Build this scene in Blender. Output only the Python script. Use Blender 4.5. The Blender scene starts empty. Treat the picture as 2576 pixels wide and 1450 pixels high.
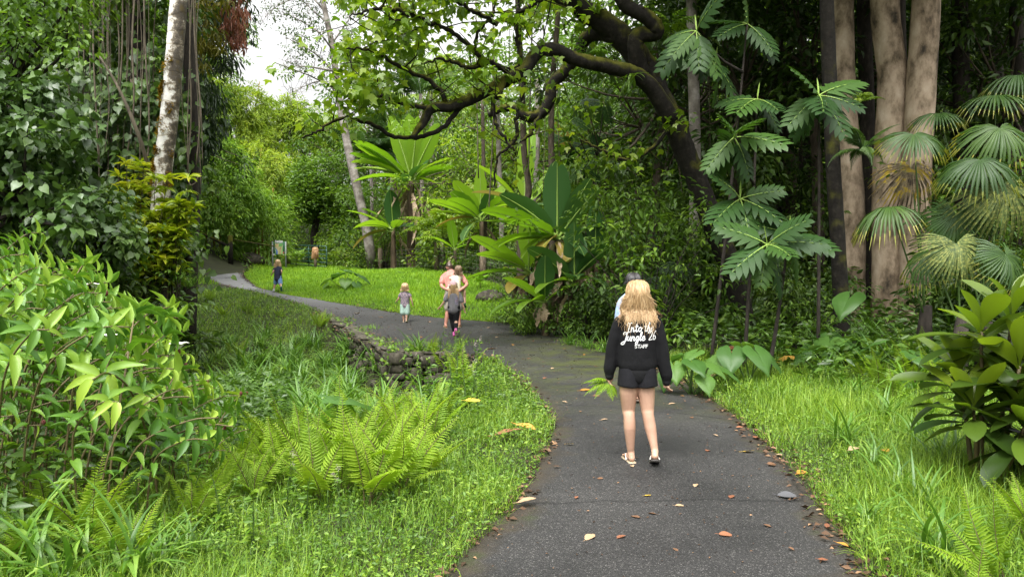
import bpy, math, random
import numpy as np
from mathutils import Vector, Matrix
from mathutils.bvhtree import BVHTree
rng = np.random.default_rng(7)
random.seed(7)
R = math.radians
SC = bpy.context.scene
COL = SC.collection

# ---------------------------------------------------------------- camera
F, CX, CY, HZ = 1850.0, 1288.0, 725.0, 650.0
CAMZ = 1.75
PITCH = math.atan((CY - HZ) / F)
cd = bpy.data.cameras.new('camera')
cd.sensor_width = 36.0
cd.lens = 36.0 * F / 2576.0
cd.clip_start = 0.05
cd.clip_end = 2000
cam = bpy.data.objects.new('camera', cd)
COL.objects.link(cam)
cam.location = (0, 0, CAMZ)
cam.rotation_euler = (math.pi / 2 - PITCH, 0, 0)
SC.camera = cam

# ---------------------------------------------------------------- sky, sun, exposure
SUN_EL, SUN_ROT = R(62), R(200)
world = bpy.data.worlds.new("World")
SC.world = world
world.use_nodes = True
wn, wl = world.node_tree.nodes, world.node_tree.links
wn.clear()
wo = wn.new('ShaderNodeOutputWorld')
bg = wn.new('ShaderNodeBackground')
bg.inputs['Strength'].default_value = 0.12
sky = wn.new('ShaderNodeTexSky')
sky.sky_type = 'NISHITA'
sky.sun_disc = False
sky.sun_elevation = SUN_EL
sky.sun_rotation = SUN_ROT
sky.air_density = 1.0
sky.dust_density = 3.0
hsv = wn.new('ShaderNodeHueSaturation')
hsv.inputs['Saturation'].default_value = 0.02
wl.new(sky.outputs[0], hsv.inputs['Color'])
tc = wn.new('ShaderNodeTexCoord')
sep = wn.new('ShaderNodeSeparateXYZ')
wl.new(tc.outputs['Generated'], sep.inputs[0])
# overcast: brighter towards the zenith
mr = wn.new('ShaderNodeMapRange')
mr.inputs['From Min'].default_value = 0.0
mr.inputs['From Max'].default_value = 1.0
mr.inputs['To Min'].default_value = 0.42
mr.inputs['To Max'].default_value = 5.4
wl.new(sep.outputs['Z'], mr.inputs['Value'])
mp = wn.new('ShaderNodeMapping')
mp.inputs['Scale'].default_value = (1.0, 1.0, 3.0)
wl.new(tc.outputs['Generated'], mp.inputs[0])
nz = wn.new('ShaderNodeTexNoise')
nz.inputs['Scale'].default_value = 3.2
nz.inputs['Detail'].default_value = 6
nz.inputs['Roughness'].default_value = 0.55
wl.new(mp.outputs[0], nz.inputs['Vector'])
mr2 = wn.new('ShaderNodeMapRange')
mr2.inputs['From Min'].default_value = 0.3
mr2.inputs['From Max'].default_value = 0.7
mr2.inputs['To Min'].default_value = 0.80
mr2.inputs['To Max'].default_value = 1.14
wl.new(nz.outputs[0], mr2.inputs['Value'])
mu = wn.new('ShaderNodeMath'); mu.operation = 'MULTIPLY'
wl.new(mr.outputs[0], mu.inputs[0]); wl.new(mr2.outputs[0], mu.inputs[1])
vm = wn.new('ShaderNodeVectorMath'); vm.operation = 'SCALE'
wl.new(hsv.outputs[0], vm.inputs[0]); wl.new(mu.outputs[0], vm.inputs['Scale'])
wl.new(vm.outputs[0], bg.inputs['Color'])
wl.new(bg.outputs[0], wo.inputs['Surface'])

sd = bpy.data.lights.new('sun', 'SUN')
sd.energy = 1.5
sd.angle = R(25)
sd.color = (1.0, 0.96, 0.90)
sun = bpy.data.objects.new('sun', sd)
COL.objects.link(sun)
# direction to the sun, the same as the sky's
sdir = Vector((math.sin(SUN_ROT) * math.cos(SUN_EL), math.cos(SUN_ROT) * math.cos(SUN_EL), math.sin(SUN_EL)))
sun.rotation_euler = sdir.to_track_quat('Z', 'Y').to_euler()
sun.location = (0, 0, 40)

SC.view_settings.view_transform = 'Standard'
SC.view_settings.look = 'None'
SC.view_settings.gamma = 1.0
SC.view_settings.exposure = 0.6
SC.cycles.max_bounces = 9
SC.cycles.diffuse_bounces = 6
SC.cycles.glossy_bounces = 2
SC.cycles.transmission_bounces = 5
SC.cycles.transparent_max_bounces = 4
SC.cycles.sample_clamp_indirect = 6.0
SC.cycles.caustics_reflective = False
SC.cycles.caustics_refractive = False

# ---------------------------------------------------------------- picture <-> place
CP, SP = math.cos(PITCH), math.sin(PITCH)
def ray(px, py):
    a, b = (px - CX) / F, (CY - py) / F
    return np.array((a, CP + b * SP, -SP + b * CP))
def P(px, py, Y):
    d = ray(px, py)
    t = Y / d[1]
    return Vector((d[0] * t, Y, CAMZ + d[2] * t))
def PX(pts):
    return [P(*p) for p in pts]
def smooth(a, b, t):
    t = np.clip((np.asarray(t, float) - a) / (b - a), 0, 1)
    return t * t * (3 - 2 * t)
def prof(y):
    return np.interp(y, [-20, 16.5, 18.5, 26, 36, 46, 60, 90], [0, 0, 0.07, 0.60, 0.97, 1.28, 1.5, 2.2])
def Gp(px, py):
    """ground hit of a pixel ray on the level of the path"""
    d = ray(px, py)
    for Y in np.arange(1.5, 90, 0.02):
        t = Y / d[1]
        if CAMZ + d[2] * t <= prof(Y):
            return Vector((d[0] * t, Y, float(prof(Y))))
    return Vector((d[0] * 90, 90, float(prof(90))))

LEFT_PX = [(1040, 1600), (1120, 1450), (1180, 1380), (1262, 1310), (1322, 1220), (1375, 1130), (1392, 1060), (1350, 1000), (1292, 945),
           (1240, 905), (1120, 887), (1000, 884), (985, 880), (930, 850), (880, 822), (840, 803), (770, 770), (690, 748),
           (600, 727), (545, 712), (505, 694), (470, 684), (380, 678)]
RIGHT_PX = [(2300, 1600), (2190, 1450), (2150, 1385), (2095, 1310), (2040, 1235), (1985, 1165), (1920, 1105), (1850, 1045), (1790, 1005), (1750, 980),
            (1690, 940), (1640, 907), (1580, 880), (1500, 855), (1400, 830), (1290, 812), (1200, 806), (1090, 796), (1000, 785),
            (900, 769), (800, 752), (710, 738), (650, 722), (618, 700), (612, 688), (640, 674), (700, 669)]
LE = [Gp(*p) for p in LEFT_PX]
RE = [Gp(*p) for p in RIGHT_PX]
LEa = np.array([[p.x, p.y] for p in LE]); REa = np.array([[p.x, p.y] for p in RE])
PATH_POLY = np.vstack([LEa, REa[::-1]])
def in_poly(poly, x, y):
    x = np.asarray(x, float); y = np.asarray(y, float)
    ins = np.zeros(x.shape, bool)
    n = len(poly); j = n - 1
    for i in range(n):
        xi, yi = poly[i]; xj, yj = poly[j]
        c = ((yi > y) != (yj > y)) & (x < (xj - xi) * (y - yi) / (yj - yi + 1e-12) + xi)
        ins ^= c; j = i
    return ins
def seg_dist(poly, x, y):
    """distance to an open polyline"""
    x = np.asarray(x, float); y = np.asarray(y, float)
    best = np.full(x.shape, 1e9)
    for (ax, ay), (bx, by) in zip(poly[:-1], poly[1:]):
        dx, dy = bx - ax, by - ay
        t = np.clip(((x - ax) * dx + (y - ay) * dy) / (dx * dx + dy * dy + 1e-12), 0, 1)
        best = np.minimum(best, np.hypot(x - ax - t * dx, y - ay - t * dy))
    return best
LXY = np.maximum.accumulate(LEa[:, 1]) + np.arange(len(LEa)) * 1e-4
RXY = np.maximum.accumulate(REa[:, 1]) + np.arange(len(REa)) * 1e-4
def xl(y): return np.interp(y, LXY, LEa[:, 0])
def xr(y): return np.interp(y, RXY, REa[:, 0])
def gz(x, y):
    x = np.asarray(x, float); y = np.asarray(y, float)
    z = prof(y)
    dl = xl(y) - x
    A = np.interp(y, [3, 6, 9, 11.8, 12.6, 17, 19, 22, 28], [0.02, 0.10, 0.30, 0.62, 0.95, 0.9, 0.55, 0.35, 0.05])
    w = np.interp(y, [3, 9, 11.8, 12.8, 18.3, 19.5, 24], [3.0, 2.6, 1.6, 0.25, 0.25, 1.6, 3.0])
    z = z - np.where(dl > 0, A * smooth(0, 1, np.clip(dl - 0.02, 0, None) / w), 0)
    dr = x - xr(y)
    z = z + np.where((dr > 0) & (y < 34), np.clip(dr * 0.05, 0, 0.35), 0)
    inp = (dl < 0) & (dr < 0)
    bump = 0.03 * np.sin(x * 1.7 + 0.6 * y) * np.cos(y * 1.3 - x)
    z = z + np.where(inp, 0, bump * smooth(0, 0.6, np.maximum(dl, dr)))
    # wooded slopes behind
    z = z + 9 * smooth(60, 110, y) * smooth(-22, -50, x) + 16 * smooth(44, 90, y) * smooth(-2, 18, x)
    z = z + 8 * smooth(13, 30, np.abs(x)) * smooth(16, 40, y)
    return z
def gzf(x, y): return float(gz(np.array([x]), np.array([y]))[0])
def G(px, py):
    """ground hit of a pixel ray on the real terrain"""
    d = ray(px, py)
    Y = np.arange(1.5, 120, 0.02)
    t = Y / d[1]
    k = np.nonzero(CAMZ + d[2] * t <= gz(d[0] * t, Y))[0]
    Yh = Y[k[0]] if len(k) else 120.0
    t = Yh / d[1]
    return Vector((d[0] * t, Yh, gzf(d[0] * t, Yh)))
def B(px, Y):
    """ground point under a pixel column at a depth"""
    x = (px - CX) / F * Y
    return Vector((x, Y, gzf(x, Y)))

# ---------------------------------------------------------------- meshes
class Acc:
    def __init__(s):
        s.v = []; s.f = []; s.t = []; s.n = 0; s.m = []
    def add(s, v, faces, tone=0.5, mat=0):
        """v (n,3); faces list of (m,k) int arrays"""
        v = np.asarray(v, np.float32).reshape(-1, 3)
        t = np.broadcast_to(np.asarray(tone, np.float32), (len(v),))
        s.v.append(v); s.t.append(t)
        for f in faces:
            f = np.asarray(f, np.int32)
            if len(f):
                s.f.append(f + s.n); s.m.append(np.full(len(f), mat, np.int32))
        s.n += len(v)
    def mesh(s, name, smooth_shade=False):
        me = bpy.data.meshes.new(name)
        if not s.n: return me
        v = np.concatenate(s.v); t = np.concatenate(s.t)
        tot = np.concatenate([np.full(len(f), f.shape[1], np.int32) for f in s.f])
        loops = np.concatenate([f.ravel() for f in s.f])
        start = np.concatenate([[0], np.cumsum(tot)[:-1]]).astype(np.int32)
        me.vertices.add(len(v)); me.vertices.foreach_set('co', v.ravel())
        me.loops.add(len(loops)); me.loops.foreach_set('vertex_index', loops)
        me.polygons.add(len(tot)); me.polygons.foreach_set('loop_start', start); me.polygons.foreach_set('loop_total', tot)
        me.polygons.foreach_set('material_index', np.concatenate(s.m))
        if smooth_shade: me.polygons.foreach_set('use_smooth', np.ones(len(tot), bool))
        at = me.attributes.new('tone', 'FLOAT', 'POINT'); at.data.foreach_set('value', t)
        me.update(calc_edges=True)
        return me
def link(name, me, mats, parent=None, loc=None):
    for m in (mats if isinstance(mats, (list, tuple)) else [mats]): me.materials.append(m)
    o = bpy.data.objects.new(name, me); COL.objects.link(o)
    if parent is not None: o.parent = parent
    if loc is not None: o.location = loc
    return o
def obj(name, acc, mats, parent=None, loc=None, sm=False):
    return link(name, acc.mesh(name, sm), mats, parent, loc)
def tag(o, label=None, cat=None, group=None, kind=None):
    if label: o['label'] = label
    if cat: o['category'] = cat
    if group: o['group'] = group
    if kind: o['kind'] = kind
    return o
def thing(name, label, cat, loc=(0, 0, 0), rotz=0.0, group=None, sc=1.0):
    o = bpy.data.objects.new(name, None); COL.objects.link(o)
    o.empty_display_size = 0.1
    o.location = loc; o.rotation_euler = (0, 0, rotz); o.scale = (sc, sc, sc)
    return tag(o, label, cat, group)
def dup(root, loc, rotz=0.0, sc=1.0, label=None, group=None, tilt=(0, 0)):
    r = root.copy(); COL.objects.link(r)
    r.location = loc; r.rotation_euler = (tilt[0], tilt[1], rotz); r.scale = (sc, sc, sc) if not isinstance(sc, tuple) else sc
    if label: r['label'] = label
    if group: r['group'] = group
    for ch in list(root.children):
        c = ch.copy(); COL.objects.link(c); c.parent = r
        for g in list(ch.children):
            d = g.copy(); COL.objects.link(d); d.parent = c
    return r

def nrm(v):
    return v / (np.linalg.norm(v, axis=-1, keepdims=True) + 1e-9)
def T(verts, faces):
    fs = {}
    for f in faces: fs.setdefault(len(f), []).append(f)
    return (np.array(verts, np.float32), [np.array(x, np.int32) for x in fs.values()])
def outline_leaf(ts, ws, fold=0.12, droop=0.15):
    """leaf with a folded midrib: ts positions along, ws half widths"""
    v, f = [], []
    n = len(ts)
    for t, w in zip(ts, ws):
        z = -droop * t * t
        v += [(t, w, z + fold * w), (t, 0, z), (t, -w, z + fold * w)]
    for i in range(n - 1):
        a, b = 3 * i, 3 * i + 3
        f += [(a, a + 1, b + 1, b), (a + 1, a + 2, b + 2, b + 1)]
    return T(v, f)
L_LO = T([(0, 0, 0), (.42, .5, .10), (1, 0, -.12), (.42, -.5, .10)], [(0, 1, 2), (0, 2, 3)])
L_MD = outline_leaf([0, .18, .45, .75, 1], [0.02, .33, .5, .3, 0.0], .25, .2)
L_LANCE = outline_leaf([0, .2, .5, .8, 1], [.03, .36, .5, .26, 0.0], .3, .35)
L_HEART = T([(0, 0, 0), (-.12, .28, .05), (.12, .52, .07), (.45, .46, .03), (.75, .2, -.06), (1, 0, -.2), (.75, -.2, -.06), (.45, -.46, .03), (.12, -.52, .07), (-.12, -.28, .05), (.5, 0, -.03)],
            [(0, 10, 2, 1), (10, 4, 3, 2), (10, 5, 4), (10, 6, 5), (10, 8, 7, 6), (0, 9, 8, 10)])
L_NUT = T([(0, 0, 0), (.1, .4, .05), (.45, .62, -.03), (.48, .27, 0), (1, 0, -.2), (.48, -.27, 0), (.45, -.62, -.03), (.1, -.4, .05)],
          [(0, 3, 2, 1), (0, 4, 3), (0, 5, 4), (0, 7, 6, 5)])
def leaves(acc, tm, pos, fwd, up, L, W, tone, mat=0):
    pos = np.asarray(pos, np.float32); N = len(pos)
    if N == 0: return
    tv, tf = tm
    f = nrm(np.asarray(fwd, np.float32)); u = np.asarray(up, np.float32)
    s = nrm(np.cross(u, f)); u = np.cross(f, s)
    L = np.broadcast_to(np.asarray(L, np.float32), (N,)); W = np.broadcast_to(np.asarray(W, np.float32), (N,))
    v = pos[:, None, :] + f[:, None, :] * (tv[None, :, 0, None] * L[:, None, None]) \
        + s[:, None, :] * (tv[None, :, 1, None] * W[:, None, None]) + u[:, None, :] * (tv[None, :, 2, None] * L[:, None, None])
    k = len(tv)
    off = (np.arange(N) * k)[:, None, None]
    fs = [(ff[None] + off).reshape(-1, ff.shape[1]) for ff in tf]
    tone = np.repeat(np.broadcast_to(np.asarray(tone, np.float32), (N,)), k)
    acc.add(v.reshape(-1, 3), fs, tone, mat)
PR = {'blade': lambda t: np.clip(1 - t, 0, 1) ** .6 * np.clip(.55 + 2 * t, 0, 1),
      'strap': lambda t: np.clip(1 - t ** 3, 0, 1) ** .8 * np.clip(.35 + 2.2 * t, 0, 1),
      'paddle': lambda t: np.sin(np.pi * np.clip(t, 0, 1) ** 0.85) ** .65 * .98 + .02,
      'cordy': lambda t: np.where(t < .25, .12 + .3 * t, .12 + .88 * np.sin(np.pi * np.clip((t - .12) / .88, 0, 1)) ** .8),
      'cordy': lambda t: np.where(t < .2, .10 + .35 * t, .17 + .83 * np.sin(np.pi * np.clip((t - .12) / .88, 0, 1) ** 1.35) ** .75) * np.where(t > .985, .1, 1),
      'banana': lambda t: np.where(t < .16, .05, np.clip(np.sin(np.pi * np.clip((t - .14) / .86, 0, 1) ** .9), 0, 1) ** .5),
      'ellip': lambda t: np.clip(np.sin(np.pi * np.clip(t, 0, 1) ** .9), 0, 1) ** .8}
def ribbons(acc, base, az, th, bend, L, w, K=4, pr='blade', tone=.5, fold=0.0, roll=None, rag=0.0, mat=0, azb=None):
    """strap leaves that start at angle th from the vertical and bend over by bend"""
    base = np.asarray(base, np.float32).reshape(-1, 3); N = len(base)
    if N == 0: return
    B_ = lambda a: np.broadcast_to(np.asarray(a, np.float64), (N,))
    az, th, bend, L, w = map(B_, (az, th, bend, L, w))
    azb = B_(0.0 if azb is None else azb)
    roll = B_(0.0 if roll is None else roll)
    t = np.linspace(0, 1, K + 1)
    tk = (np.arange(K) + .5) / K
    thk = th[:, None] + bend[:, None] * tk[None]
    azk = az[:, None] + azb[:, None] * tk[None]
    seg = np.stack([np.sin(thk) * np.cos(azk), np.sin(thk) * np.sin(azk), np.cos(thk)], -1) * (L / K)[:, None, None]
    pts = np.concatenate([np.zeros((N, 1, 3)), np.cumsum(seg, 1)], 1) + base[:, None, :]
    tht = th[:, None] + bend[:, None] * t[None]
    d = np.stack([np.sin(tht) * np.cos(az)[:, None], np.sin(tht) * np.sin(az)[:, None], np.cos(tht)], -1)
    s = np.stack([-np.sin(az), np.cos(az), np.zeros(N)], -1)[:, None, :] * np.ones((1, K + 1, 1))
    n = np.cross(d, s)
    cr, sr = np.cos(roll)[:, None, None], np.sin(roll)[:, None, None]
    s2 = s * cr + n * sr; n2 = n * cr - s * sr
    hw = PR[pr](t)[None, :] * w[:, None] / 2
    if rag:
        hwl = hw * (1 + rag * rng.uniform(-1, .3, hw.shape)); hwr = hw * (1 + rag * rng.uniform(-1, .3, hw.shape))
    else: hwl = hwr = hw
    if fold:
        rows = np.stack([pts + s2 * hwl[..., None] + n2 * (fold * hwl)[..., None], pts, pts - s2 * hwr[..., None] + n2 * (fold * hwr)[..., None]], 2)
        k = 3
        base_f = [(a, a + 1, a + 4, a + 3) for i in range(K) for a in (3 * i, 3 * i + 1)]
    else:
        rows = np.stack([pts + s2 * hwl[..., None], pts - s2 * hwr[..., None]], 2)
        k = 2
        base_f = [(2 * i, 2 * i + 1, 2 * i + 3, 2 * i + 2) for i in range(K)]
    bf = np.array(base_f, np.int32)
    nv = (K + 1) * k
    fs = (bf[None] + (np.arange(N) * nv)[:, None, None]).reshape(-1, 4)
    acc.add(rows.reshape(-1, 3), [fs], np.repeat(B_(tone), nv), mat)
    return pts
def curve_pts(pts, n):
    """Catmull-Rom resample"""
    p = np.array([list(q) for q in pts], float)
    if len(p) < 3:
        t = np.linspace(0, 1, n)[:, None]
        return p[0] * (1 - t) + p[-1] * t
    e = np.vstack([2 * p[0] - p[1], p, 2 * p[-1] - p[-2]])
    out = []
    for u in np.linspace(0, len(p) - 1 - 1e-6, n):
        i = int(u); t = u - i
        a, b, c, d = e[i], e[i + 1], e[i + 2], e[i + 3]
        out.append(.5 * (2 * b + (c - a) * t + (2 * a - 5 * b + 4 * c - d) * t * t + (3 * b - a - 3 * c + d) * t ** 3))
    return np.array(out)
def tube(acc, pts, rad, n=8, tone=.5, mat=0, cap=True, wob=0.0):
    p = np.asarray(pts, float); m = len(p)
    r = np.interp(np.linspace(0, 1, m), np.linspace(0, 1, len(np.atleast_1d(rad))), np.atleast_1d(rad)) if np.ndim(rad) else np.full(m, rad)
    d = nrm(np.gradient(p, axis=0))
    ref = np.array((1., 0, 0)) if abs(d[0][0]) < .8 else np.array((0, 1., 0))
    u = ref - d[0] * ref.dot(d[0]); u /= np.linalg.norm(u)
    V = []
    a = np.linspace(0, 2 * np.pi, n, endpoint=False)
    for i in range(m):
        u = u - d[i] * u.dot(d[i]); u /= np.linalg.norm(u) + 1e-9
        w = np.cross(d[i], u)
        rr = r[i] * (1 + (wob * rng.uniform(-1, 1, n) if wob else 0))
        V.append(p[i] + np.outer(np.cos(a) * rr, u) + np.outer(np.sin(a) * rr, w))
    V = np.concatenate(V)
    i = np.arange(m - 1)[:, None] * n; j = np.arange(n)[None]; j2 = (j + 1) % n
    f = np.stack([i + j, i + j2, i + n + j2, i + n + j], -1).reshape(-1, 4)
    fs = [f]
    if cap: fs.append(np.array([list(range(n))[::-1], [(m - 1) * n + q for q in range(n)]]))
    acc.add(V, fs, tone, mat)
def box(acc, c, s, rot=None, tone=.5, mat=0, bev=0.0):
    x, y, z = [q / 2 for q in s]
    b = bev
    if b <= 0:
        v = np.array([(i * x, j * y, k * z) for i in (-1, 1) for j in (-1, 1) for k in (-1, 1)])
        f = [(0, 1, 3, 2), (4, 6, 7, 5), (0, 4, 5, 1), (2, 3, 7, 6), (0, 2, 6, 4), (1, 5, 7, 3)]
        fs = [np.array(f)]
    else:
        v = []; 
        for k, e in ((-z, b), (-z + b, 0), (z - b, 0), (z, b)):
            for (i, j) in ((-1, -1), (1, -1), (1, 1), (-1, 1)):
                v.append((i * (x - e), j * (y - e), k))
        f = [(0, 3, 2, 1), (12, 13, 14, 15)]
        for r_ in range(3):
            for q in range(4):
                f.append((4 * r_ + q, 4 * r_ + (q + 1) % 4, 4 * r_ + 4 + (q + 1) % 4, 4 * r_ + 4 + q))
        v = np.array(v); fs = [np.array(f)]
    if rot is not None: v = v @ np.array(rot.to_3x3() if hasattr(rot, 'to_3x3') else rot).T
    acc.add(v + np.array(list(c)), fs, tone, mat)
def randdir(n, zlo=-1, zhi=1):
    z = rng.uniform(zlo, zhi, n); a = rng.uniform(0, 2 * np.pi, n); q = np.sqrt(1 - z * z)
    return np.stack([q * np.cos(a), q * np.sin(a), z], -1)

# ---------------------------------------------------------------- materials
def mat(name):
    m = bpy.data.materials.new(name); m.use_nodes = True
    return m, m.node_tree.nodes, m.node_tree.links, m.node_tree.nodes['Principled BSDF']
def ramp(n, pts):
    r = n.new('ShaderNodeValToRGB')
    e = r.color_ramp.elements
    while len(e) < len(pts): e.new(0.5)
    for q, (p, c) in zip(e, pts): q.position = p; q.color = (*c, 1)
    return r
def leafmat(name, dark, mid, light, rough=.42, trans=.35, spec=.5, tcol=1.0, rnd=.25, green=True):
    m, n, l, b = mat(name)
    at = n.new('ShaderNodeAttribute'); at.attribute_name = 'tone'
    oi = n.new('ShaderNodeObjectInfo')
    ma = n.new('ShaderNodeMath'); ma.operation = 'MULTIPLY_ADD'
    l.new(oi.outputs['Random'], ma.inputs[0]); ma.inputs[1].default_value = rnd; l.new(at.outputs['Fac'], ma.inputs[2])
    sb = n.new('ShaderNodeMath'); sb.operation = 'SUBTRACT'; l.new(ma.outputs[0], sb.inputs[0]); sb.inputs[1].default_value = rnd / 2
    warm = lambda c: (c[0] * 1.25, c[1] * 1.03, c[2] * .78) if green else c
    r = ramp(n, [(0.0, warm(dark)), (0.5, warm(mid)), (1.0, warm(light))])
    l.new(sb.outputs[0], r.inputs[0])
    b.inputs['Roughness'].default_value = rough
    b.inputs['Specular IOR Level'].default_value = spec
    l.new(r.outputs[0], b.inputs['Base Color'])
    tr = n.new('ShaderNodeBsdfTranslucent')
    mx = n.new('ShaderNodeMix'); mx.data_type = 'RGBA'; mx.blend_type = 'MULTIPLY'; mx.inputs['Factor'].default_value = 1
    l.new(r.outputs[0], mx.inputs[6]); mx.inputs[7].default_value = ((1.25 * tcol, 1.3 * tcol, .55 * tcol, 1) if green else (tcol, tcol, tcol, 1))
    l.new(mx.outputs[2], tr.inputs[0])
    ms = n.new('ShaderNodeMixShader'); ms.inputs[0].default_value = trans
    l.new(b.outputs[0], ms.inputs[1]); l.new(tr.outputs[0], ms.inputs[2])
    l.new(ms.outputs[0], n['Material Output'].inputs[0])
    return m
def noisemat(name, pts, scale=8, detail=6, rough=.85, bump=.3, stretch=(1, 1, 1), spec=.3, coords='Object', dist=.02):
    m, n, l, b = mat(name)
    t = n.new('ShaderNodeTexCoord'); mp = n.new('ShaderNodeMapping'); mp.inputs['Scale'].default_value = stretch
    l.new(t.outputs[coords], mp.inputs[0])
    z = n.new('ShaderNodeTexNoise'); z.inputs['Scale'].default_value = scale; z.inputs['Detail'].default_value = detail; z.inputs['Roughness'].default_value = .65
    l.new(mp.outputs[0], z.inputs['Vector'])
    r = ramp(n, pts); l.new(z.outputs[0], r.inputs[0]); l.new(r.outputs[0], b.inputs['Base Color'])
    b.inputs['Roughness'].default_value = rough; b.inputs['Specular IOR Level'].default_value = spec
    if bump:
        bp = n.new('ShaderNodeBump'); bp.inputs['Strength'].default_value = bump; bp.inputs['Distance'].default_value = dist
        l.new(z.outputs[0], bp.inputs['Height']); l.new(bp.outputs[0], b.inputs['Normal'])
    return m
def flat(name, c, rough=.7, spec=.4, var=.12, scale=30):
    d = tuple(q * (1 - var) for q in c); e = tuple(q * (1 + var) for q in c)
    return noisemat(name, [(.3, d), (.7, e)], scale, 4, rough, .1, spec=spec)
# ================================================================ the setting
def terrain():
    xs = np.unique(np.concatenate([np.linspace(-14, 12, 131), np.linspace(-40, -14, 27), np.linspace(12, 40, 29), [-220, -150, -100, -70, -55, 55, 70, 100, 150, 220]]))
    ys = np.unique(np.concatenate([np.linspace(-4, 30, 171), np.linspace(30, 60, 41), np.linspace(60, 110, 21), [-80, -40, -15, 140, 180, 240, 300]]))
    X, Y = np.meshgrid(xs, ys)
    Z = gz(X, Y)
    ins = in_poly(PATH_POLY, X, Y)
    d = np.minimum(seg_dist(LEa, X, Y), seg_dist(REa, X, Y))
    Z = Z - np.where(ins, .07 * smooth(0, .3, d), 0)
    nx, ny = len(xs), len(ys)
    i = np.arange(ny - 1)[:, None] * nx; j = np.arange(nx - 1)[None]
    f = np.stack([i + j, i + j + 1, i + j + nx + 1, i + j + nx], -1).reshape(-1, 4)
    a = Acc(); a.add(np.stack([X, Y, Z], -1).reshape(-1, 3), [f])
    m = noisemat('forest_soil', [(.25, (.012, .012, .006)), (.5, (.026, .028, .010)), (.7, (.035, .050, .012)), (.85, (.05, .042, .022))], 3, 10, .95, .5, coords='Generated', stretch=(220, 220, 20))
    return tag(obj('ground', a, m, sm=True), kind='structure')
terrain()

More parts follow.
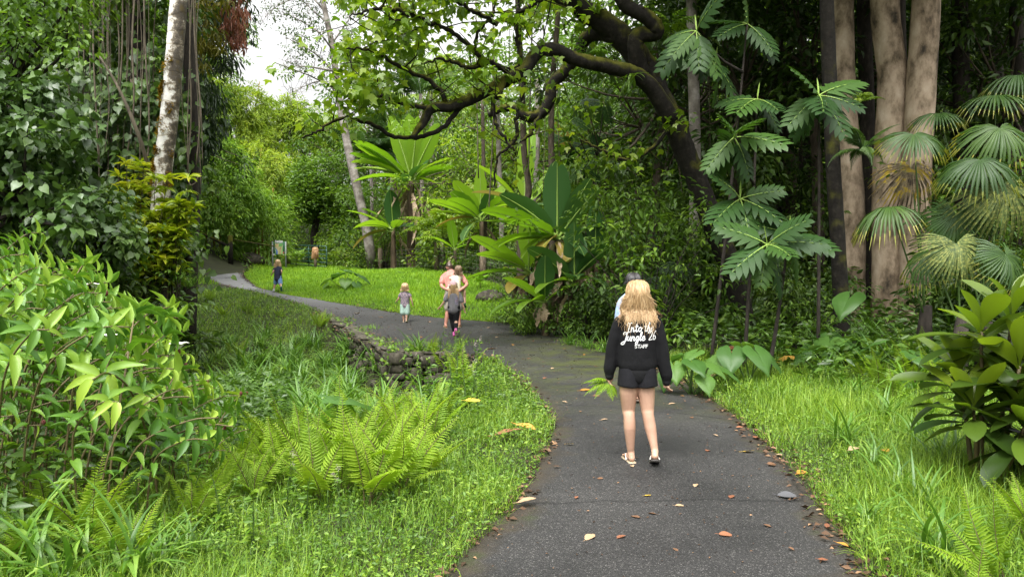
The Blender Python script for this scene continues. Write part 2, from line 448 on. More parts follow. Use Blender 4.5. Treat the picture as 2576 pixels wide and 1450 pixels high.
def asphalt_mat():
    m, n, l, b = mat('asphalt')
    t = n.new('ShaderNodeTexCoord')
    v = n.new('ShaderNodeTexVoronoi'); v.inputs['Scale'].default_value = 150; l.new(t.outputs['Object'], v.inputs['Vector'])
    sp = n.new('ShaderNodeSeparateColor'); l.new(v.outputs['Color'], sp.inputs[0])
    r1 = ramp(n, [(0.0, (.014, .0135, .013)), (.6, (.025, .0245, .0235)), (.9, (.038, .0365, .035)), (.99, (.10, .096, .09))])
    l.new(sp.outputs[0], r1.inputs[0])
    # worn, damp and mossy patches
    z = n.new('ShaderNodeTexNoise'); z.inputs['Scale'].default_value = .55; z.inputs['Detail'].default_value = 7; z.inputs['Roughness'].default_value = .6
    l.new(t.outputs['Object'], z.inputs['Vector'])
    sx = n.new('ShaderNodeSeparateXYZ'); l.new(t.outputs['Object'], sx.inputs[0])
    band = n.new('ShaderNodeMapRange'); band.interpolation_type = 'SMOOTHSTEP'
    band.inputs[1].default_value = 7.0; band.inputs[2].default_value = 12.0; l.new(sx.outputs['Y'], band.inputs[0])
    band2 = n.new('ShaderNodeMapRange'); band2.interpolation_type = 'SMOOTHSTEP'
    band2.inputs[1].default_value = 19.0; band2.inputs[2].default_value = 14.0; l.new(sx.outputs['Y'], band2.inputs[0])
    bandx = n.new('ShaderNodeMapRange'); bandx.interpolation_type = 'SMOOTHSTEP'
    bandx.inputs[1].default_value = -0.6; bandx.inputs[2].default_value = 1.2; l.new(sx.outputs['X'], bandx.inputs[0])
    m1 = n.new('ShaderNodeMath'); m1.operation = 'MULTIPLY'; l.new(band.outputs[0], m1.inputs[0]); l.new(band2.outputs[0], m1.inputs[1])
    m2 = n.new('ShaderNodeMath'); m2.operation = 'MULTIPLY'; l.new(m1.outputs[0], m2.inputs[0]); l.new(bandx.outputs[0], m2.inputs[1])
    z2 = n.new('ShaderNodeTexNoise'); z2.inputs['Scale'].default_value = 1.6; z2.inputs['Detail'].default_value = 9; z2.inputs['Roughness'].default_value = .7
    l.new(t.outputs['Object'], z2.inputs['Vector'])
    rm = ramp(n, [(.40, (0, 0, 0)), (.62, (1, 1, 1))]); l.new(z2.outputs[0], rm.inputs[0])
    m3 = n.new('ShaderNodeMath'); m3.operation = 'MULTIPLY'; l.new(rm.outputs[0], m3.inputs[0]); l.new(m2.outputs[0], m3.inputs[1])
    moss = n.new('ShaderNodeMix'); moss.data_type = 'RGBA'; l.new(m3.outputs[0], moss.inputs[0])
    dk = ramp(n, [(.32, (.55, .55, .56)), (.48, (.95, .94, .93)), (.68, (1.35, 1.33, 1.29))]); l.new(z.outputs[0], dk.inputs[0])
    mm = n.new('ShaderNodeMix'); mm.data_type = 'RGBA'; mm.blend_type = 'MULTIPLY'; mm.inputs[0].default_value = 1
    l.new(r1.outputs[0], mm.inputs[6]); l.new(dk.outputs[0], mm.inputs[7])
    l.new(mm.outputs[2], moss.inputs[6]); moss.inputs[7].default_value = (.055, .066, .010, 1)
    # further off the surface turns to a lighter grey
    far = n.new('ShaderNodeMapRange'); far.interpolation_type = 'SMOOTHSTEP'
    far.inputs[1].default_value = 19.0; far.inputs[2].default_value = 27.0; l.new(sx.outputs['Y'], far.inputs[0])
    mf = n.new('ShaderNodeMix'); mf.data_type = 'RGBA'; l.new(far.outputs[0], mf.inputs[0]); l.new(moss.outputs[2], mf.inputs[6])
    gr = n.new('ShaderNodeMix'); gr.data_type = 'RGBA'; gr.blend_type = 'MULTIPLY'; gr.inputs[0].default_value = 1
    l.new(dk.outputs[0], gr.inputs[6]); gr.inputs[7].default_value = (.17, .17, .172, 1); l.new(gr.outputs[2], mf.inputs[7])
    # soil and moss creep in from the verges; hairline cracks
    ea = n.new('ShaderNodeAttribute'); ea.attribute_name = 'tone'
    es = n.new('ShaderNodeMath'); es.operation = 'SUBTRACT'; l.new(z2.outputs[0], es.inputs[0]); l.new(ea.outputs['Fac'], es.inputs[1])
    er = ramp(n, [(.10, (0, 0, 0)), (.42, (.85, .85, .85))]); l.new(es.outputs[0], er.inputs[0])
    ed = n.new('ShaderNodeMix'); ed.data_type = 'RGBA'; l.new(er.outputs[0], ed.inputs[0]); l.new(mf.outputs[2], ed.inputs[6])
    dr = ramp(n, [(.4, (.020, .015, .009)), (.55, (.040, .030, .018)), (.65, (.030, .036, .010))]); l.new(z2.outputs[0], dr.inputs[0]); l.new(dr.outputs[0], ed.inputs[7])
    cv = n.new('ShaderNodeTexVoronoi'); cv.feature = 'DISTANCE_TO_EDGE'; cv.inputs['Scale'].default_value = .42
    cm = n.new('ShaderNodeMix'); cm.data_type = 'RGBA'; cm.inputs[0].default_value = .22; l.new(t.outputs['Object'], cm.inputs[6]); l.new(z2.outputs['Color'], cm.inputs[7]); l.new(cm.outputs[2], cv.inputs['Vector'])
    cr = ramp(n, [(.0, (.35, .35, .35)), (.006, (1, 1, 1))]); l.new(cv.outputs['Distance'], cr.inputs[0])
    cmul = n.new('ShaderNodeMix'); cmul.data_type = 'RGBA'; cmul.blend_type = 'MULTIPLY'; cmul.inputs[0].default_value = 1; l.new(ed.outputs[2], cmul.inputs[6]); l.new(cr.outputs[0], cmul.inputs[7])
    l.new(cmul.outputs[2], b.inputs['Base Color'])
    rr = n.new('ShaderNodeMapRange'); rr.inputs[1].default_value = .35; rr.inputs[2].default_value = .65; rr.inputs[3].default_value = .55; rr.inputs[4].default_value = .8
    l.new(z.outputs[0], rr.inputs[0]); l.new(rr.outputs[0], b.inputs['Roughness'])
    b.inputs['Specular IOR Level'].default_value = .35
    bp = n.new('ShaderNodeBump'); bp.inputs['Strength'].default_value = .55; bp.inputs['Distance'].default_value = .006
    l.new(v.outputs['Distance'], bp.inputs['Height']); l.new(bp.outputs[0], b.inputs['Normal'])
    return m
def path():
    ys = np.concatenate([np.arange(0.6, 24, .12), np.arange(24, 44, .3)])
    K = 16
    u = np.linspace(0, 1, K)
    A, Bx = xl(ys), xr(ys)
    ja = .035 * rng.standard_normal(len(ys)); jb = .035 * rng.standard_normal(len(ys))
    A = A + ja; Bx = np.maximum(Bx + jb, A + .3)
    X = A[:, None] + (Bx - A)[:, None] * u[None]
    Y = np.repeat(ys[:, None], K, 1)
    crown = .02 * np.sin(np.pi * u)[None]
    Z = prof(Y) + crown + .004
    n = len(ys)
    V = np.stack([X, Y, Z], -1).reshape(-1, 3)
    i = np.arange(n - 1)[:, None] * K; j = np.arange(K - 1)[None]
    f = np.stack([i + j, i + j + 1, i + j + K + 1, i + j + K], -1).reshape(-1, 4)
    edge = np.clip(np.minimum(u[None] * (Bx - A)[:, None], (1 - u)[None] * (Bx - A)[:, None]) / .6, 0, 1).ravel()
    a = Acc(); a.add(V, [f], edge)
    for col, sgn in ((0, 1), (K - 1, -1)):       # broken edges of the tarmac
        top = np.stack([X[:, col], ys, Z[:, col]], -1); bot = top + np.array((-.03 * sgn, 0, -.12))
        q = np.arange(n - 1)
        g = np.stack([q, q + 1, q + 1 + n, q + n], -1)
        a.add(np.vstack([top, bot]), tone=0.0, faces=[g if sgn > 0 else g[:, ::-1]])
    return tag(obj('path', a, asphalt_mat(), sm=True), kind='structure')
path()

# ---------------------------------------------------------------- low stone wall of the culvert
M_stone = noisemat('mossy_stone', [(.25, (.014, .012, .009)), (.45, (.045, .040, .028)), (.6, (.10, .088, .065)), (.75, (.045, .055, .012))], 5, 9, .95, .6)
def stone_wall():
    line = np.array([[p.x, p.y] for p in (Gp(1150, 890), Gp(1000, 886), Gp(985, 882), Gp(930, 852), Gp(880, 824), Gp(838, 802))])
    a = Acc()
    seg = np.hypot(*np.diff(line, axis=0).T); cum = np.concatenate([[0], np.cumsum(seg)])
    s = 0.0
    base = Vector((float(np.interp(cum[-1] / 2, cum, line[:, 0])), float(np.interp(cum[-1] / 2, cum, line[:, 1])), -.9))
    while s < cum[-1]:
        x = np.interp(s, cum, line[:, 0]); y = np.interp(s, cum, line[:, 1])
        x2 = np.interp(s + .1, cum, line[:, 0]); y2 = np.interp(s + .1, cum, line[:, 1])
        ang = math.atan2(y2 - y, x2 - x)
        w = rng.uniform(.16, .36)
        z = -1.0 + prof(y) * .8
        top = prof(y) + .03
        while z < top:
            h = min(rng.uniform(.09, .22), top - z + .02)
            dx, dy = rng.normal(0, .045, 2)
            rot = Matrix.Rotation(ang + rng.normal(0, .08), 3, 'Z') @ Matrix.Rotation(rng.normal(0, .06), 3, 'X')
            box(a, (x + dx - base.x, y + dy - base.y, z + h / 2 - base.z), (w * rng.uniform(.85, 1.05), rng.uniform(.26, .42), h * .96), rot, bev=.018, tone=rng.random())
            z += h
        s += w * .93
    o = obj('stone_wall', a, M_stone, loc=base, sm=False)
    return tag(o, 'low mossy stone wall holding up the path edge above the overgrown ditch', 'wall')
stone_wall()
# ================================================================ ground cover
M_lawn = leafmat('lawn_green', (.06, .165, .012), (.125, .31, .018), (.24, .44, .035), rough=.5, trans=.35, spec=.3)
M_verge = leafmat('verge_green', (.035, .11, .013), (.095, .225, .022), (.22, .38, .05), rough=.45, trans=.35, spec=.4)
M_weed = leafmat('weed_green', (.035, .10, .014), (.085, .205, .023), (.19, .34, .045), rough=.45, trans=.35, spec=.4)
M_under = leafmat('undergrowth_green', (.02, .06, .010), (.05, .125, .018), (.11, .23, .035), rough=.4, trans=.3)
M_strap = leafmat('broad_grass_green', (.035, .11, .020), (.085, .215, .035), (.18, .34, .065), rough=.4, trans=.35)
LAWN = np.array([[p.x, p.y] for p in [Gp(*q) for q in ((1300, 814), (1200, 808), (1090, 799), (1000, 788), (900, 772), (800, 755), (710, 741), (650, 725), (622, 702),
        (616, 688), (640, 676), (720, 668), (800, 667), (950, 682), (1080, 702), (1180, 722), (1260, 748), (1300, 790))]])
def scatter(y0, y1, dens, accept, xlo=None, xhi=None):
    xlo = -0.76 * y1 - .3 if xlo is None else xlo
    xhi = 0.76 * y1 + .3 if xhi is None else xhi
    n = int((y1 - y0) * (xhi - xlo) * dens)
    x = rng.uniform(xlo, xhi, n); y = rng.uniform(y0, y1, n)
    k = accept(x, y) & (np.abs(x) < .74 * y + .5)
    return x[k], y[k]
def left_of_path(x, y): return (xl(y) - x > -.03)
def right_of_path(x, y): return (x - xr(y) > -.03)
def tuft_noise(x, y, s=1.0):
    return .5 + .25 * np.sin(x * 2.1 * s + 1.3 * np.sin(y * 1.7 * s)) + .25 * np.sin(y * 2.7 * s + 1.9 * np.sin(x * 1.1 * s))
def grass(acc, x, y, L, w, tone, up=.5):
    n = len(x)
    base = np.stack([x, y, gz(x, y) - .01], -1)
    ribbons(acc, base, rng.uniform(0, 2 * np.pi, n), np.abs(rng.normal(.15, up * .6, n)), rng.uniform(.2, 1.5, n), L, w, 3, 'blade', tone)
BANDS = [(1.9, 3.2, 4200, 1.0), (3.2, 4.6, 3400, 1.05), (4.6, 6.5, 2500, 1.2), (6.5, 9, 1600, 1.45), (9, 13, 950, 1.9), (13, 18, 520, 2.4), (18, 27, 340, 3.0)]
def verge(side, name):
    a = Acc(); b = Acc()
    for y0, y1, dn, ws in BANDS:
        if side == 'l':
            acc = lambda x, y: left_of_path(x, y) & (xl(y) - x < 5.5 + .25 * y) & ((y < 22) | (xl(y) - x < 7))
        else:
            if y0 >= 13: continue
            acc = lambda x, y: right_of_path(x, y) & (x - xr(y) < np.interp(y, [2, 6, 8.5, 11, 13], [5.5, 5.2, 3.6, 1.6, .6]))
        x, y = scatter(y0, y1, dn * (1.0 if side == 'l' else 1.5), acc)
        tn = tuft_noise(x, y)
        d = np.where(side == 'l', xl(y) - x, x - xr(y))
        short = smooth(.0, .8, d)
        n = len(x)
        keep = rng.random(n) < .35 + .65 * smooth(-.03, .12, d + .05 * rng.standard_normal(n))
        x, y, tn, short = x[keep], y[keep], tn[keep], short[keep]; n = len(x)
        L = rng.uniform(.05, .17, n) * (.55 + 1.2 * tn * rng.uniform(.6, 1.3, n)) * (.7 + .5 * short) * (1.25 if side == 'r' else 1.0)
        grass(a, x, y, L, rng.uniform(.003, .006, n) * ws, np.clip(rng.normal(.5, .22, n) + .3 * (tn - .5), 0, 1), .9)
        # longer tussocks
        x, y = scatter(y0, y1, dn * .22, lambda x, y: acc(x, y) & (tuft_noise(x * 1.7 + 3, y * 1.7, 1.5) > .62)); n = len(x)
        grass(a, x, y, rng.uniform(.14, .32, n), rng.uniform(.004, .008, n) * ws, np.clip(rng.normal(.55, .2, n), 0, 1), .8)
        # sprigs of small leaves
        x, y = scatter(y0, y1, dn * (.62 if side == 'l' else .30), acc)
        tn = tuft_noise(x + 5, y, 1.4); n = len(x)
        z = gz(x, y) + rng.uniform(0, .16, n) * (.3 + tn)
        dd = randdir(n, -.1, .8); up = randdir(n, .55, 1)
        L = rng.uniform(.014, .036, n) * ws ** .7
        leaves(b, L_LO, np.stack([x, y, z], -1), dd, up, L, L * rng.uniform(.4, .62, n), np.clip(rng.normal(.5, .25, n) + .4 * (tn - .5), 0, 1))
        if side == 'r':    # tiny pale seed heads over the right verge
            x, y = scatter(y0, y1, dn * .05, acc); n = len(x)
            z = gz(x, y) + rng.uniform(.08, .17, n)
            leaves(b, L_LO, np.stack([x, y, z], -1), randdir(n), randdir(n), .010 * ws, .010 * ws, np.full(n, 1.0))
    tag(obj(name, a, M_verge), kind='stuff')
    tag(obj('weeds', b, M_weed), kind='stuff')
verge('l', 'verge_grass'); verge('r', 'verge_grass')
def lawn():
    a = Acc()
    for y0, y1, dn, ws in ((15, 20, 1500, 2.0), (20, 27, 850, 2.6), (27, 36, 520, 3.4), (36, 50, 330, 4.6)):
        x, y = scatter(y0, y1, dn, lambda x, y: in_poly(LAWN, x, y), -24, 3)
        n = len(x); tn = tuft_noise(x, y, .8)
        d = seg_dist(REa, x, y)
        grass(a, x, y, rng.uniform(.10, .22, n) * (.6 + .4 * smooth(0, 1, d)) * (.8 + .5 * tn), .006 * ws, np.clip(rng.normal(.55, .2, n) + .35 * (tn - .5), 0, 1), .7)
    # strip beyond the bend and tufts on the bare edge over the wall
    x, y = scatter(29, 50, 130, lambda x, y: (x < -7) & (x > -26) & ~in_poly(PATH_POLY, x, y) & ~in_poly(LAWN, x, y) & (np.abs(x - xl(y)) < 7)); n = len(x)
    grass(a, x, y, rng.uniform(.1, .25, n), .02, np.clip(rng.normal(.5, .2, n), 0, 1), .7)
    for px, py in ((900, 838), (960, 858), (1030, 866), (1090, 872), (930, 826), (1150, 872), (1440, 862), (1480, 872), (1510, 880), (1460, 850), (1180, 862), (1330, 822), (870, 806)):
        p = Gp(px, py); n = 90
        x = p.x + rng.normal(0, .16, n); y = p.y + rng.normal(0, .2, n)
        base = np.stack([x, y, prof(y) + .005], -1)
        ribbons(a, base, rng.uniform(0, 6.28, n), np.abs(rng.normal(.4, .4, n)), rng.uniform(.2, 1.2, n), rng.uniform(.05, .14, n), .012, 3, 'blade', rng.uniform(.2, .6, n))
    tag(obj('lawn_grass', a, M_lawn), kind='stuff')
lawn()

# low leafy growth under the shrubs: left bank, ditch and the dark forest floor
def undergrowth():
    a = Acc()
    def lay(x, y, h, L, tone, tm=L_LO, wr=.45):
        n = len(x)
        z = gz(x, y) + rng.uniform(0, 1, n) ** .8 * h
        leaves(a, tm, np.stack([x, y, z], -1), randdir(n, -.5, .5), randdir(n, .5, 1), L, L * wr, tone)
    x, y = scatter(2.4, 14, 420, lambda x, y: (xl(y) - x > np.interp(y, [2, 5, 8, 14], [2.4, 2.6, 3.0, 3.5])))
    n = len(x); lay(x, y, .55, rng.uniform(.06, .14, n), np.clip(rng.normal(.35, .2, n), 0, 1))
    x, y = scatter(8, 13, 300, lambda x, y: (xl(y) - x > .1) & (xl(y) - x < 5))
    n = len(x); lay(x, y, .14, rng.uniform(.04, .09, n), np.clip(rng.normal(.55, .2, n), 0, 1))
    # forest floor on the right
    x, y = scatter(9, 34, 110, lambda x, y: (x > np.interp(y, [9, 11, 13, 15, 20, 34], [3.9, 3.4, 2.6, 1.2, .3, -5.5])) & ~in_poly(LAWN, x, y) & ~in_poly(PATH_POLY, x, y))
    n = len(x); lay(x, y, np.interp(y, [9, 20, 34], [.5, .8, 1.0]), rng.uniform(.10, .22, n), np.clip(rng.normal(.4, .2, n), 0, 1), wr=.4)
    # behind the fence and the far verge
    x, y = scatter(36, 52, 60, lambda x, y: ~in_poly(LAWN, x, y) & ~in_poly(PATH_POLY, x, y) & ((x > -14) | (y > 45)))
    n = len(x); lay(x, y, .9, rng.uniform(.12, .26, n), np.clip(rng.normal(.55, .22, n), 0, 1))
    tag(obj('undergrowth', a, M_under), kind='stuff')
undergrowth()

# drifts of brown leaf litter along the edges
M_lit = leafmat('litter_brown', (.03, .017, .009), (.11, .062, .034), (.32, .19, .10), rough=.7, trans=.08, spec=.25, tcol=.6, green=False)
def litter():
    a = Acc()
    for y0, y1, dn in ((2.0, 4, 300), (4, 7, 170), (7, 12, 90), (12, 20, 90), (20, 30, 50), (30, 46, 30)):
        def edge(x, y):
            d = np.minimum(np.abs(xl(y) - x), np.abs(x - xr(y)))
            right = np.abs(x - xr(y)) < np.abs(xl(y) - x)
            lim = np.where(right, .03 + .13 * rng.random(len(x)) ** 2 * 1.6, .02 + .07 * rng.random(len(x)) ** 2 * 1.6)
            lim = np.where((y > 12.5) & (y < 21), .02 + .55 * rng.random(len(x)) ** 2, lim)
            return d < lim
        x, y = scatter(y0, y1, dn * 3, edge); n = len(x)
        L = rng.uniform(.02, .065, n) * np.interp(y0, [2, 12, 30], [1, 1.5, 2.2])
        z = np.maximum(gz(x, y), prof(y) * (np.abs(x - xr(y)) < 9)) + rng.uniform(.008, .03, n)
        leaves(a, L_LO, np.stack([x, y, z], -1), randdir(n, -.2, .2), randdir(n, .7, 1), L, L * rng.uniform(.35, .7, n), np.clip(rng.normal(.42, .28, n), 0, 1))
    # scattered scraps on the tarmac itself
    x, y = scatter(2.5, 22, 45, lambda x, y: in_poly(PATH_POLY, x, y)); n = len(x)
    L = rng.uniform(.005, .022, n) * np.interp(y, [2, 12, 22], [1, 1.8, 2.6])
    leaves(a, L_LO, np.stack([x, y, prof(y) + .028], -1), randdir(n, -.1, .1), randdir(n, .8, 1), L, L * .5, np.clip(rng.normal(.4, .25, n), 0, 1))
    # thick drift at the far bend
    for k in range(900):
        pass
    px = rng.uniform(470, 640, 900); py = rng.normal(678, 4, 900)
    q = np.array([[p.x, p.y] for p in [Gp(a_, b_) for a_, b_ in zip(px[:260], py[:260])]]); n = len(q)
    leaves(a, L_LO, np.stack([q[:, 0], q[:, 1], prof(q[:, 1]) + .05], -1), randdir(n, -.2, .2), randdir(n, .7, 1), rng.uniform(.1, .2, n), .09, np.clip(rng.normal(.4, .25, n), 0, 1))
    tag(obj('leaf_litter', a, M_lit), kind='stuff')
litter()

# ---------------------------------------------------------------- single fallen leaves one can pick out
M_fl = {k: leafmat('fallen_' + k, *c, rough=.6, trans=.15, spec=.3, tcol=.8, green=False) for k, c in {
    'yellow': ((.45, .27, .03), (.62, .42, .06), (.72, .55, .14)), 'orange': ((.34, .13, .02), (.50, .24, .04), (.60, .35, .08)),
    'brown': ((.07, .035, .018), (.16, .085, .045), (.30, .17, .09)), 'tan': ((.28, .18, .10), (.42, .29, .17), (.55, .40, .25)),
    'rust': ((.13, .05, .025), (.25, .10, .05), (.36, .18, .09)), 'grey': ((.05, .05, .055), (.10, .10, .105), (.16, .16, .165))}.items()}
def leaf_mesh(kind):
    a = Acc()
    curl = rng.uniform(.04, .26)
    ts = [0, .12, .3, .5, .7, .88, 1]; ws = [.03, .24, .42, .5, .42, .22, 0]
    v, f = [], []
    for i, (t, w) in enumerate(zip(ts, ws)):
        z = .18 * math.sin(math.pi * t) * curl
        for q in (-1, -.5, 0, .5, 1):
            v.append((t - .5, q * w * (.62 if kind != 'grey' else .8), z + curl * .9 * (q * w) ** 2 * 1.6 + rng.uniform(-.01, .015)))
    for i in range(len(ts) - 1):
        for q in range(4):
            k = 5 * i + q
            f.append((k, k + 1, k + 6, k + 5))
    a.add(v, [np.array(f)], rng.uniform(.3, .7))
    tube(a, [(-.75, .02, .02), (-.6, 0, .01), (-.48, 0, .01)], [.012, .02], 5, .4)
    return a
FL = {}
def fallen(px, py, size, kind, rot, label, group=None, on=None, z=None):
    if kind not in FL:
        FL[kind] = [leaf_mesh(kind).mesh('fallen_leaf', True) for _ in range(3)]
        for me in FL[kind]: me.materials.append(M_fl[kind])
    o = bpy.data.objects.new('fallen_leaf', FL[kind][int(rng.integers(3))]); COL.objects.link(o)
    p = (Gp if on is None else G)(px, py)
    o.location = (p.x, p.y, p.z + (.026 if z is None else z)); o.scale = (size, size, size)
    o.rotation_euler = (rng.normal(0, .12), rng.normal(0, .12), rot)
    return tag(o, label, 'leaf', group)
fallen(1882, 1142, .115, 'yellow', .1, 'broad clean yellow leaf lying alone on the tarmac right of the walking woman')
fallen(2016, 1196, .11, 'orange', .6, 'glossy orange leaf at the right path edge among dry litter')
fallen(1980, 1256, .14, 'grey', -.2, 'large dull grey leaf lying flat near the right edge of the path')
fallen(1484, 1362, .10, 'tan', .9, 'curled tan leaf in the middle of the near path')
fallen(1826, 1354, .10, 'rust', .2, 'narrow rust brown leaf at the front of the path right of centre')
fallen(1941, 1174, .09, 'brown', .3, 'dark curled brown leaf near the verge just below the yellow one')
fallen(1472, 986, .15, 'orange', .1, 'bright orange leaf on the mossy tarmac below the held fern')
fallen(1434, 1123, .07, 'yellow', .0, 'small pale greenish yellow leaf on the tarmac left of the woman')
fallen(1280, 1112, .30, 'rust', .4, 'huge dry rust leaf lying on the grass beside the ferns', on=1, z=.10)
fallen(1322, 1106, .22, 'orange', -.5, 'large pale orange dry leaf overlapping the huge rust leaf on the grass', on=1, z=.13)
fallen(1325, 1275, .14, 'tan', .2, 'dry tan leaf at the left path edge in front', z=.05)
fallen(1793, 962, .26, 'tan', .2, 'large buff dry leaf on the right verge grass behind the woman', on=1, z=.09)
fallen(1845, 905, .40, 'rust', 1.2, 'big curled orange brown leaf under the strap leaved clump by the forest edge', on=1, z=.18)
fallen(1985, 924, .42, 'orange', .1, 'long pale orange dead leaf lying in the grass under the clump', on=1, z=.12)
fallen(2148, 1152, .13, 'tan', .5, 'crumpled beige leaf in the right verge below the strap grass', on=1, z=.08)
fallen(2226, 1156, .11, 'orange', 1.5, 'amber leaf standing in the grass of the right verge', on=1, z=.08)
fallen(1190, 1078, .18, 'yellow', .5, 'yellowing leaf caught on the weeds right of the fern clump', on=1, z=.3)
fallen(1235, 880, .20, 'orange', .1, 'orange leaf on the tarmac behind the tall weeds')
fallen(1102, 868, .22, 'tan', .4, 'long beige leaf on the bare path edge above the wall')
sp_ = [(1640, 1300, 'brown'), (1710, 1280, 'tan'), (1626, 1255, 'yellow'), (1598, 1308, 'brown'), (1560, 1360, 'rust'), (1700, 1395, 'brown'), (1840, 1258, 'rust'), (1780, 1140, 'rust'),
       (1520, 1060, 'tan'), (1460, 1040, 'brown'), (1420, 1015, 'tan'), (1370, 955, 'rust'), (1440, 930, 'orange'), (1390, 930, 'tan'), (1330, 905, 'rust'), (1290, 870, 'orange'),
       (1250, 850, 'tan'), (1340, 860, 'brown'), (1420, 880, 'rust'), (1470, 895, 'orange'), (1500, 925, 'brown'), (1540, 950, 'rust'), (1500, 1000, 'brown'), (1690, 1020, 'tan'),
       (1740, 1055, 'brown'), (1800, 1100, 'tan'), (1860, 1080, 'rust'), (1715, 1000, 'orange'), (1680, 965, 'tan'), (1650, 930, 'rust'), (1600, 905, 'brown'), (1550, 890, 'tan'),
       (1190, 820, 'orange'), (1230, 826, 'tan'), (1080, 812, 'tan'), (960, 800, 'orange'), (900, 790, 'tan'), (850, 778, 'rust'), (930, 815, 'brown'), (1030, 830, 'tan'),
       (1060, 850, 'orange'), (990, 848, 'brown'), (760, 755, 'tan'), (720, 748, 'orange'), (660, 730, 'tan'), (610, 715, 'rust'), (570, 700, 'brown'), (1150, 848, 'rust'),
       (2080, 1330, 'rust'), (2060, 1290, 'tan'), (2120, 1380, 'orange'), (2100, 1350, 'brown'), (2045, 1258, 'brown'), (1960, 1150, 'tan'), (1900, 1105, 'rust'), (1870, 1072, 'tan'),
       (1990, 1390, 'brown'), (2070, 1420, 'rust'), (1930, 1330, 'brown'), (1750, 1230, 'tan'), (1510, 1210, 'brown'), (1450, 1260, 'rust'), (1400, 1180, 'brown'), (1590, 1180, 'tan')]
for px, py, k in sp_:
    p = Gp(px, py)
    fallen(px, py, (.038 + .042 * rng.random()) * (1 + .07 * max(0, p.y - 6)), k, rng.uniform(0, 6.3),
           {'brown': 'small dark brown leaf scrap lying on the tarmac path', 'tan': 'small beige dry leaf lying on the tarmac path', 'rust': 'small rust red leaf lying on the tarmac path',
            'orange': 'small orange leaf lying on the tarmac path', 'yellow': 'tiny fresh yellow leaf on the near tarmac'}[k],
           None if k == 'yellow' else {'brown': 'brown leaf scraps on the path', 'tan': 'beige leaves on the path', 'rust': 'rust leaves on the path', 'orange': 'orange leaves on the path'}[k])
# ================================================================ plant builders
def frond(acc, base, az, th, bend, L, npair, ll, lw, tone=.5, tm=L_LANCE, start=.12, ang=1.15, stem=.006, mat=0, smat=0, azb=0., vee=.12, droop=.15, endtaper=.12):
    K = 14
    t = np.linspace(0, 1, K + 1); tk = (t[1:] + t[:-1]) / 2
    thk = th + bend * tk; azk = az + azb * tk
    seg = np.stack([np.sin(thk) * np.cos(azk), np.sin(thk) * np.sin(azk), np.cos(thk)], -1) * L / K
    pts = np.vstack([np.zeros(3), np.cumsum(seg, 0)]) + np.array(list(base))
    tube(acc, pts, [stem, stem * .8, stem * .25], 4, .25, smat, cap=False)
    ti = np.linspace(start, .985, npair)
    p = np.stack([np.interp(ti, t, pts[:, i]) for i in range(3)], -1)
    d = nrm(np.stack([np.interp(ti, tk, seg[:, i]) for i in range(3)], -1))
    s = nrm(np.cross(d, np.array([0, 0, 1.]) + 1e-3)); n = np.cross(s, d)
    shape = np.clip(np.minimum(1, (ti - start) / .18 + .45), 0, 1) * np.clip((1.0 - ti) / (1 - .45) , endtaper, 1) ** .8
    for sg in (1, -1):
        a = ang * (1 - .25 * ti)
        f = d * np.cos(a)[:, None] + sg * s * np.sin(a)[:, None] + n * vee - np.array([0, 0, droop])
        f = f + rng.normal(0, .05, f.shape)
        leaves(acc, tm, p, f, n, ll * shape * rng.uniform(.92, 1.05, len(ti)), lw * np.clip(shape, .4, 1), np.clip(tone + rng.normal(0, .07, len(ti)), 0, 1), mat)
    return pts
def lobed_leaf(n=6, lob=.52, web=.055):
    v, f = [], []
    ts = np.linspace(0.02, 1.0, 2 * n + 1)
    for i, t in enumerate(ts):
        w = web * (.35 + .65 * math.sin(math.pi * min(1, t * 1.0)) ) * (1 if t < .97 else 0.2)
        z = -.22 * t * t
        v += [(t, w, z + .02), (t, 0, z), (t, -w, z + .02)]
    for i in range(2 * n):
        a = 3 * i; f += [(a, a + 1, a + 4, a + 3), (a + 1, a + 2, a + 5, a + 4)]
    for i in range(n):
        t0, t1 = ts[2 * i], ts[2 * i + 2]
        tm = (t0 + t1) / 2
        ln = lob * (.5 + .5 * math.sin(math.pi * min(1, .12 + tm * .85))) * (1 - .35 * tm)
        an = 1.05 - .45 * tm
        for sg in (1, -1):
            dx, dy = math.cos(an), math.sin(an) * sg
            px_, py_ = -math.sin(an) * sg, math.cos(an)
            z = -.22 * tm * tm
            w = (t1 - t0) * .42
            row = []
            for q, ww in ((0, .95), (.35, 1.05), (.7, .8), (1.0, .05)):
                cx, cy = tm + dx * ln * q, sg * web * .5 + dy * ln * q
                zz = z - .16 * ln * q * q * 2 + .0
                for e in (-1, 1):
                    row.append((cx + e * w * ww * abs(px_) * -1 * (1 if sg > 0 else 1) * -1, cy + e * w * ww * (-py_ if sg > 0 else py_) , zz + .02 * (1 - abs(e) * .5)))
            b0 = len(v); v += row
            for q in range(3):
                a = b0 + 2 * q; f.append((a, a + 1, a + 3, a + 2))
    return T(v, f)
L_LOBE = lobed_leaf()
def basis(fwd, up):
    f = Vector(fwd).normalized(); s = Vector(up).cross(f).normalized(); u = f.cross(s)
    return np.array((f, s, u)).T
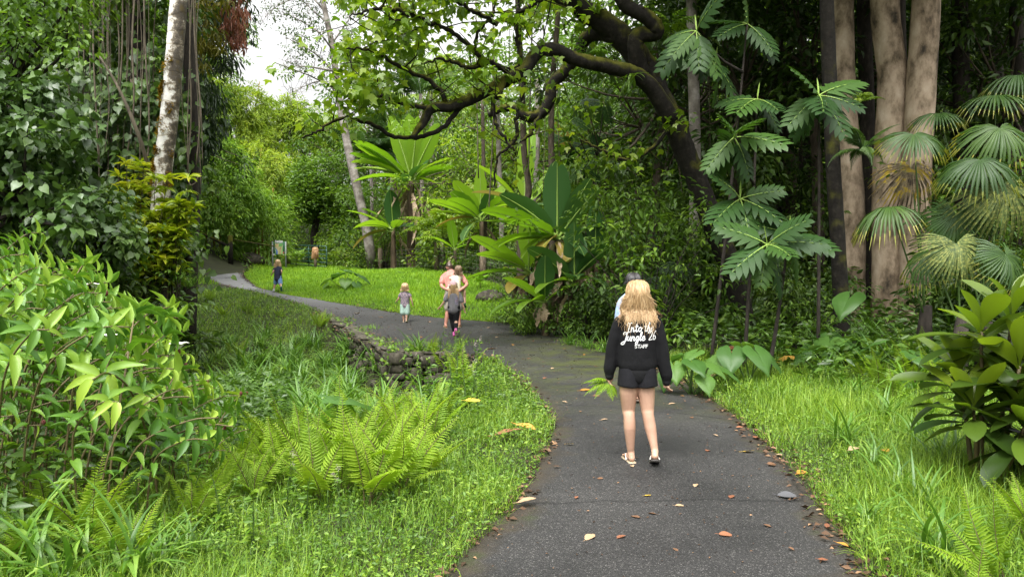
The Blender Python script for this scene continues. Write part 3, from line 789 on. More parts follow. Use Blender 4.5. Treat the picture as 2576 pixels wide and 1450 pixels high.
def fan_leaf(acc, org, fwd, up, r, spread=R(300), nseg=38, droop=.35, joined=.68, tone=.5, groups=0, mat=0, tipmat=None, cup=.1):
    Bm = basis(fwd, up)
    cuts = set(int(x) for x in rng.uniform(2, nseg - 2, groups)) if groups else set()
    a0 = -spread / 2; da = spread / nseg
    rad = np.array([.03, .3, joined, .86, 1.0])
    V, Fq = [], []
    sag = 0.0
    for k in range(nseg):
        a = a0 + (k + .5) * da
        if k in cuts: sag = rng.uniform(-.10, .14)
        rl = r * (1 - .12 * abs(a) / math.pi) * rng.uniform(.95, 1.03)
        dr = droop * rng.uniform(.8, 1.25) + sag
        for q, rr in enumerate(rad):
            hw = da / 2 if rr <= joined else da / 2 * max(0.08, (1.0 - rr) / (1 - joined)) * .95
            if (k in cuts or (k + 1) in cuts) and .25 < rr <= joined: hw *= .8
            for e in (-1, 0, 1):
                aa = a + e * hw
                z = cup * rr * r - dr * r * rr ** 2.4 + (.028 * r * rr if e else -.02 * r * rr)
                V.append((math.cos(aa) * rl * rr, math.sin(aa) * rl * rr, z))
        b = k * 15
        for q in range(4):
            for e in (0, 1):
                i = b + q * 3 + e
                Fq.append((i, i + 1, i + 4, i + 3))
    V = np.array(V) @ Bm.T + np.array(list(org))
    Fq = np.array(Fq, np.int32)
    tn = np.clip(tone + np.repeat(rng.normal(0, .06, nseg), 15), 0, 1)
    if tipmat is None: acc.add(V, [Fq], tn, mat)
    else:
        tip = (np.arange(len(Fq)) % 8) >= 6
        acc.add(V, [Fq[~tip]], tn, mat)
        acc.v.append(np.zeros((0, 3), np.float32)); acc.t.append(np.zeros(0, np.float32))
        acc.f.append(Fq[tip] + acc.n - len(V)); acc.m.append(np.full(int(tip.sum()), tipmat, np.int32))
def clump_leaves(acc, cen, rad, n, tm, L, wr, tone, droop=.3, squash=.7, upj=.45, out=1.0, ctone=.14, mat=0, surf=.5):
    cen = np.asarray(cen, float); C = len(cen)
    rad = np.broadcast_to(np.asarray(rad, float), (C,))
    idx = np.repeat(np.arange(C), n); N = len(idx)
    d = randdir(N)
    rr = rng.uniform(0, 1, N) ** surf
    pos = cen[idx] + d * rr[:, None] * rad[idx][:, None] * np.array((1, 1, squash))
    f = d * out + rng.normal(0, .5, (N, 3)); f[:, 2] = f[:, 2] * .5 - droop
    up = np.array((0, 0, 1.)) + rng.normal(0, upj, (N, 3)) + d * .35
    LL = rng.uniform(.7, 1.2, N) * L
    ct = rng.normal(0, ctone, C)
    leaves(acc, tm, pos, f, up, LL, LL * wr, np.clip(rng.normal(tone, .16, N) + ct[idx], 0, 1), mat)
def shell(n, zlo=-.3):
    return randdir(n, zlo, 1)
def limbs(acc, top, cen, r0, n=5, sag=.15, tone=.4, mat=0):
    for c in cen:
        top_ = np.array(list(top)); c = np.array(list(c))
        mid = (top_ + c) / 2 + rng.normal(0, .06, 3) * np.linalg.norm(c - top_) - np.array((0, 0, sag))
        tube(acc, curve_pts([top_, mid, c], 7), [r0, r0 * .55, r0 * .15], n, tone, mat, cap=False)

# ---------------------------------------------------------------- barks
M_bark_dark = noisemat('dark_bark', [(.3, (.012, .010, .008)), (.55, (.035, .028, .022)), (.75, (.07, .058, .045))], 14, 8, .9, .6, (1, 1, .35))
M_bark_brown = noisemat('brown_bark', [(.3, (.03, .022, .015)), (.55, (.075, .058, .04)), (.75, (.15, .12, .085))], 12, 8, .9, .5, (1, 1, .4))
M_liana = noisemat('liana_bark', [(.3, (.05, .042, .03)), (.6, (.14, .115, .08)), (.8, (.26, .22, .16))], 10, 6, .9, .3, (1, 1, .3))
def moss_bark():
    m, n, l, b = mat('mossy_bark')
    t = n.new('ShaderNodeTexCoord'); g = n.new('ShaderNodeNewGeometry')
    z = n.new('ShaderNodeTexNoise'); z.inputs['Scale'].default_value = 9; z.inputs['Detail'].default_value = 9; z.inputs['Roughness'].default_value = .7
    l.new(t.outputs['Object'], z.inputs[0])
    r = ramp(n, [(.3, (.007, .0062, .005)), (.55, (.018, .0155, .012)), (.75, (.045, .039, .030))]); l.new(z.outputs[0], r.inputs[0])
    r2 = ramp(n, [(.3, (.030, .034, .004)), (.6, (.085, .085, .010)), (.8, (.15, .12, .02))]); l.new(z.outputs[0], r2.inputs[0])
    s = n.new('ShaderNodeSeparateXYZ'); l.new(g.outputs['Normal'], s.inputs[0])
    ad = n.new('ShaderNodeMath'); ad.operation = 'ADD'; l.new(s.outputs['Z'], ad.inputs[0])
    z3 = n.new('ShaderNodeTexNoise'); z3.inputs['Scale'].default_value = 2.2; z3.inputs['Detail'].default_value = 6; l.new(t.outputs['Object'], z3.inputs[0])
    sb = n.new('ShaderNodeMapRange'); sb.inputs[1].default_value = .3; sb.inputs[2].default_value = .7; sb.inputs[3].default_value = -.7; sb.inputs[4].default_value = .7; l.new(z3.outputs[0], sb.inputs[0])
    l.new(sb.outputs[0], ad.inputs[1])
    mr_ = n.new('ShaderNodeMapRange'); mr_.interpolation_type = 'SMOOTHSTEP'; mr_.inputs[1].default_value = .15; mr_.inputs[2].default_value = .75; l.new(ad.outputs[0], mr_.inputs[0])
    mx = n.new('ShaderNodeMix'); mx.data_type = 'RGBA'; l.new(mr_.outputs[0], mx.inputs[0]); l.new(r.outputs[0], mx.inputs[6]); l.new(r2.outputs[0], mx.inputs[7])
    l.new(mx.outputs[2], b.inputs['Base Color']); b.inputs['Roughness'].default_value = .95; b.inputs['Specular IOR Level'].default_value = .2
    bp = n.new('ShaderNodeBump'); bp.inputs['Strength'].default_value = .8; bp.inputs['Distance'].default_value = .03
    l.new(z.outputs[0], bp.inputs['Height']); l.new(bp.outputs[0], b.inputs['Normal'])
    return m
M_moss = moss_bark()
def white_bark():
    m, n, l, b = mat('pale_ringed_bark')
    t = n.new('ShaderNodeTexCoord')
    z = n.new('ShaderNodeTexNoise'); z.inputs['Scale'].default_value = 3.6; z.inputs['Detail'].default_value = 10; z.inputs['Roughness'].default_value = .72
    l.new(t.outputs['Object'], z.inputs[0])
    sx = n.new('ShaderNodeSeparateXYZ'); l.new(t.outputs['Object'], sx.inputs[0])
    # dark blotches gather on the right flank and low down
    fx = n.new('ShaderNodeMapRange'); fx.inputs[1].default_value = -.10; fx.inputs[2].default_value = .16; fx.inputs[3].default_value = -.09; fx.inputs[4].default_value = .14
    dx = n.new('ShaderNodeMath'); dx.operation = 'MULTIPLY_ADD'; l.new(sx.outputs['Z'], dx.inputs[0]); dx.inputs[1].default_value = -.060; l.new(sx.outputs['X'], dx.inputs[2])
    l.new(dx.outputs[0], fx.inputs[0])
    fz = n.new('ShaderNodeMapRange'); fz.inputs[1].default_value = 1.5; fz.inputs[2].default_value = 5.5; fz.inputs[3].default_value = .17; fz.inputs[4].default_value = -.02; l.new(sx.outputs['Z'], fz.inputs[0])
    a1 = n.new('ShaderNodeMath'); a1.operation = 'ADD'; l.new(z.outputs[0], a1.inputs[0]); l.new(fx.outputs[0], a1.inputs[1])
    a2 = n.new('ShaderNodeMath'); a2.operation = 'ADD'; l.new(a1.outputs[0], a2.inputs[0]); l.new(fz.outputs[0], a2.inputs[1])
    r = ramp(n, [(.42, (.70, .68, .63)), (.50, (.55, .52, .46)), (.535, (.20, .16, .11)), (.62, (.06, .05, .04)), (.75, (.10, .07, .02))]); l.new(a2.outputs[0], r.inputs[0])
    w = n.new('ShaderNodeTexWave'); w.wave_type = 'BANDS'; w.bands_direction = 'Z'; w.inputs['Scale'].default_value = .95; w.inputs['Distortion'].default_value = 5.0; w.inputs['Detail'].default_value = 3; w.inputs['Detail Scale'].default_value = 1.2
    l.new(t.outputs['Object'], w.inputs[0])
    wr = ramp(n, [(.0, (.62, .57, .48)), (.05, (1, 1, 1)), (.9, (1, 1, 1)), (1, (1.1, 1.1, 1.1))]); l.new(w.outputs[0], wr.inputs[0])
    mx = n.new('ShaderNodeMix'); mx.data_type = 'RGBA'; mx.blend_type = 'MULTIPLY'; mx.inputs[0].default_value = 1; l.new(r.outputs[0], mx.inputs[6]); l.new(wr.outputs[0], mx.inputs[7])
    l.new(mx.outputs[2], b.inputs['Base Color']); b.inputs['Roughness'].default_value = .8
    bp = n.new('ShaderNodeBump'); bp.inputs['Strength'].default_value = .6; bp.inputs['Distance'].default_value = .02; l.new(a2.outputs[0], bp.inputs['Height']); l.new(bp.outputs[0], b.inputs['Normal'])
    return m
M_white = white_bark()
M_smooth = noisemat('smooth_tan_bark', [(.34, (.028, .022, .014)), (.43, (.15, .11, .07)), (.55, (.34, .26, .18)), (.70, (.48, .39, .29))], 2.4, 10, .85, .35, (1, 1, .55))

# leaf colours
M_costus = leafmat('ginger_leaf', (.035, .12, .018), (.095, .245, .036), (.25, .44, .065), rough=.42, trans=.34, spec=.4)
M_costus_stem = flat('ginger_stem', (.11, .085, .035), .6)
M_cone = flat('ginger_cone', (.10, .018, .015), .5)
M_petal = flat('white_petal', (.82, .80, .74), .6, var=.04)
M_fern = leafmat('fern_green', (.09, .21, .018), (.175, .34, .03), (.30, .47, .06), rough=.5, trans=.42, spec=.3)
M_fern_stem = flat('fern_stem', (.10, .08, .03), .7)
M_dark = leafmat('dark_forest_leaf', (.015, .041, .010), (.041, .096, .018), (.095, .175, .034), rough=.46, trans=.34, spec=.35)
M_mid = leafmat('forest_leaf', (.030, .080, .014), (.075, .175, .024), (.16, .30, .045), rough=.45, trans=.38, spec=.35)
M_bright = leafmat('sun_toned_forest_leaf', (.05, .12, .012), (.12, .24, .022), (.26, .40, .05), rough=.4, trans=.45)  # sunlit look put into the colour: a lighter, yellower forest leaf
M_hib = leafmat('grey_green_leaf', (.025, .065, .018), (.06, .14, .038), (.13, .24, .08), rough=.36, trans=.28, spec=.5)
M_mango = leafmat('drooping_leaf', (.010, .030, .010), (.022, .058, .016), (.06, .12, .03), rough=.32, trans=.22)
M_mango_new = leafmat('young_red_leaf', (.20, .06, .03), (.32, .12, .06), (.40, .20, .08), rough=.4, trans=.3, tcol=.8, green=False)
M_mango_yel = leafmat('young_yellow_leaf', (.10, .13, .012), (.19, .21, .02), (.28, .30, .03), rough=.4, trans=.35)
M_bamboo = leafmat('bamboo_leaf', (.07, .18, .03), (.15, .32, .05), (.28, .46, .09), rough=.45, trans=.4, spec=.4)
M_bamboo_y = leafmat('yellow_bamboo_leaf', (.10, .20, .03), (.20, .34, .05), (.32, .46, .08), rough=.45, trans=.45, spec=.4)
M_culm = noisemat('bamboo_culm', [(.3, (.16, .09, .015)), (.6, (.30, .19, .03)), (.8, (.22, .22, .04))], 3, 4, .5, .1)
M_nut = leafmat('maple_shaped_leaf', (.04, .10, .010), (.10, .21, .018), (.22, .34, .04), rough=.38, trans=.48)
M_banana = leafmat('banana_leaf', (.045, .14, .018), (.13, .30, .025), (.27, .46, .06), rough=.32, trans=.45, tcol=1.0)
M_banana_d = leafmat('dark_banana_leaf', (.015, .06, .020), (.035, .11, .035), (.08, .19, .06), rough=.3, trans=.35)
M_banana_y = leafmat('yellowing_banana_leaf', (.10, .10, .015), (.30, .22, .035), (.40, .36, .10), rough=.5, trans=.3, green=False)
M_dead = noisemat('dead_banana_leaf', [(.3, (.09, .058, .032)), (.5, (.30, .225, .145)), (.7, (.52, .42, .30))], 6, 6, .9, .4)
M_pseudo = noisemat('banana_stem', [(.3, (.025, .018, .010)), (.55, (.08, .055, .03)), (.75, (.15, .15, .05))], 5, 7, .7, .4, (1, 1, .25))
M_bread = leafmat('lobed_leaf_green', (.007, .026, .007), (.018, .060, .013), (.060, .15, .024), rough=.5, trans=.28, spec=.3)
M_rib = flat('pale_leaf_rib', (.22, .33, .06), .5)
M_fan = leafmat('fan_palm_leaf', (.008, .030, .008), (.024, .070, .014), (.07, .15, .022), rough=.5, trans=.28, spec=.4)
M_fan_tip = leafmat('fan_palm_tip', (.06, .12, .02), (.14, .19, .03), (.32, .32, .08), rough=.5, trans=.25)
M_fan_old = noisemat('withered_fan_leaf', [(.35, (.05, .035, .025)), (.5, (.22, .17, .10)), (.58, (.42, .29, .03)), (.75, (.40, .33, .05))], 7, 6, .8, .2)
M_fan_spot = noisemat('spotted_fan_leaf', [(.35, (.03, .05, .012)), (.5, (.08, .11, .025)), (.62, (.20, .21, .05)), (.75, (.045, .05, .02))], 30, 5, .6, .1)
M_cordy = leafmat('cordyline_leaf', (.008, .024, .007), (.024, .058, .010), (.085, .165, .02), rough=.28, trans=.2, spec=.6)
M_cordy_n = leafmat('young_cordyline_leaf', (.03, .075, .009), (.07, .14, .013), (.15, .25, .028), rough=.3, trans=.42, spec=.6)
M_epi = leafmat('yellow_green_shrub_leaf', (.08, .16, .012), (.20, .32, .022), (.38, .46, .05), rough=.4, trans=.38)
M_taro = leafmat('taro_leaf', (.025, .085, .020), (.06, .165, .036), (.13, .27, .07), rough=.45, trans=.38, spec=.4)
M_palm = leafmat('feather_palm_leaf', (.015, .05, .016), (.045, .115, .03), (.11, .21, .06), rough=.35, trans=.3)
M_palm_b = leafmat('bright_palm_leaf', (.07, .16, .014), (.16, .29, .025), (.30, .44, .05), rough=.4, trans=.42)
M_petiole = flat('green_stalk', (.06, .11, .025), .5)

# ---------------------------------------------------------------- crepe ginger thicket
def ginger(h, lean, n, flower):
    r = thing('ginger_plant', '', 'plant', group=None)
    a = Acc(); s = Acc()
    pts = curve_pts([(0, 0, 0), (.06 * lean, 0, h * .4), (.30 * lean * h, 0, h * .78), (.75 * lean * h, .05, h * .96), (1.05 * lean * h, .08, h * .98)], 22)
    tube(s, pts, [.008, .0065, .004], 6, .5)
    k = np.linspace(max(.2, 1 - .95 / h), .99, n)
    idx = k * 21
    p = np.stack([np.interp(idx, np.arange(22), pts[:, i]) for i in range(3)], -1)
    d = nrm(np.stack([np.interp(idx, np.arange(22), np.gradient(pts[:, i])) for i in range(3)], -1))
    ph = np.cumsum(rng.uniform(.8, 1.3, n)) + rng.uniform(0, 6)
    u = nrm(np.cross(d, np.array((0, 1., .2)))); w = np.cross(d, u)
    out = u * np.cos(ph)[:, None] + w * np.sin(ph)[:, None]
    f = out + d * .30 + np.array((0, 0, .02)) + rng.normal(0, .12, (n, 3))
    up = d + np.array((0, 0, .9))
    L = rng.uniform(.13, .215, n) * np.interp(k, [.3, .6, 1], [.8, 1.08, .85])
    leaves(a, outline_leaf([0, .1, .3, .55, .8, 1], [.03, .34, .5, .48, .25, 0], .28, .40), p, f, up, L, L * rng.uniform(.27, .36, n), np.clip(rng.normal(.42, .2, n) + .32 * (k > .90), 0, 1))
    obj('stem', s, M_costus_stem, r, sm=True)
    fo = obj('foliage', a, M_costus, r)
    if flower:
        e = Vector(pts[-1])
        c = Acc()
        for q in range(26):
            ph_, zz = q * 2.4, q / 26
            rr = .0125 * math.sin(math.pi * (.15 + .8 * zz))
            box(c, e + Vector((math.cos(ph_) * rr, math.sin(ph_) * rr, .006 + zz * .036)), (.011, .009, .014), Matrix.Rotation(ph_, 3, 'Z') @ Matrix.Rotation(.5, 3, 'Y'), bev=.003)
        obj('flower_cone', c, M_cone, r)
        if flower == 2:
            pa = Acc()
            for q in range(5):
                ribbons(pa, [list(e + Vector((0, 0, .045)))], [q * 1.256 + .3], [.5], [1.1], [.10], [.09], 5, 'ellip', .5, fold=.35)
            obj('petal', pa, M_petal, r)
    return r
GK = [(.75, .85, 14, 0), (1.05, .65, 16, 0), (1.4, .5, 18, 0), (1.8, .36, 20, 0), (2.25, .28, 22, 0), (1.05, .75, 15, 1), (1.5, .6, 17, 1), (1.15, .65, 15, 2), (1.6, .5, 17, 2)]
ginger_kinds = [ginger(*q) for q in GK]
GL = ['low sprawling ginger stalk at the edge of the left thicket', 'leafy knee high ginger stalk without a flower in the left thicket', 'leafy waist high ginger stalk without a flower in the left thicket', 'tall ginger stalk without a flower in the left thicket',
      'tallest upright ginger stalk without a flower at the back of the left thicket', 'short ginger stalk ending in a dark red cone in the left thicket', 'arching ginger stalk ending in a dark red cone in the left thicket', '', '', '']
GG = ['low ginger stalks', 'knee high ginger stalks', 'waist high ginger stalks', 'tall ginger stalks', 'tallest ginger stalks', 'short ginger stalks with cones', 'arching ginger stalks with cones', '', '', '']
g_used = set()
def place_ginger(k, p, rz, sc=1.0, label=None):
    src = ginger_kinds[k]
    tilt = (rng.normal(0, .08), rng.normal(0, .08))
    if k not in g_used:
        g_used.add(k); r = src
        r.location = p; r.rotation_euler = (tilt[0], tilt[1], rz); r.scale = (sc,) * 3
    else: r = dup(src, p, rz, sc, tilt=tilt)
    r['label'] = label or GL[k]
    if label:
        if 'group' in r: del r['group']
    else: r['group'] = GG[k]
    return r
def pick(top, fl):
    c = [i for i, q in enumerate(GK) if q[3] == fl]
    return min(c, key=lambda i: abs(math.log(top / GK[i][0])))
def ginger_tip(fl, px, py, Y, rz, label):
    """a stalk whose tip stands at a given place"""
    t = P(px, py, Y)
    b = Vector((t.x, t.y, gzf(t.x, t.y)))
    for _ in range(3):
        top = max(.5, t.z - b.z); k = pick(top, fl); sc = min(1.3, max(.7, top / (GK[k][0] * .98)))
        off = 1.05 * GK[k][1] * GK[k][0] * sc
        b = Vector((t.x - math.cos(rz) * off, t.y - math.sin(rz) * off, 0)); b.z = gzf(b.x, b.y)
    r = place_ginger(k, b, rz, sc, label)
    r.rotation_euler = (0, 0, rz)
ginger_tip(2, 440, 895, 5.6, .1, 'ginger stalk with a full white flower beside its red cone, rightmost of those in bloom')
ginger_tip(2, 258, 875, 5.8, .0, 'ginger stalk with a faded white flower just left of the fullest bloom')
ginger_tip(1, 104, 1125, 4.8, .25, 'ginger stalk bent low at the front left, its big red cone over drooping leaves')
ginger_tip(1, 208, 838, 5.6, .3, 'ginger stalk with a bare dark cone standing above the fading bloom')
ginger_tip(2, 232, 740, 6.6, .2, 'ginger stalk with a white flower, highest bloom in the left thicket')
ginger_tip(1, 452, 1020, 5.2, .1, 'ginger stalk with a small brown cone arching over the thicket middle')
ginger_tip(1, 600, 1002, 5.9, .0, 'ginger stalk leaning furthest right over the ditch with a tiny red cone')
for (px, py, Y, rz) in ((60, 830, 5.6, .3), (190, 1010, 5.1, .4), (110, 585, 7.2, .5), (60, 640, 7.2, .2), (40, 700, 6.8, .1), (160, 690, 6.9, .6), (20, 950, 5.2, .4), (300, 1060, 5.2, .2), (520, 960, 5.9, 0.), (100, 760, 6.0, .2), (310, 800, 6.4, .1), (30, 1050, 4.9, .3), (380, 960, 5.5, .2)):
    ginger_tip(0, px, py, Y, rz, None)
n_g = 0; tries = 0
while n_g < 230 and tries < 6000:
    tries += 1
    Y = rng.uniform(4.5, 10); px = rng.uniform(-140, 600)
    if px > np.interp(Y, [4.5, 5.2, 6, 7.5, 10], [330, 470, 540, 560, 420]): continue
    p = B(px, Y)
    rz = rng.normal(.1, .9)
    tipx = px + math.cos(rz) * .6 * F / Y
    line = np.interp(max(px, tipx), [-100, 0, 130, 220, 300, 400, 500, 600, 700], [590, 590, 575, 640, 690, 800, 905, 1010, 1150]) + 60
    ztop = CAMZ + (HZ - line) / F * Y - p.z
    if ztop < .3: continue
    top = min(ztop * rng.uniform(.6, 1.0), 2.4)
    k = pick(top, 1 if rng.random() < .06 else 0)
    place_ginger(k, p, rz, min(1.2, max(.6, top / GK[k][0]))); n_g += 1

for k_, g_ in enumerate(ginger_kinds):
    if k_ not in g_used:
        for c_ in list(g_.children): bpy.data.objects.remove(c_)
        bpy.data.objects.remove(g_)

# ---------------------------------------------------------------- ferns
def fern(nf, L, up, bend, seed_tone=.5):
    r = thing('fern', '', 'fern')
    a = Acc()
    for i in range(nf):
        az = i * 6.283 / nf + rng.normal(0, .3)
        l = L * rng.uniform(.6, 1.12)
        frond(a, (rng.normal(0, .03), rng.normal(0, .03), 0), az, rng.uniform(.05, up), rng.uniform(*bend), l, 27, .135 * l / .85, .024 * l / .85, np.clip(seed_tone + rng.normal(0, .12), 0, 1), L_MD, start=.2, ang=1.3, stem=.005, smat=1, vee=.05, droop=.1, azb=rng.normal(0, .3))
    obj('fronds', a, [M_fern, M_fern_stem], r)
    return r
fern_kinds = [fern(9, .85, .6, (.5, 1.4)), fern(7, .95, .45, (.3, 1.1), .6), fern(10, .7, .8, (.5, 1.5), .4)]
for f_ in fern_kinds:
    f_.children[0].name = 'foliage'
f_used = set()
def place_fern(k, p, rz, sc, label, group=None):
    r = fern_kinds[k] if k not in f_used else dup(fern_kinds[k], p, rz, sc)
    f_used.add(k)
    sc *= .86; r.location = p; r.rotation_euler = (rng.normal(0, .2), rng.normal(0, .2), rz); r.scale = (sc,) * 3
    r['label'] = label
    if group: r['group'] = group
    elif 'group' in r: del r['group']
    return r
for (px, py, k, sc) in ((930, 1275, 1, 1.0), (1010, 1250, 0, 1.05), (860, 1260, 0, .95), (780, 1240, 2, 1.0), (700, 1240, 0, .9), (640, 1260, 2, .9), (980, 1180, 1, 1.0), (1070, 1210, 0, .8), (900, 1190, 0, 1.0), (820, 1180, 2, .9), (1100, 1110, 1, .9), (1000, 1120, 0, .9), (620, 1180, 2, .8), (960, 1230, 1, 1.1), (880, 1230, 1, 1.05), (1040, 1160, 1, 1.1), (800, 1270, 1, .9), (740, 1200, 1, 1.0), (930, 1140, 1, 1.1), (1080, 1150, 1, 1.0), (860, 1140, 0, 1.0), (700, 1180, 1, .95), (600, 1230, 1, .8), (560, 1210, 0, .8)):
    place_fern(k, G(px, py), rng.uniform(0, 6), sc, 'yellow green fern in the big bright clump beside the near path', 'ferns of the big bright clump')
for (px, py, k, sc) in ((1130, 960, 1, 1.15), (1170, 985, 1, 1.0), (1080, 950, 0, 1.0)):
    place_fern(k, G(px, py), rng.uniform(0, 6), sc, 'tall fern among the weeds in front of the stone wall', 'ferns before the wall')
place_fern(1, G(225, 1400), 1.2, .85, 'single pale upright fern in front of the ginger thicket at lower left')
place_fern(0, G(330, 1440), 2.2, .7, 'low fern right of the pale upright one at lower left')
place_fern(2, G(80, 1440), .3, .75, 'low fern half hidden by broad grass in the bottom left corner')
place_fern(1, G(2530, 1490), 2.2, .72, 'large light green fern in the bottom right corner')
place_fern(0, G(2590, 1380), 2.6, .75, 'light green fern rising at the right frame edge under the cordyline')
place_fern(2, G(2450, 1560), 2.8, .6, 'arching fern at the lower right, lowest of those on the right verge')
for (px, py, k, sc) in ((2200, 985, 0, .9), (2270, 960, 2, .9), (2160, 940, 2, .8), (2310, 930, 0, 1.0), (2050, 920, 2, .7), (2330, 1060, 2, .8)):
    place_fern(k, G(px, py), rng.uniform(0, 6), sc, 'bright fern growing left of the cordyline on the right bank', 'ferns on the right bank')
for (px, py, k, sc) in ((620, 790, 2, .9), (560, 800, 0, .8), (700, 800, 2, .7), (530, 760, 0, .8), (800, 830, 0, .9), (600, 900, 2, 1.0)):
    place_fern(k, G(px, py), rng.uniform(0, 6), sc, 'small fern on the grassy bank left of the far path', 'ferns on the left bank')
for px in (500, 540, 585, 640, 665, 690, 720, 745, 815, 840):
    place_fern(int(rng.integers(3)), B(px, rng.uniform(46, 48.5)), rng.uniform(0, 6), rng.uniform(.9, 1.4), 'fern standing along the far fence and gate', 'ferns along the far fence')

# ---------------------------------------------------------------- broad grass clumps
def strap_clump(n, L, w):
    r = thing('grass_clump', '', 'grass')
    a = Acc()
    ribbons(a, np.stack([rng.normal(0, .05, n), rng.normal(0, .05, n), np.zeros(n)], -1), rng.uniform(0, 6.28, n), np.abs(rng.normal(.3, .25, n)), rng.uniform(.7, 2.1, n), L * rng.uniform(.5, 1.1, n), w * rng.uniform(.7, 1.1, n), 7, 'strap', np.clip(rng.normal(.5, .2, n), 0, 1), fold=.25)
    obj('foliage', a, M_strap, r)
    return r
strap_kinds = [strap_clump(36, .58, .024), strap_clump(26, .75, .036), strap_clump(44, .44, .018)]
s_used = set()
def place_strap(k, p, sc, label, group=None):
    r = strap_kinds[k] if k not in s_used else dup(strap_kinds[k], p, 0, sc)
    s_used.add(k)
    r.location = p; r.rotation_euler = (0, 0, rng.uniform(0, 6)); r.scale = (sc,) * 3
    r['label'] = label
    if group: r['group'] = group
    elif 'group' in r: del r['group']
    return r
place_strap(1, G(150, 1500), 1.0, 'clump of very broad arching grass blades in the bottom left corner')
place_strap(1, G(330, 1480), .9, 'clump of broad grass right of the one in the bottom left corner')
place_strap(1, G(30, 1420), 1.0, 'broad grass clump at the left frame edge below the ginger')
place_strap(0, G(2120, 1125), 1.0, 'lone strap leaved clump standing in the short grass of the right verge')
place_strap(1, G(1960, 905), 1.15, 'broad strap leaved clump at the forest edge over dead leaves')
place_strap(0, G(2080, 960), 1.0, 'strap leaved clump between the right verge and the ferns')
place_strap(0, G(2350, 1420), 1.0, 'long bladed grass clump in front of the bottom right ferns')
for i in range(100):
    for _ in range(50):
        px, py = rng.uniform(520, 1080), rng.uniform(835, 1090)
        if py < np.interp(px, [520, 700, 850, 1000, 1080], [860, 850, 850, 930, 960]): continue
        break
    place_strap(int(rng.choice([0, 1, 2], p=[.45, .2, .35])), G(px, py), rng.uniform(.95, 1.4), 'broad grass clump filling the ditch below the stone wall', 'broad grass in the ditch')
for i in range(26):
    px = rng.uniform(2060, 2560); Y = rng.uniform(9.5, 13.5)
    place_strap(int(rng.integers(3)), B(px, Y), rng.uniform(1.0, 1.6), 'strap leaved plant in the shade below the fan palms', 'strap plants below the fan palms')
for px, Y, sc in ((1480, 14.2, .8), (1435, 14.8, .8), (1525, 13.6, .8), (1330, 17, .9), (1300, 18, .9)):
    place_strap(0, B(px, Y), sc, 'grass clump along the shaded right edge of the path', 'grass along the shaded path edge')

# ---------------------------------------------------------------- taro
def taro_leaf_obj(r, base, tip, size, yaw, pitch, tone=.5):
    a = Acc(); s = Acc()
    tube(s, curve_pts([base, (Vector(base) + Vector(tip)) / 2 + Vector((0, 0, .03)), tip], 6), [.012, .007], 6)
    f = Vector((math.cos(yaw) * math.cos(pitch), math.sin(yaw) * math.cos(pitch), math.sin(pitch)))
    up = Vector((-math.cos(yaw) * math.sin(pitch), -math.sin(yaw) * math.sin(pitch), math.cos(pitch)))
    v, fc = [], []
    rows = [(-.42, .12, .30), (-.30, .08, .46), (-.12, .02, .55), (.1, 0, .56), (.35, 0, .47), (.6, 0, .30), (.82, 0, .13), (1.0, 0, .01)]
    for t, inn, w in rows:
        for sg in (1, -1):
            for q in (0, .5, 1):
                y = inn + (w - inn) * q
                z = .05 + .16 * abs(y) - .22 * max(0, t) ** 2 - .10 * (q == 1) + .02 * math.sin(t * 17 + q)
                v.append((t, sg * y, z))
    for i in range(len(rows) - 1):
        for g in (0, 3):
            for q in (0, 1):
                k = 6 * i + g + q
                fc.append((k, k + 1, k + 7, k + 6))
    V = np.array(v) * size @ basis(f, up).T + np.array(list(tip))
    a.add(V, [np.array(fc)], tone)
    lf = obj('leaf', a, M_taro, r, sm=True)
    obj('stalk', s, M_petiole, lf, sm=True)
def taro(label, p, leaves_, group=None):
    r = thing('taro_plant', label, 'plant', p, group=group)
    for (dx, dy, h, size, yaw, pitch) in leaves_:
        taro_leaf_obj(r, (rng.normal(0, .03), rng.normal(0, .03), 0), (dx, dy, h), size, yaw, pitch, rng.uniform(.3, .75))
    return r
def taro_rand(n, h, size):
    return [(rng.normal(0, .35 * h), rng.normal(0, .35 * h), h * rng.uniform(.6, 1.1), size * rng.uniform(.7, 1.1), rng.uniform(0, 6.28), rng.uniform(-.7, -.1)) for _ in range(n)]
p = G(850, 1150); t_ = P(850, 1010, p.y + .2)
taro('one giant heart shaped leaf rising behind the bright ferns', p, [(t_.x - p.x, .2, t_.z - p.z, .44, .5, -.15), (-.12, .5, .35, .32, 2.5, -.5)])
taro('large taro with wide overlapping leaves right of the walking woman', B(1745, 9.4), [(-.25, -.05, .36, .27, -1.6, -.6), (-.02, -.1, .42, .28, -1.2, -.3), (.22, 0, .38, .26, -.7, -.4), (-.3, .1, .24, .24, -2.2, -.8), (.1, -.2, .22, .24, -1.4, -.6), (-.1, .2, .48, .24, 2, -.3), (.42, .1, .30, .25, -.4, -.4), (.05, .1, .52, .25, -2.6, -.3)])
taro('taro with pointed leaves between the woman and the strap clump', B(1880, 9.9), [(-.2, 0, .40, .36, -1.9, -.6), (.1, -.1, .42, .36, -1.2, -.6), (.3, .1, .36, .3, -.6, -.6), (0, .2, .5, .3, 1, -.3), (-.35, .1, .3, .3, -2.6, -.6)])
taro('tall taro lifting a single tilted leaf against the dark forest trunks', B(2150, 11.0), [(-.12, -.1, 1.02, .42, -2.4, -.55), (.15, 0, .40, .40, -.8, -.6), (-.35, .1, .42, .36, -2.2, -.5), (.4, .2, .5, .38, -.3, -.7)])
taro('taro with drooping leaves beside the right bank ferns', B(2090, 10.6), [(0, 0, .45, .38, -2.2, -.4), (.35, .05, .38, .42, -.6, -.6), (-.3, 0, .35, .34, -2.8, -.5)])
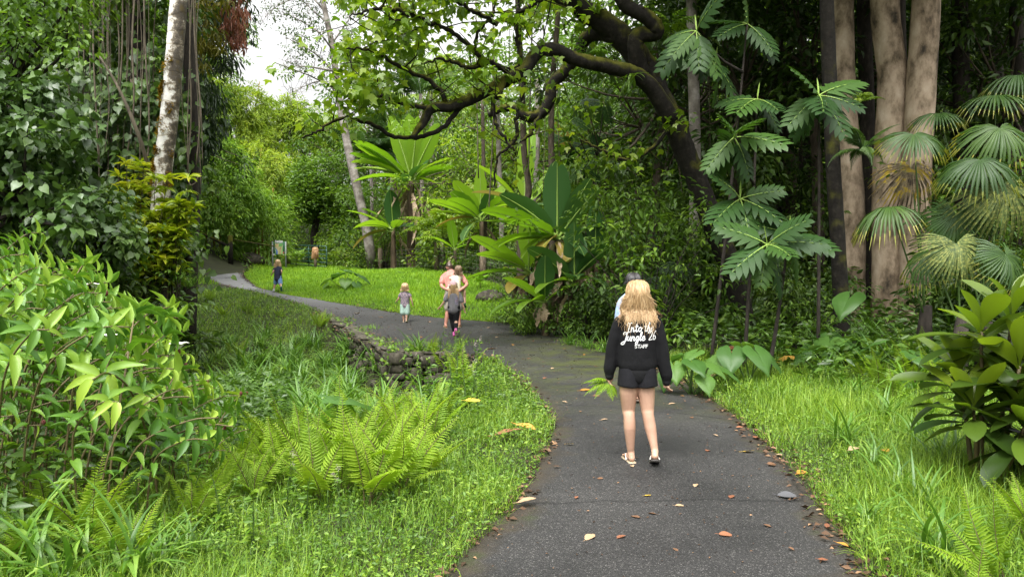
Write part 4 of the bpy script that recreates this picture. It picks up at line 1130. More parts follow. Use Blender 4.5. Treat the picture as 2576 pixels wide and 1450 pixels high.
taro('low taro on the right bank just left of the cordyline', B(2270, 9.6), taro_rand(5, .45, .3))
p = Gp(865, 735)
taro('leafy taro clump standing alone in the middle of the lawn edge', p, [(-.5, .1, .45, .42, 2.9, -.3), (-.15, -.1, .62, .45, 2.4, -.2), (.2, 0, .70, .5, .3, -.2), (.55, .1, .55, .45, -.2, -.4), (.1, -.2, .40, .4, -1.4, -.6), (-.6, -.1, .25, .34, -2.6, -.8), (.5, -.2, .28, .36, -.8, -.8), (0, .3, .75, .4, 1.2, -.1)])
taro('small low taro in the lawn before the fence', Gp(1010, 706), taro_rand(4, .35, .35))

# ---------------------------------------------------------------- tall weeds in front of the wall and on the verge
def weed(h, n, fl):
    r = thing('tall_weed', '', 'plant'); s = Acc(); a = Acc(); c = Acc()
    for q in range(3):
        e = np.array((rng.normal(0, .10), rng.normal(0, .06), h * rng.uniform(.75, 1)))
        pts = curve_pts([(rng.normal(0, .02), 0, 0), e * np.array((.4, .4, .5)) + np.array((rng.normal(0, .03), 0, 0)), e], 12)
        tube(s, pts, [.006, .004, .002], 5, cap=False)
        k = rng.uniform(.2, .95, n); p = np.stack([np.interp(k, np.linspace(0, 1, 12), pts[:, i]) for i in range(3)], -1)
        f = randdir(n, -.1, .55); LL = rng.uniform(.05, .13, n) * (1.1 - .5 * k)
        leaves(a, L_MD, p, f, np.array((0, 0, 1.)) + rng.normal(0, .25, (n, 3)), LL, LL * .4, np.clip(rng.normal(.5, .2, n), 0, 1))
        if fl:
            m = 30; leaves(c, L_LO, e + rng.normal(0, .016, (m, 3)), randdir(m), randdir(m), .012, .010, rng.uniform(.4, .9, m))
    obj('stem', s, M_petiole, r); obj('foliage', a, M_weed, r)
    if fl: obj('flower_head', c, M_seed, r)
    return r
M_seed = leafmat('pale_seed_head', (.20, .17, .12), (.33, .29, .23), (.44, .38, .37), rough=.8, trans=.2, spec=.2, green=False)
weeds_ = [weed(.75, 16, 1), weed(.55, 18, 0), weed(.95, 14, 0)]
wu = set()
for i, (px, py, k, sc) in enumerate([(1055, 1010, 0, 1.0), (1110, 1005, 2, 1.0), (1150, 1000, 2, 1.1), (1190, 1010, 0, 1.1), (1225, 1005, 2, .9), (1085, 1030, 1, 1.2), (1140, 1040, 1, 1.3), (1175, 1050, 1, 1.2), (1205, 1060, 0, .9), (1120, 1080, 1, 1.2), (1240, 1040, 1, .9), (1100, 960, 2, 1.2), (1165, 950, 2, 1.15),
                                     (770, 1330, 1, .7), (860, 1340, 0, .55), (560, 1350, 1, .8), (640, 1400, 1, .7), (720, 1290, 0, .6), (1000, 1330, 1, .5), (480, 1300, 1, .9), (900, 1420, 1, .45), (430, 1420, 1, .6), (1080, 1290, 1, .5), (560, 1440, 1, .5), (1180, 1200, 1, .45), (1040, 1400, 1, .4), (1230, 1130, 1, .5), (700, 1430, 1, .5), (350, 1340, 1, .8), (810, 1450, 1, .45)]):
    p = G(px, py); r = weeds_[k] if k not in wu else dup(weeds_[k], p); wu.add(k)
    r.location = p; r.scale = (sc,) * 3; r.rotation_euler = (0, 0, rng.uniform(0, 6.28))
    if py < 1100: r['label'] = ('tall thin weed with a pale seed head in front of the wall', 'leafy weed among the tall ferns in front of the wall', 'tallest thin leafy weed reaching up before the far walkers')[k]; r['group'] = ('seeding weeds before the wall', 'leafy weeds before the wall', 'tallest weeds before the wall')[k]
    else: r['label'] = 'leafy weed standing out of the near grass on the left verge' if k else 'weed with pale mauve flower heads near the bright ferns'; r['group'] = 'weeds on the near verge' if k else 'mauve flowered weeds'

def wall_creeper():
    line = [Gp(*q) for q in ((1120, 888), (1000, 886), (985, 882), (930, 852), (880, 824), (838, 802))]
    base = line[2]
    r = thing('wall_creeper', 'yellow green creeper with round leaves hanging over the stone wall', 'vine', base)
    a = Acc(); s = Acc(); L = np.array([list(p) for p in line]) - np.array(list(base))
    for k in range(20):
        t = rng.uniform(0, 5); i = int(t); q = L[i] * (1 - t + i) + L[min(i + 1, 5)] * (t - i)
        e = q + np.array((rng.normal(-.05, .1), -rng.uniform(.15, .3), -rng.uniform(.15, .55)))
        c = curve_pts([q + (0, 0, .05), q + np.array((0, -.15, .03)), e], 8); tube(s, c, .004, 4, cap=False)
        n = 16; p = c[rng.integers(0, 8, n)] + rng.normal(0, .05, (n, 3)); LL = rng.uniform(.04, .08, n)
        leaves(a, L_HEART, p, randdir(n, -.8, .2), np.array((0, -.8, .6)) + rng.normal(0, .3, (n, 3)), LL, LL * .9, np.clip(rng.normal(.6, .2, n), 0, 1))
    obj('stem', s, M_petiole, r); obj('foliage', a, M_weed, r)
wall_creeper()
for (px, py, k, sc) in ((2150, 1010, 0, .8), (2230, 1060, 0, .9), (2300, 1120, 0, .9), (2200, 1180, 2, .9), (2120, 985, 2, 1.0), (2260, 1240, 2, 1.0), (2330, 1290, 0, .8), (2180, 1330, 2, .8), (2050, 1040, 2, .8), (1960, 1010, 2, .7), (2300, 1000, 1, 1.0), (2380, 1180, 0, .9)):
    place_strap(k, G(px, py), sc, 'small grass clump standing in the right verge', 'grass clumps on the right verge')
for (px, py, k, sc) in ((2230, 925, 1, .9), (2180, 965, 0, .8), (2290, 975, 0, .9), (2250, 1010, 2, .8), (2340, 1010, 1, .9), (2120, 925, 2, .7)):
    place_fern(k, G(px, py), rng.uniform(0, 6), sc, 'bright fern growing left of the cordyline on the right bank', 'ferns on the right bank')
for (px, py, k, sc) in ((120, 1330, 1, .7), (180, 1290, 0, .7), (420, 1380, 2, .6), (480, 1330, 0, .7), (540, 1290, 1, .7), (280, 1350, 0, .6), (60, 1300, 2, .7)):
    place_fern(k, G(px, py), rng.uniform(0, 6), sc, 'fern mixed into the grass in front of the ginger thicket', 'ferns before the ginger thicket')
for (px, py, k, sc) in ((100, 1400, 1, .8), (200, 1420, 1, .8), (260, 1460, 1, .8), (400, 1450, 0, .7), (40, 1480, 1, .9), (330, 1400, 0, .7), (480, 1400, 2, .8)):
    place_strap(k, G(px, py), sc, 'broad bladed grass clump in front of the ginger thicket', 'broad grass before the ginger thicket')
# ================================================================ trees
def rel(pts, base):
    b = np.array(list(base)); return np.array([list(p) for p in pts]) - b
# ---------------------------------------------------------------- pale ringed trunk with its skirt of shrubs, left
def pale_tree():
    Y = 16.0
    base = B(398, Y)
    r = thing('pale_trunk_tree', 'tall pale ringed trunk with moss bumps rising from a skirt of yellow green shrubs', 'tree', base)
    pts = rel([B(398, Y), P(400, 700, Y), P(402, 560, Y), P(410, 430, Y), P(425, 300, Y), P(438, 150, Y), P(450, 0, Y), P(462, -160, Y), P(480, -420, Y), P(500, -640, Y)], base)
    a = Acc(); tube(a, curve_pts(pts, 80), [.24, .22, .20, .19, .185, .18, .175, .17, .16, .14], 20, .5, wob=.03)
    tr = obj('trunk', a, M_white, r, sm=True)
    mo = Acc()                        # moss cushions along the left flank and in rings
    for k in range(46):
        py = rng.uniform(150, 500); q = P(np.interp(py, [0, 150, 300, 430, 560], [450, 438, 425, 410, 402]), py, Y) - base
        an = rng.normal(math.pi, .6) if k < 34 else rng.uniform(0, 6.28)
        c = np.array(list(q)) + np.array((math.cos(an) * .17, -abs(math.sin(an)) * .17, 0))
        clump_leaves(mo, [c], rng.uniform(.05, .10), 90, L_LO, .045, .6, .5, droop=0, squash=1.2)
    M_cush = leafmat('ochre_moss', (.07, .05, .006), (.17, .12, .012), (.26, .21, .03), rough=.9, trans=.1, spec=.1)
    obj('moss', mo, M_cush, tr)
    # crown far above the frame
    cr = Acc(); top = pts[-1]
    cen = top + randdir(16, -.4, 1) * np.array((2.6, 2.6, 1.4))
    limbs(cr, top, cen, .09)
    obj('branch', cr, M_white, tr)
    lf = Acc(); clump_leaves(lf, cen, 1.0, 110, L_LO, .22, .4, .5)
    obj('crown', lf, M_dark, r)
    # the dark mass of roots and fern trash that hugs the foot
    rt = Acc()
    for k in range(150):
        an = rng.uniform(0, 6.28); z0 = rng.uniform(.7, 1.3); rr = .2 + .42 * rng.random()
        x, y = math.cos(an) * rr, math.sin(an) * rr
        tube(rt, [(x * .4, y * .4, z0 + .45), (x * .95, y * .95, z0 + .1), (x, y, z0 - rng.uniform(.2, .6))], [.03, .02, .006], 4, .5)
    clump_leaves(rt, [(0, 0, 1.05), (.25, 0, .95), (-.25, 0, .95), (0, -.25, .9), (.1, .2, .8)], .5, 500, L_LO, .16, .25, .4, droop=1.2)
    obj('root_mass', rt, M_bark_dark, r)
    return base
PB = pale_tree()
def whorl_shrub(label, base, tips, M, L=.17, group=None):
    r = thing('whorled_shrub', label, 'shrub', base, group=group)
    st = Acc(); lf = Acc()
    for t in tips:
        t = np.array(list(t)) - np.array(list(base))
        root = np.array((t[0] * .35 + rng.normal(0, .06), t[1] * .35, max(0.0, t[2] * rng.uniform(0, .5))))
        c = curve_pts([root, (root + t) / 2 + np.array((0, 0, -.08)) + rng.normal(0, .04, 3), t], 6)
        tube(st, c, [.014, .006], 5, .5)
        for q, nn in ((1.0, 11), (.86, 7), (.7, 5)):
            o = root + (t - root) * q if q < 1 else t
            n = nn
            ph = rng.uniform(0, 6.28) + np.arange(n) * 2.4
            el = rng.uniform(-.1, .95, n) if q == 1 else rng.uniform(-.3, .5, n)
            f = np.stack([np.cos(ph) * np.cos(el), np.sin(ph) * np.cos(el), np.sin(el)], -1)
            leaves(lf, L_LANCE, np.repeat(o[None], n, 0) + f * .01, f, np.array((0, 0, 1.)) + rng.normal(0, .2, (n, 3)), L * rng.uniform(.7, 1.1, n), L * .33, np.clip(rng.normal(.5, .2, n) + .15 * (q == 1) * (rng.random() < .5), 0, 1))
    obj('stem', st, M_bark_brown, r); obj('foliage', lf, M, r)
    return r
def px_tips(n, x0, x1, y0, y1, Y, dy=.5):
    return [P(rng.uniform(x0, x1), rng.uniform(y0, y1), Y + rng.uniform(-dy, dy * .4)) for _ in range(n)]
whorl_shrub('yellow green epiphytic shrub hugging the foot of the pale trunk, upper part', PB + Vector((.05, -.25, 1.9)), px_tips(19, 370, 490, 430, 620, 15.6), M_epi, .27)
whorl_shrub('yellow green shrub spreading right of the pale trunk with upright leaf rosettes', PB + Vector((.3, -.2, 1.2)), px_tips(15, 415, 472, 500, 690, 15.5), M_epi, .27)
whorl_shrub('yellow shrub standing left of the pale trunk against the dark vines', PB + Vector((-.7, .2, 1.5)), px_tips(14, 285, 375, 410, 520, 16.2), M_epi, .27)
whorl_shrub('green yellow shrub at the left foot of the pale trunk behind the ginger', PB + Vector((-.5, -.2, .9)), px_tips(24, 280, 420, 520, 690, 15.4), M_epi, .27)
whorl_shrub('darker leafy shrub under the hanging root mass at the pale trunk', PB + Vector((0, -.6, 0)), px_tips(24, 350, 480, 760, 860, 15.0), M_mid, .2)
for px, py, k in ((450, 690, 0), (385, 720, 2), (480, 700, 2)):
    q = P(px, py + 20, 15.4)
    place_strap(k, q, 1.0, 'strap leaved epiphyte growing on the root mass of the pale trunk', 'epiphytes on the root mass')
def pinnate_shrub(label, base, n, L, M=None, group=None, h=.6):
    r = thing('pinnate_shrub', label, 'shrub', base, group=group)
    a = Acc(); s = Acc()
    tube(s, [(0, 0, 0), (.03, 0, h * .6), (.02, .02, h)], [.012, .006], 5)
    for i in range(n):
        frond(a, (.02, 0, h * rng.uniform(.35, 1)), i * 2.4, rng.uniform(.5, 1.1), rng.uniform(.3, .9), L * rng.uniform(.8, 1.1), 8, L * .24, L * .13, rng.uniform(.4, .7), L_MD, start=.25, ang=1.2, stem=.004)
    obj('stem', s, M_bark_brown, r); obj('foliage', a, M or M_mid, r)
    return r
pinnate_shrub('pinnate leaved shrub in front of the root mass left of the grassy bank', B(405, 13.2), 14, .6, h=1.0)
pinnate_shrub('small pinnate shrub leaning from the pale trunk over the grassy bank', B(435, 14.4), 8, .6, h=.8)
pinnate_shrub('pale pinnate shrub in front of the green metal gate', B(745, 42.5), 12, 1.0, M_weed, h=.9)
pinnate_shrub('bright pinnate shrub at the lawn edge right of the group of walkers', B(1208, 24), 9, .5, M_lawn, h=.4)

# ---------------------------------------------------------------- left wall of vegetation
def hib_tree(label, base, clumps, n, L, M, trunk=True, tm=L_HEART, wr=.85, group=None, name='broad_leaved_tree', rad=.5):
    r = thing(name, label, 'tree', base, group=group)
    cen = rel(clumps, base)
    t = Acc()
    top = np.array((0, 0, cen[:, 2].mean() * .8))
    tube(t, curve_pts([(0, 0, -.2), (.1, .1, top[2] * .5), top], 10), [.13, .10, .07], 8, wob=.06)
    limbs(t, top, cen[::2], .05)
    obj('trunk', t, M_bark_dark, r, sm=True)
    a = Acc(); clump_leaves(a, cen, rad, n, tm, L, wr, .45, droop=.55, upj=.5, out=.8)
    obj('crown', a, M, r)
    return r
def px_clumps(n, poly, Y0, Y1):
    poly = np.array(poly, float); out = []
    while len(out) < n:
        x = rng.uniform(poly[:, 0].min(), poly[:, 0].max()); y = rng.uniform(poly[:, 1].min(), poly[:, 1].max())
        if in_poly(poly, np.array([x]), np.array([y]))[0]: out.append(P(x, y, rng.uniform(Y0, Y1)))
    return out
hib_tree('broad tree with heart shaped grey green leaves at the far left', B(60, 12.2), px_clumps(70, [(-120, 130), (90, 160), (150, 250), (230, 400), (200, 560), (120, 640), (-120, 640)], 11.2, 13.0), 60, .15, M_hib)
hib_tree('leafy heart leaved sapling right of the big grey green tree, behind the ginger', B(250, 13.5), px_clumps(30, [(170, 480), (290, 470), (330, 600), (300, 680), (150, 660)], 12.8, 14.0), 50, .13, M_hib, rad=.4)
hib_tree('tall dark green tree hanging over the top left corner', B(40, 14.5), px_clumps(60, [(-150, -250), (260, -250), (240, 60), (200, 190), (90, 170), (-150, 150)], 12.2, 15.0), 70, .12, M_mid, rad=.55, wr=.6, tm=L_MD)
# host trees behind the lianas
def host_tree(label, px, Y, lean, rad, crown, n, M, L):
    base = B(px, Y)
    r = thing('liana_tree', label, 'tree', base)
    t = Acc(); top = P(px + lean, -300, Y) - base
    tube(t, curve_pts([(0, 0, -.3), np.array(list(top)) * .5 + np.array((.2, 0, 0)), top], 14), [rad, rad * .85, rad * .6], 12, wob=.05)
    cen = rel(crown, base); limbs(t, np.array(list(top)), cen[::3], rad * .3)
    obj('trunk', t, M_bark_dark, r, sm=True)
    a = Acc(); clump_leaves(a, cen, .75, n, L_MD, L, .5, .42, droop=.5)
    obj('crown', a, M, r)
host_tree('dark vine hung tree left of the pale trunk', 335, 18.5, -8, .30, px_clumps(46, [(150, -420), (440, -420), (430, 30), (330, 90), (230, 110), (150, 60)], 17, 20), 90, M_dark, .2)
host_tree('second dark vine hung tree behind the grey green leaves', 205, 19.5, 10, .24, px_clumps(46, [(-60, -400), (260, -420), (240, 120), (100, 250), (-60, 250)], 18, 21), 80, M_dark, .2)
host_tree('slim dark tree close behind the pale trunk', 470, 19.0, -20, .2, px_clumps(18, [(420, -380), (560, -380), (480, 60), (420, 60)], 18, 20), 80, M_dark, .2)
# climbing philodendrons that clothe the gap between them
M_clim = leafmat('climber_leaf', (.02, .055, .012), (.05, .12, .022), (.11, .21, .04), rough=.4, trans=.32, spec=.45)
def climber(label, px, Y, py0, py1, w, n, L, M=M_clim, tm=L_HEART, wr=.75, group=None):
    base = B(px, Y)
    r = thing('climbing_vine', label, 'vine', base, group=group)
    a = Acc(); s = Acc()
    pz0 = P(px, py0, Y).z - base.z; pz1 = P(px, py1, Y).z - base.z
    tube(s, curve_pts([(0, 0, 0), (.08, 0, (pz0 + max(pz1, .3)) / 2), (0, 0, pz0)], 12), .02, 5)
    wm = w * Y / F
    N = n
    pos = np.stack([rng.normal(0, wm, N), rng.normal(0, .35, N), rng.uniform(pz1, pz0, N)], -1)
    f = np.stack([rng.normal(0, .5, N), rng.normal(-.5, .4, N), rng.normal(-.7, .3, N)], -1)
    up = np.stack([rng.normal(0, .3, N), rng.normal(-.8, .3, N), rng.normal(.6, .3, N)], -1)
    LL = L * rng.uniform(.6, 1.15, N)
    leaves(a, tm, pos, f, up, LL, LL * wr, np.clip(rng.normal(.45, .2, N), 0, 1))
    obj('stem', s, M_liana, r); obj('foliage', a, M, r)
for i, (px, Y, y0, y1, w, n, L) in enumerate(((230, 17.5, 250, 640, 45, 700, .20), (290, 17.8, 330, 640, 40, 750, .20), (340, 17.2, 200, 600, 45, 750, .22), (395, 17.8, 120, 500, 30, 420, .24), (440, 18.2, 180, 640, 25, 480, .22), (260, 18.5, 60, 480, 60, 600, .2), (180, 17.0, 150, 560, 55, 700, .2), (390, 18.8, 330, 680, 50, 700, .2), (200, 16.2, 520, 720, 70, 700, .18), (340, 16.8, 560, 730, 80, 800, .18))):
    climber('dark climbing vine with heart shaped leaves among the hanging lianas on the left', px, Y, y0, y1, w, n, L, group='leafy climbers on the left')
# hanging lianas
for i in range(34):
    px = [212, 226, 240, 252, 262, 270, 286, 300, 309, 318, 330, 352, 361, 372, 236, 280, 325, 345, 468, 476, 490, 500, 458, 512, 205, 246, 294, 384, 275, 314, 338, 222, 260, 366][i]
    Y = rng.uniform(16.3, 17.6)
    y1 = rng.uniform(380, 500) if px < 450 else rng.uniform(400, 520)
    top = P(px + rng.normal(0, 8), -60, Y); bot = P(px + rng.normal(0, 6), y1, Y)
    q = [top, top.lerp(bot, .35) + Vector((rng.normal(0, .06), 0, 0)), top.lerp(bot, .7) + Vector((rng.normal(0, .05), 0, 0)), bot]
    if i % 6 == 0: q += [bot + Vector((.12, 0, -.12)), bot + Vector((.22, .0, .05))]
    a = Acc(); tube(a, curve_pts(rel(q, bot), 18), rng.choice([.006, .009, .012, .018]), 5, wob=.15)
    o = obj('hanging_liana', a, M_liana, loc=bot, sm=True)
    tag(o, 'thin pale liana hanging straight down before the dark trees on the left', 'vine', 'hanging lianas on the left')
a = Acc(); q = [P(290, 180, 16.5), P(340, 260, 16.4), P(400, 390, 16.4), P(470, 600, 16.5)]
# leaning dead pole among them
q = [P(275, 160, 16.2), P(330, 250, 16.2), P(400, 400, 16.2), P(470, 560, 16.2)]
q = [P(270, 150, 16.1), P(345, 300, 16.1), P(410, 430, 16.3)]
tube(a, curve_pts(rel([P(250, 140, 16.2), P(300, 225, 16.2), P(345, 330, 16.2), P(372, 420, 16.4), P(400, 560, 16.8)], P(400, 560, 16.8)), 16), [.02, .045, .05], 6, wob=.06)
tag(obj('leaning_pole', a, M_liana, loc=P(400, 560, 16.8), sm=True), 'grey dead stem leaning diagonally across the hanging lianas', 'branch')

# mango with drooping leaves
def mango():
    Y = 22.0
    base = B(455, 24)
    r = thing('mango_tree', 'dark drooping leaved tree behind the pale trunk with a reddish flush at its right edge', 'tree', base)
    t = Acc(); top = np.array(list(P(470, -200, 24) - base))
    tube(t, curve_pts([(0, 0, -.3), top * .5 + np.array((.3, 0, 0)), top], 12), [.4, .3, .22], 12, wob=.05)
    poly = [(430, -420), (600, -420), (612, 40), (600, 140), (560, 190), (535, 260), (520, 350), (450, 360), (440, 120)]
    cen = rel(px_clumps(95, poly, 21, 24), base)
    low = rel(px_clumps(22, [(455, 230), (530, 250), (545, 330), (500, 390), (455, 400)], 21, 22.5), base)
    limbs(t, top, cen[::3], .12)
    obj('trunk', t, M_bark_dark, r, sm=True)
    a = Acc(); clump_leaves(a, np.vstack([cen, low]), .52, 78, L_LANCE, .24, .24, .45, droop=1.1, out=.8)
    obj('crown', a, M_mango, r)
    b = Acc(); clump_leaves(b, rel(px_clumps(16, [(575, -60), (608, -60), (610, 60), (600, 130), (575, 100)], 21, 22), base), .3, 34, L_LANCE, .22, .22, .5, droop=1.6, out=.5)
    obj('young_leaves', b, M_mango_new, r).name = 'red_flush'
    c = Acc(); clump_leaves(c, rel(px_clumps(16, [(500, -40), (570, -40), (560, 60), (540, 150), (500, 180), (490, 40)], 20.6, 21.3), base), .3, 40, L_LANCE, .22, .25, .5, droop=1.0, out=.7)
    obj('yellow_flush', c, M_mango_yel, r)
mango()

# ---------------------------------------------------------------- bamboo
def bamboo(label, base_px, Y, domes, n, M, culm_px, L=.26, culm_top=300):
    base = B(base_px, Y)
    r = thing('bamboo_clump', label, 'bamboo', base)
    b = np.array(list(base)); mpp = Y / F
    a = Acc()
    for (cx, cy, rx, ry, f) in domes:
        c = np.array(list(P(cx, cy, Y))) - b
        N = int(n * f * 1.0)
        K = max(20, N // 52)
        d = randdir(K, -.55, 1); d[:, 1] = -np.abs(d[:, 1]) * .9 + .15 * rng.random(K)
        rad = np.array((rx * mpp, (rx + ry) * .4 * mpp, ry * mpp))
        cen = c + d * rad * rng.uniform(.55, 1.06, K)[:, None]
        idx = np.repeat(np.arange(K), N // K + 1); m = len(idx)
        # each spray arches outwards and hangs
        along = rng.uniform(0, 1.25, m)[:, None]
        o = nrm(d[idx] * np.array((1, 1, .4)) + rng.normal(0, .12, (m, 3)))
        pos = cen[idx] + o * along * .85 + np.array((0, 0, -1.)) * (along ** 2) * .50 + rng.normal(0, .12, (m, 3))
        f_ = o * .8 + rng.normal(0, .45, (m, 3)) - np.array((0, 0, .55))
        up = np.array((0, 0, 1.)) + rng.normal(0, .35, (m, 3)) + o * .3
        LL = L * 1.12 * rng.uniform(.6, 1.2, m)
        ct = rng.normal(0, .16, K)
        leaves(a, L_LO, pos, f_, up, LL, LL * .2, np.clip(rng.normal(.5, .15, m) + ct[idx], 0, 1))
    obj('foliage', a, M, r)
    for i, cp in enumerate(culm_px):
        s = Acc()
        x0, x1, ytop = cp
        p0 = np.array(list(B(x0, Y + rng.uniform(-.4, .6)))) - b
        p1 = np.array(list(P(x1, ytop, Y))) - b
        tube(s, curve_pts([p0, p0 + (p1 - p0) * np.array((.25, .2, .55)), p1], 9), [.07, .06, .025], 6, rng.random())
        obj('culm', s, M_culm, r, sm=True)
culms = lambda xs, sp, yt: [(x, x + rng.normal(0, sp), yt + rng.uniform(-30, 60)) for x in xs]
bamboo('tall green bamboo clump close behind the white sign', 520, 42, [(530, 400, 65, 90, 1), (545, 500, 85, 110, 1.3), (520, 590, 60, 90, .9), (590, 480, 40, 80, .6)], 5200, M_bamboo, culms([505, 520, 540, 556, 570], 14, 340))
bamboo('drooping bamboo clump with yellow stems between the rail fence and map board', 638, 44, [(640, 530, 62, 50, 1), (668, 590, 34, 70, .8), (600, 520, 50, 50, .6)], 4200, M_bamboo, culms([590, 600, 612, 620, 628, 636, 644, 652, 662, 672, 682], 12, 480))
bamboo('feathery yellowish bamboo clump rising in the middle of the stand', 655, 50, [(655, 420, 55, 55, 1), (640, 470, 60, 50, .6)], 3600, M_bamboo_y, culms([630, 645, 660, 672], 12, 380))
bamboo('tall pale bamboo clump against the sky left of the gap', 580, 60, [(560, 300, 85, 85, 1.2), (610, 270, 60, 50, .8), (530, 250, 60, 60, .8), (600, 360, 90, 60, 1)], 4800, M_bamboo_y, culms([570, 590, 610, 630], 14, 230), L=.32)
bamboo('plumed bamboo clump against the sky under the thin tree', 720, 64, [(710, 300, 60, 60, 1), (770, 330, 70, 55, 1), (690, 350, 70, 70, 1), (840, 340, 60, 50, .8), (750, 400, 110, 60, 1.2)], 4800, M_bamboo_y, culms([690, 720, 750, 790, 830], 14, 260), L=.34)

# ---------------------------------------------------------------- round dense tree behind the gate, sapling, thin tall tree
def crown_tree(name, label, base, trunk_pts, rad, clumps, crad, n, L, wr, M, Mb=None, tm=L_MD, tone=.45, droop=.3, group=None, nl=2, tmat=None):
    r = thing(name, label, 'tree', base, group=group)
    t = Acc(); tp = rel(trunk_pts, base)
    tube(t, curve_pts(tp, 14), rad, 9, wob=.05)
    cen = rel(clumps, base)
    limbs(t, tp[-1], cen[::nl], (rad[-1] if np.ndim(rad) else rad) * .6)
    obj('trunk', t, tmat or M_bark_dark, r, sm=True)
    a = Acc(); clump_leaves(a, cen, crad, n, tm, L, wr, tone, droop=droop)
    obj('crown', a, M, r)
    return r
b_ = B(805, 48)
crown_tree('round_tree', 'dense round crowned tree with dark forked trunk behind the green gate', b_, [b_, P(790, 600, 48), P(800, 540, 48), P(805, 500, 48)], [.28, .22, .16],
           px_clumps(95, [(735, 470), (760, 410), (830, 390), (880, 420), (925, 470), (930, 540), (900, 600), (840, 600), (745, 530), (715, 500)], 46, 49), .8, 110, .26, .42, M_mid, droop=-.1)
b_ = B(845, 46)
crown_tree('leaning_bush', 'bright light green bush arching behind the wooden plaque', b_, [b_, P(845, 640, 46), P(850, 610, 46)], [.05, .03],
           px_clumps(40, [(790, 620), (810, 590), (850, 570), (900, 600), (920, 640), (900, 665), (800, 665)], 44, 47), .5, 60, .22, .35, M_bright)
b_ = B(568, 43)
crown_tree('sapling', 'thin sapling with light leaves standing before the rail fence', b_, [b_, P(567, 620, 43), P(566, 560, 43)], [.04, .02],
           px_clumps(14, [(540, 600), (550, 570), (590, 560), (600, 590), (580, 610)], 42.5, 43.5), .4, 34, .2, .35, M_weed)
b_ = B(938, 38)
tp = [b_, P(925, 590, 38), P(905, 500, 38), P(882, 400, 38), P(868, 330, 38), P(856, 270, 38), P(846, 190, 38), P(835, 110, 38), P(818, 30, 38), P(800, -60, 38)]
M_thin = noisemat('lichen_bark', [(.3, (.06, .05, .04)), (.5, (.20, .175, .15)), (.62, (.34, .31, .28)), (.75, (.16, .12, .03))], 2.2, 8, .9, .3)
r_ = crown_tree('tall_thin_tree', 'tall thin leaning tree with sparse sprays of small leaves against the sky', b_, tp, [.26, .24, .2, .17, .15, .12],
           px_clumps(6, [(760, -60), (900, -60), (880, 40), (820, 20)], 36, 40), .6, 40, .2, .45, M_mid, tmat=M_thin, nl=30)
tw = Acc(); tl = Acc()
for (x0, y0, pts) in ((846, 190, [(810, 150), (770, 120), (720, 95)]), (840, 130, [(800, 80), (750, 50), (700, 25)]), (852, 240, [(815, 205), (770, 215), (730, 235)]), (835, 110, [(870, 60), (900, 10)]), (826, 60, [(780, 20), (740, -20)]), (850, 215, [(885, 190), (930, 160)]), (820, 30, [(770, -10), (690, 20), (655, 62)]), (846, 180, [(790, 170), (745, 165), (710, 150)])):
    c = [P(x0, y0, 38)] + [P(x, y, 38 + rng.normal(0, .6)) for x, y in pts]
    c = curve_pts(rel(c, b_), 16); tube(tw, c, [.06, .03, .008], 4, cap=False)
    for q in c[4:]:
        for _ in range(4):
            e = q + rng.normal(0, .45, 3) + np.array((0, 0, .1))
            tube(tw, [q, (q + e) / 2 + rng.normal(0, .06, 3), e], [.014, .006], 3, cap=False)
            if y0 != 240 and rng.random() < .8: clump_leaves(tl, [e], .28, 7, L_LO, .17, .5, .35, droop=.4)
obj('branch', tw, M_thin, r_); obj('twig_leaves', tl, M_dark, r_).name = 'foliage'

# ---------------------------------------------------------------- bananas
def banana_leaf(r, base, az, th, bend, L, w, M, roll=0, tone=.5, fold=.22, rag=.12, azb=0.0):
    a = Acc()
    w = w * 1.12; L = L * 1.08
    pts = ribbons(a, [base], [az], [th], [bend], [L], [w], 16, 'banana', tone, fold=fold, roll=[roll], rag=rag, azb=[azb])[0]
    # torn edges show as a slightly different tone from strip to strip
    s = Acc(); tube(s, pts, [.035 * L / 2, .02 * L / 2, .004], 5, cap=False)
    lf = obj('leaf', a, M, r, sm=True)
    obj('midrib', s, M_rib, lf, sm=True)
def banana(label, base, h, rad, lv, dead=5, group=None, lean=(0, 0)):
    """lv: (azimuth deg, th deg, bend deg, length, width, material, roll deg)"""
    r = thing('banana_plant', label, 'plant', base, group=group)
    s = Acc(); top = np.array((lean[0], lean[1], h))
    tube(s, curve_pts([(0, 0, -.1), top * .5, top], 12), [rad, rad * .85, rad * .6], 12, wob=.07)
    obj('stem', s, M_pseudo, r, sm=True)
    for (az, th, bend, L, w, M, roll) in lv:
        banana_leaf(r, top + rng.normal(0, .03, 3), R(az), R(th * .86), R(bend * (.62 if th < 80 else 1)), L, w, M, R(roll), rng.uniform(.4, .7))
    for k in range(dead):
        a = Acc()
        q = top * rng.uniform(.75, 1.0)
        az = rng.uniform(0, 6.28)
        q = q + np.array((math.cos(az), math.sin(az), 0)) * rad * rng.uniform(1.0, 2.4)
        ribbons(a, [q], [az], [rng.uniform(2.25, 2.85)], [rng.uniform(-.2, .5)], [h * rng.uniform(.28, .6)], [rng.uniform(.12, .26) * max(1, h / 3)], 12, 'strap', .5, fold=rng.uniform(.3, 1.1), roll=[rng.normal(0, .5)], rag=.55, azb=[rng.normal(0, .5)])
        obj('dead_leaf', a, M_dead, r)
    return r
A, D, Yl = M_banana, M_banana_d, M_banana_y
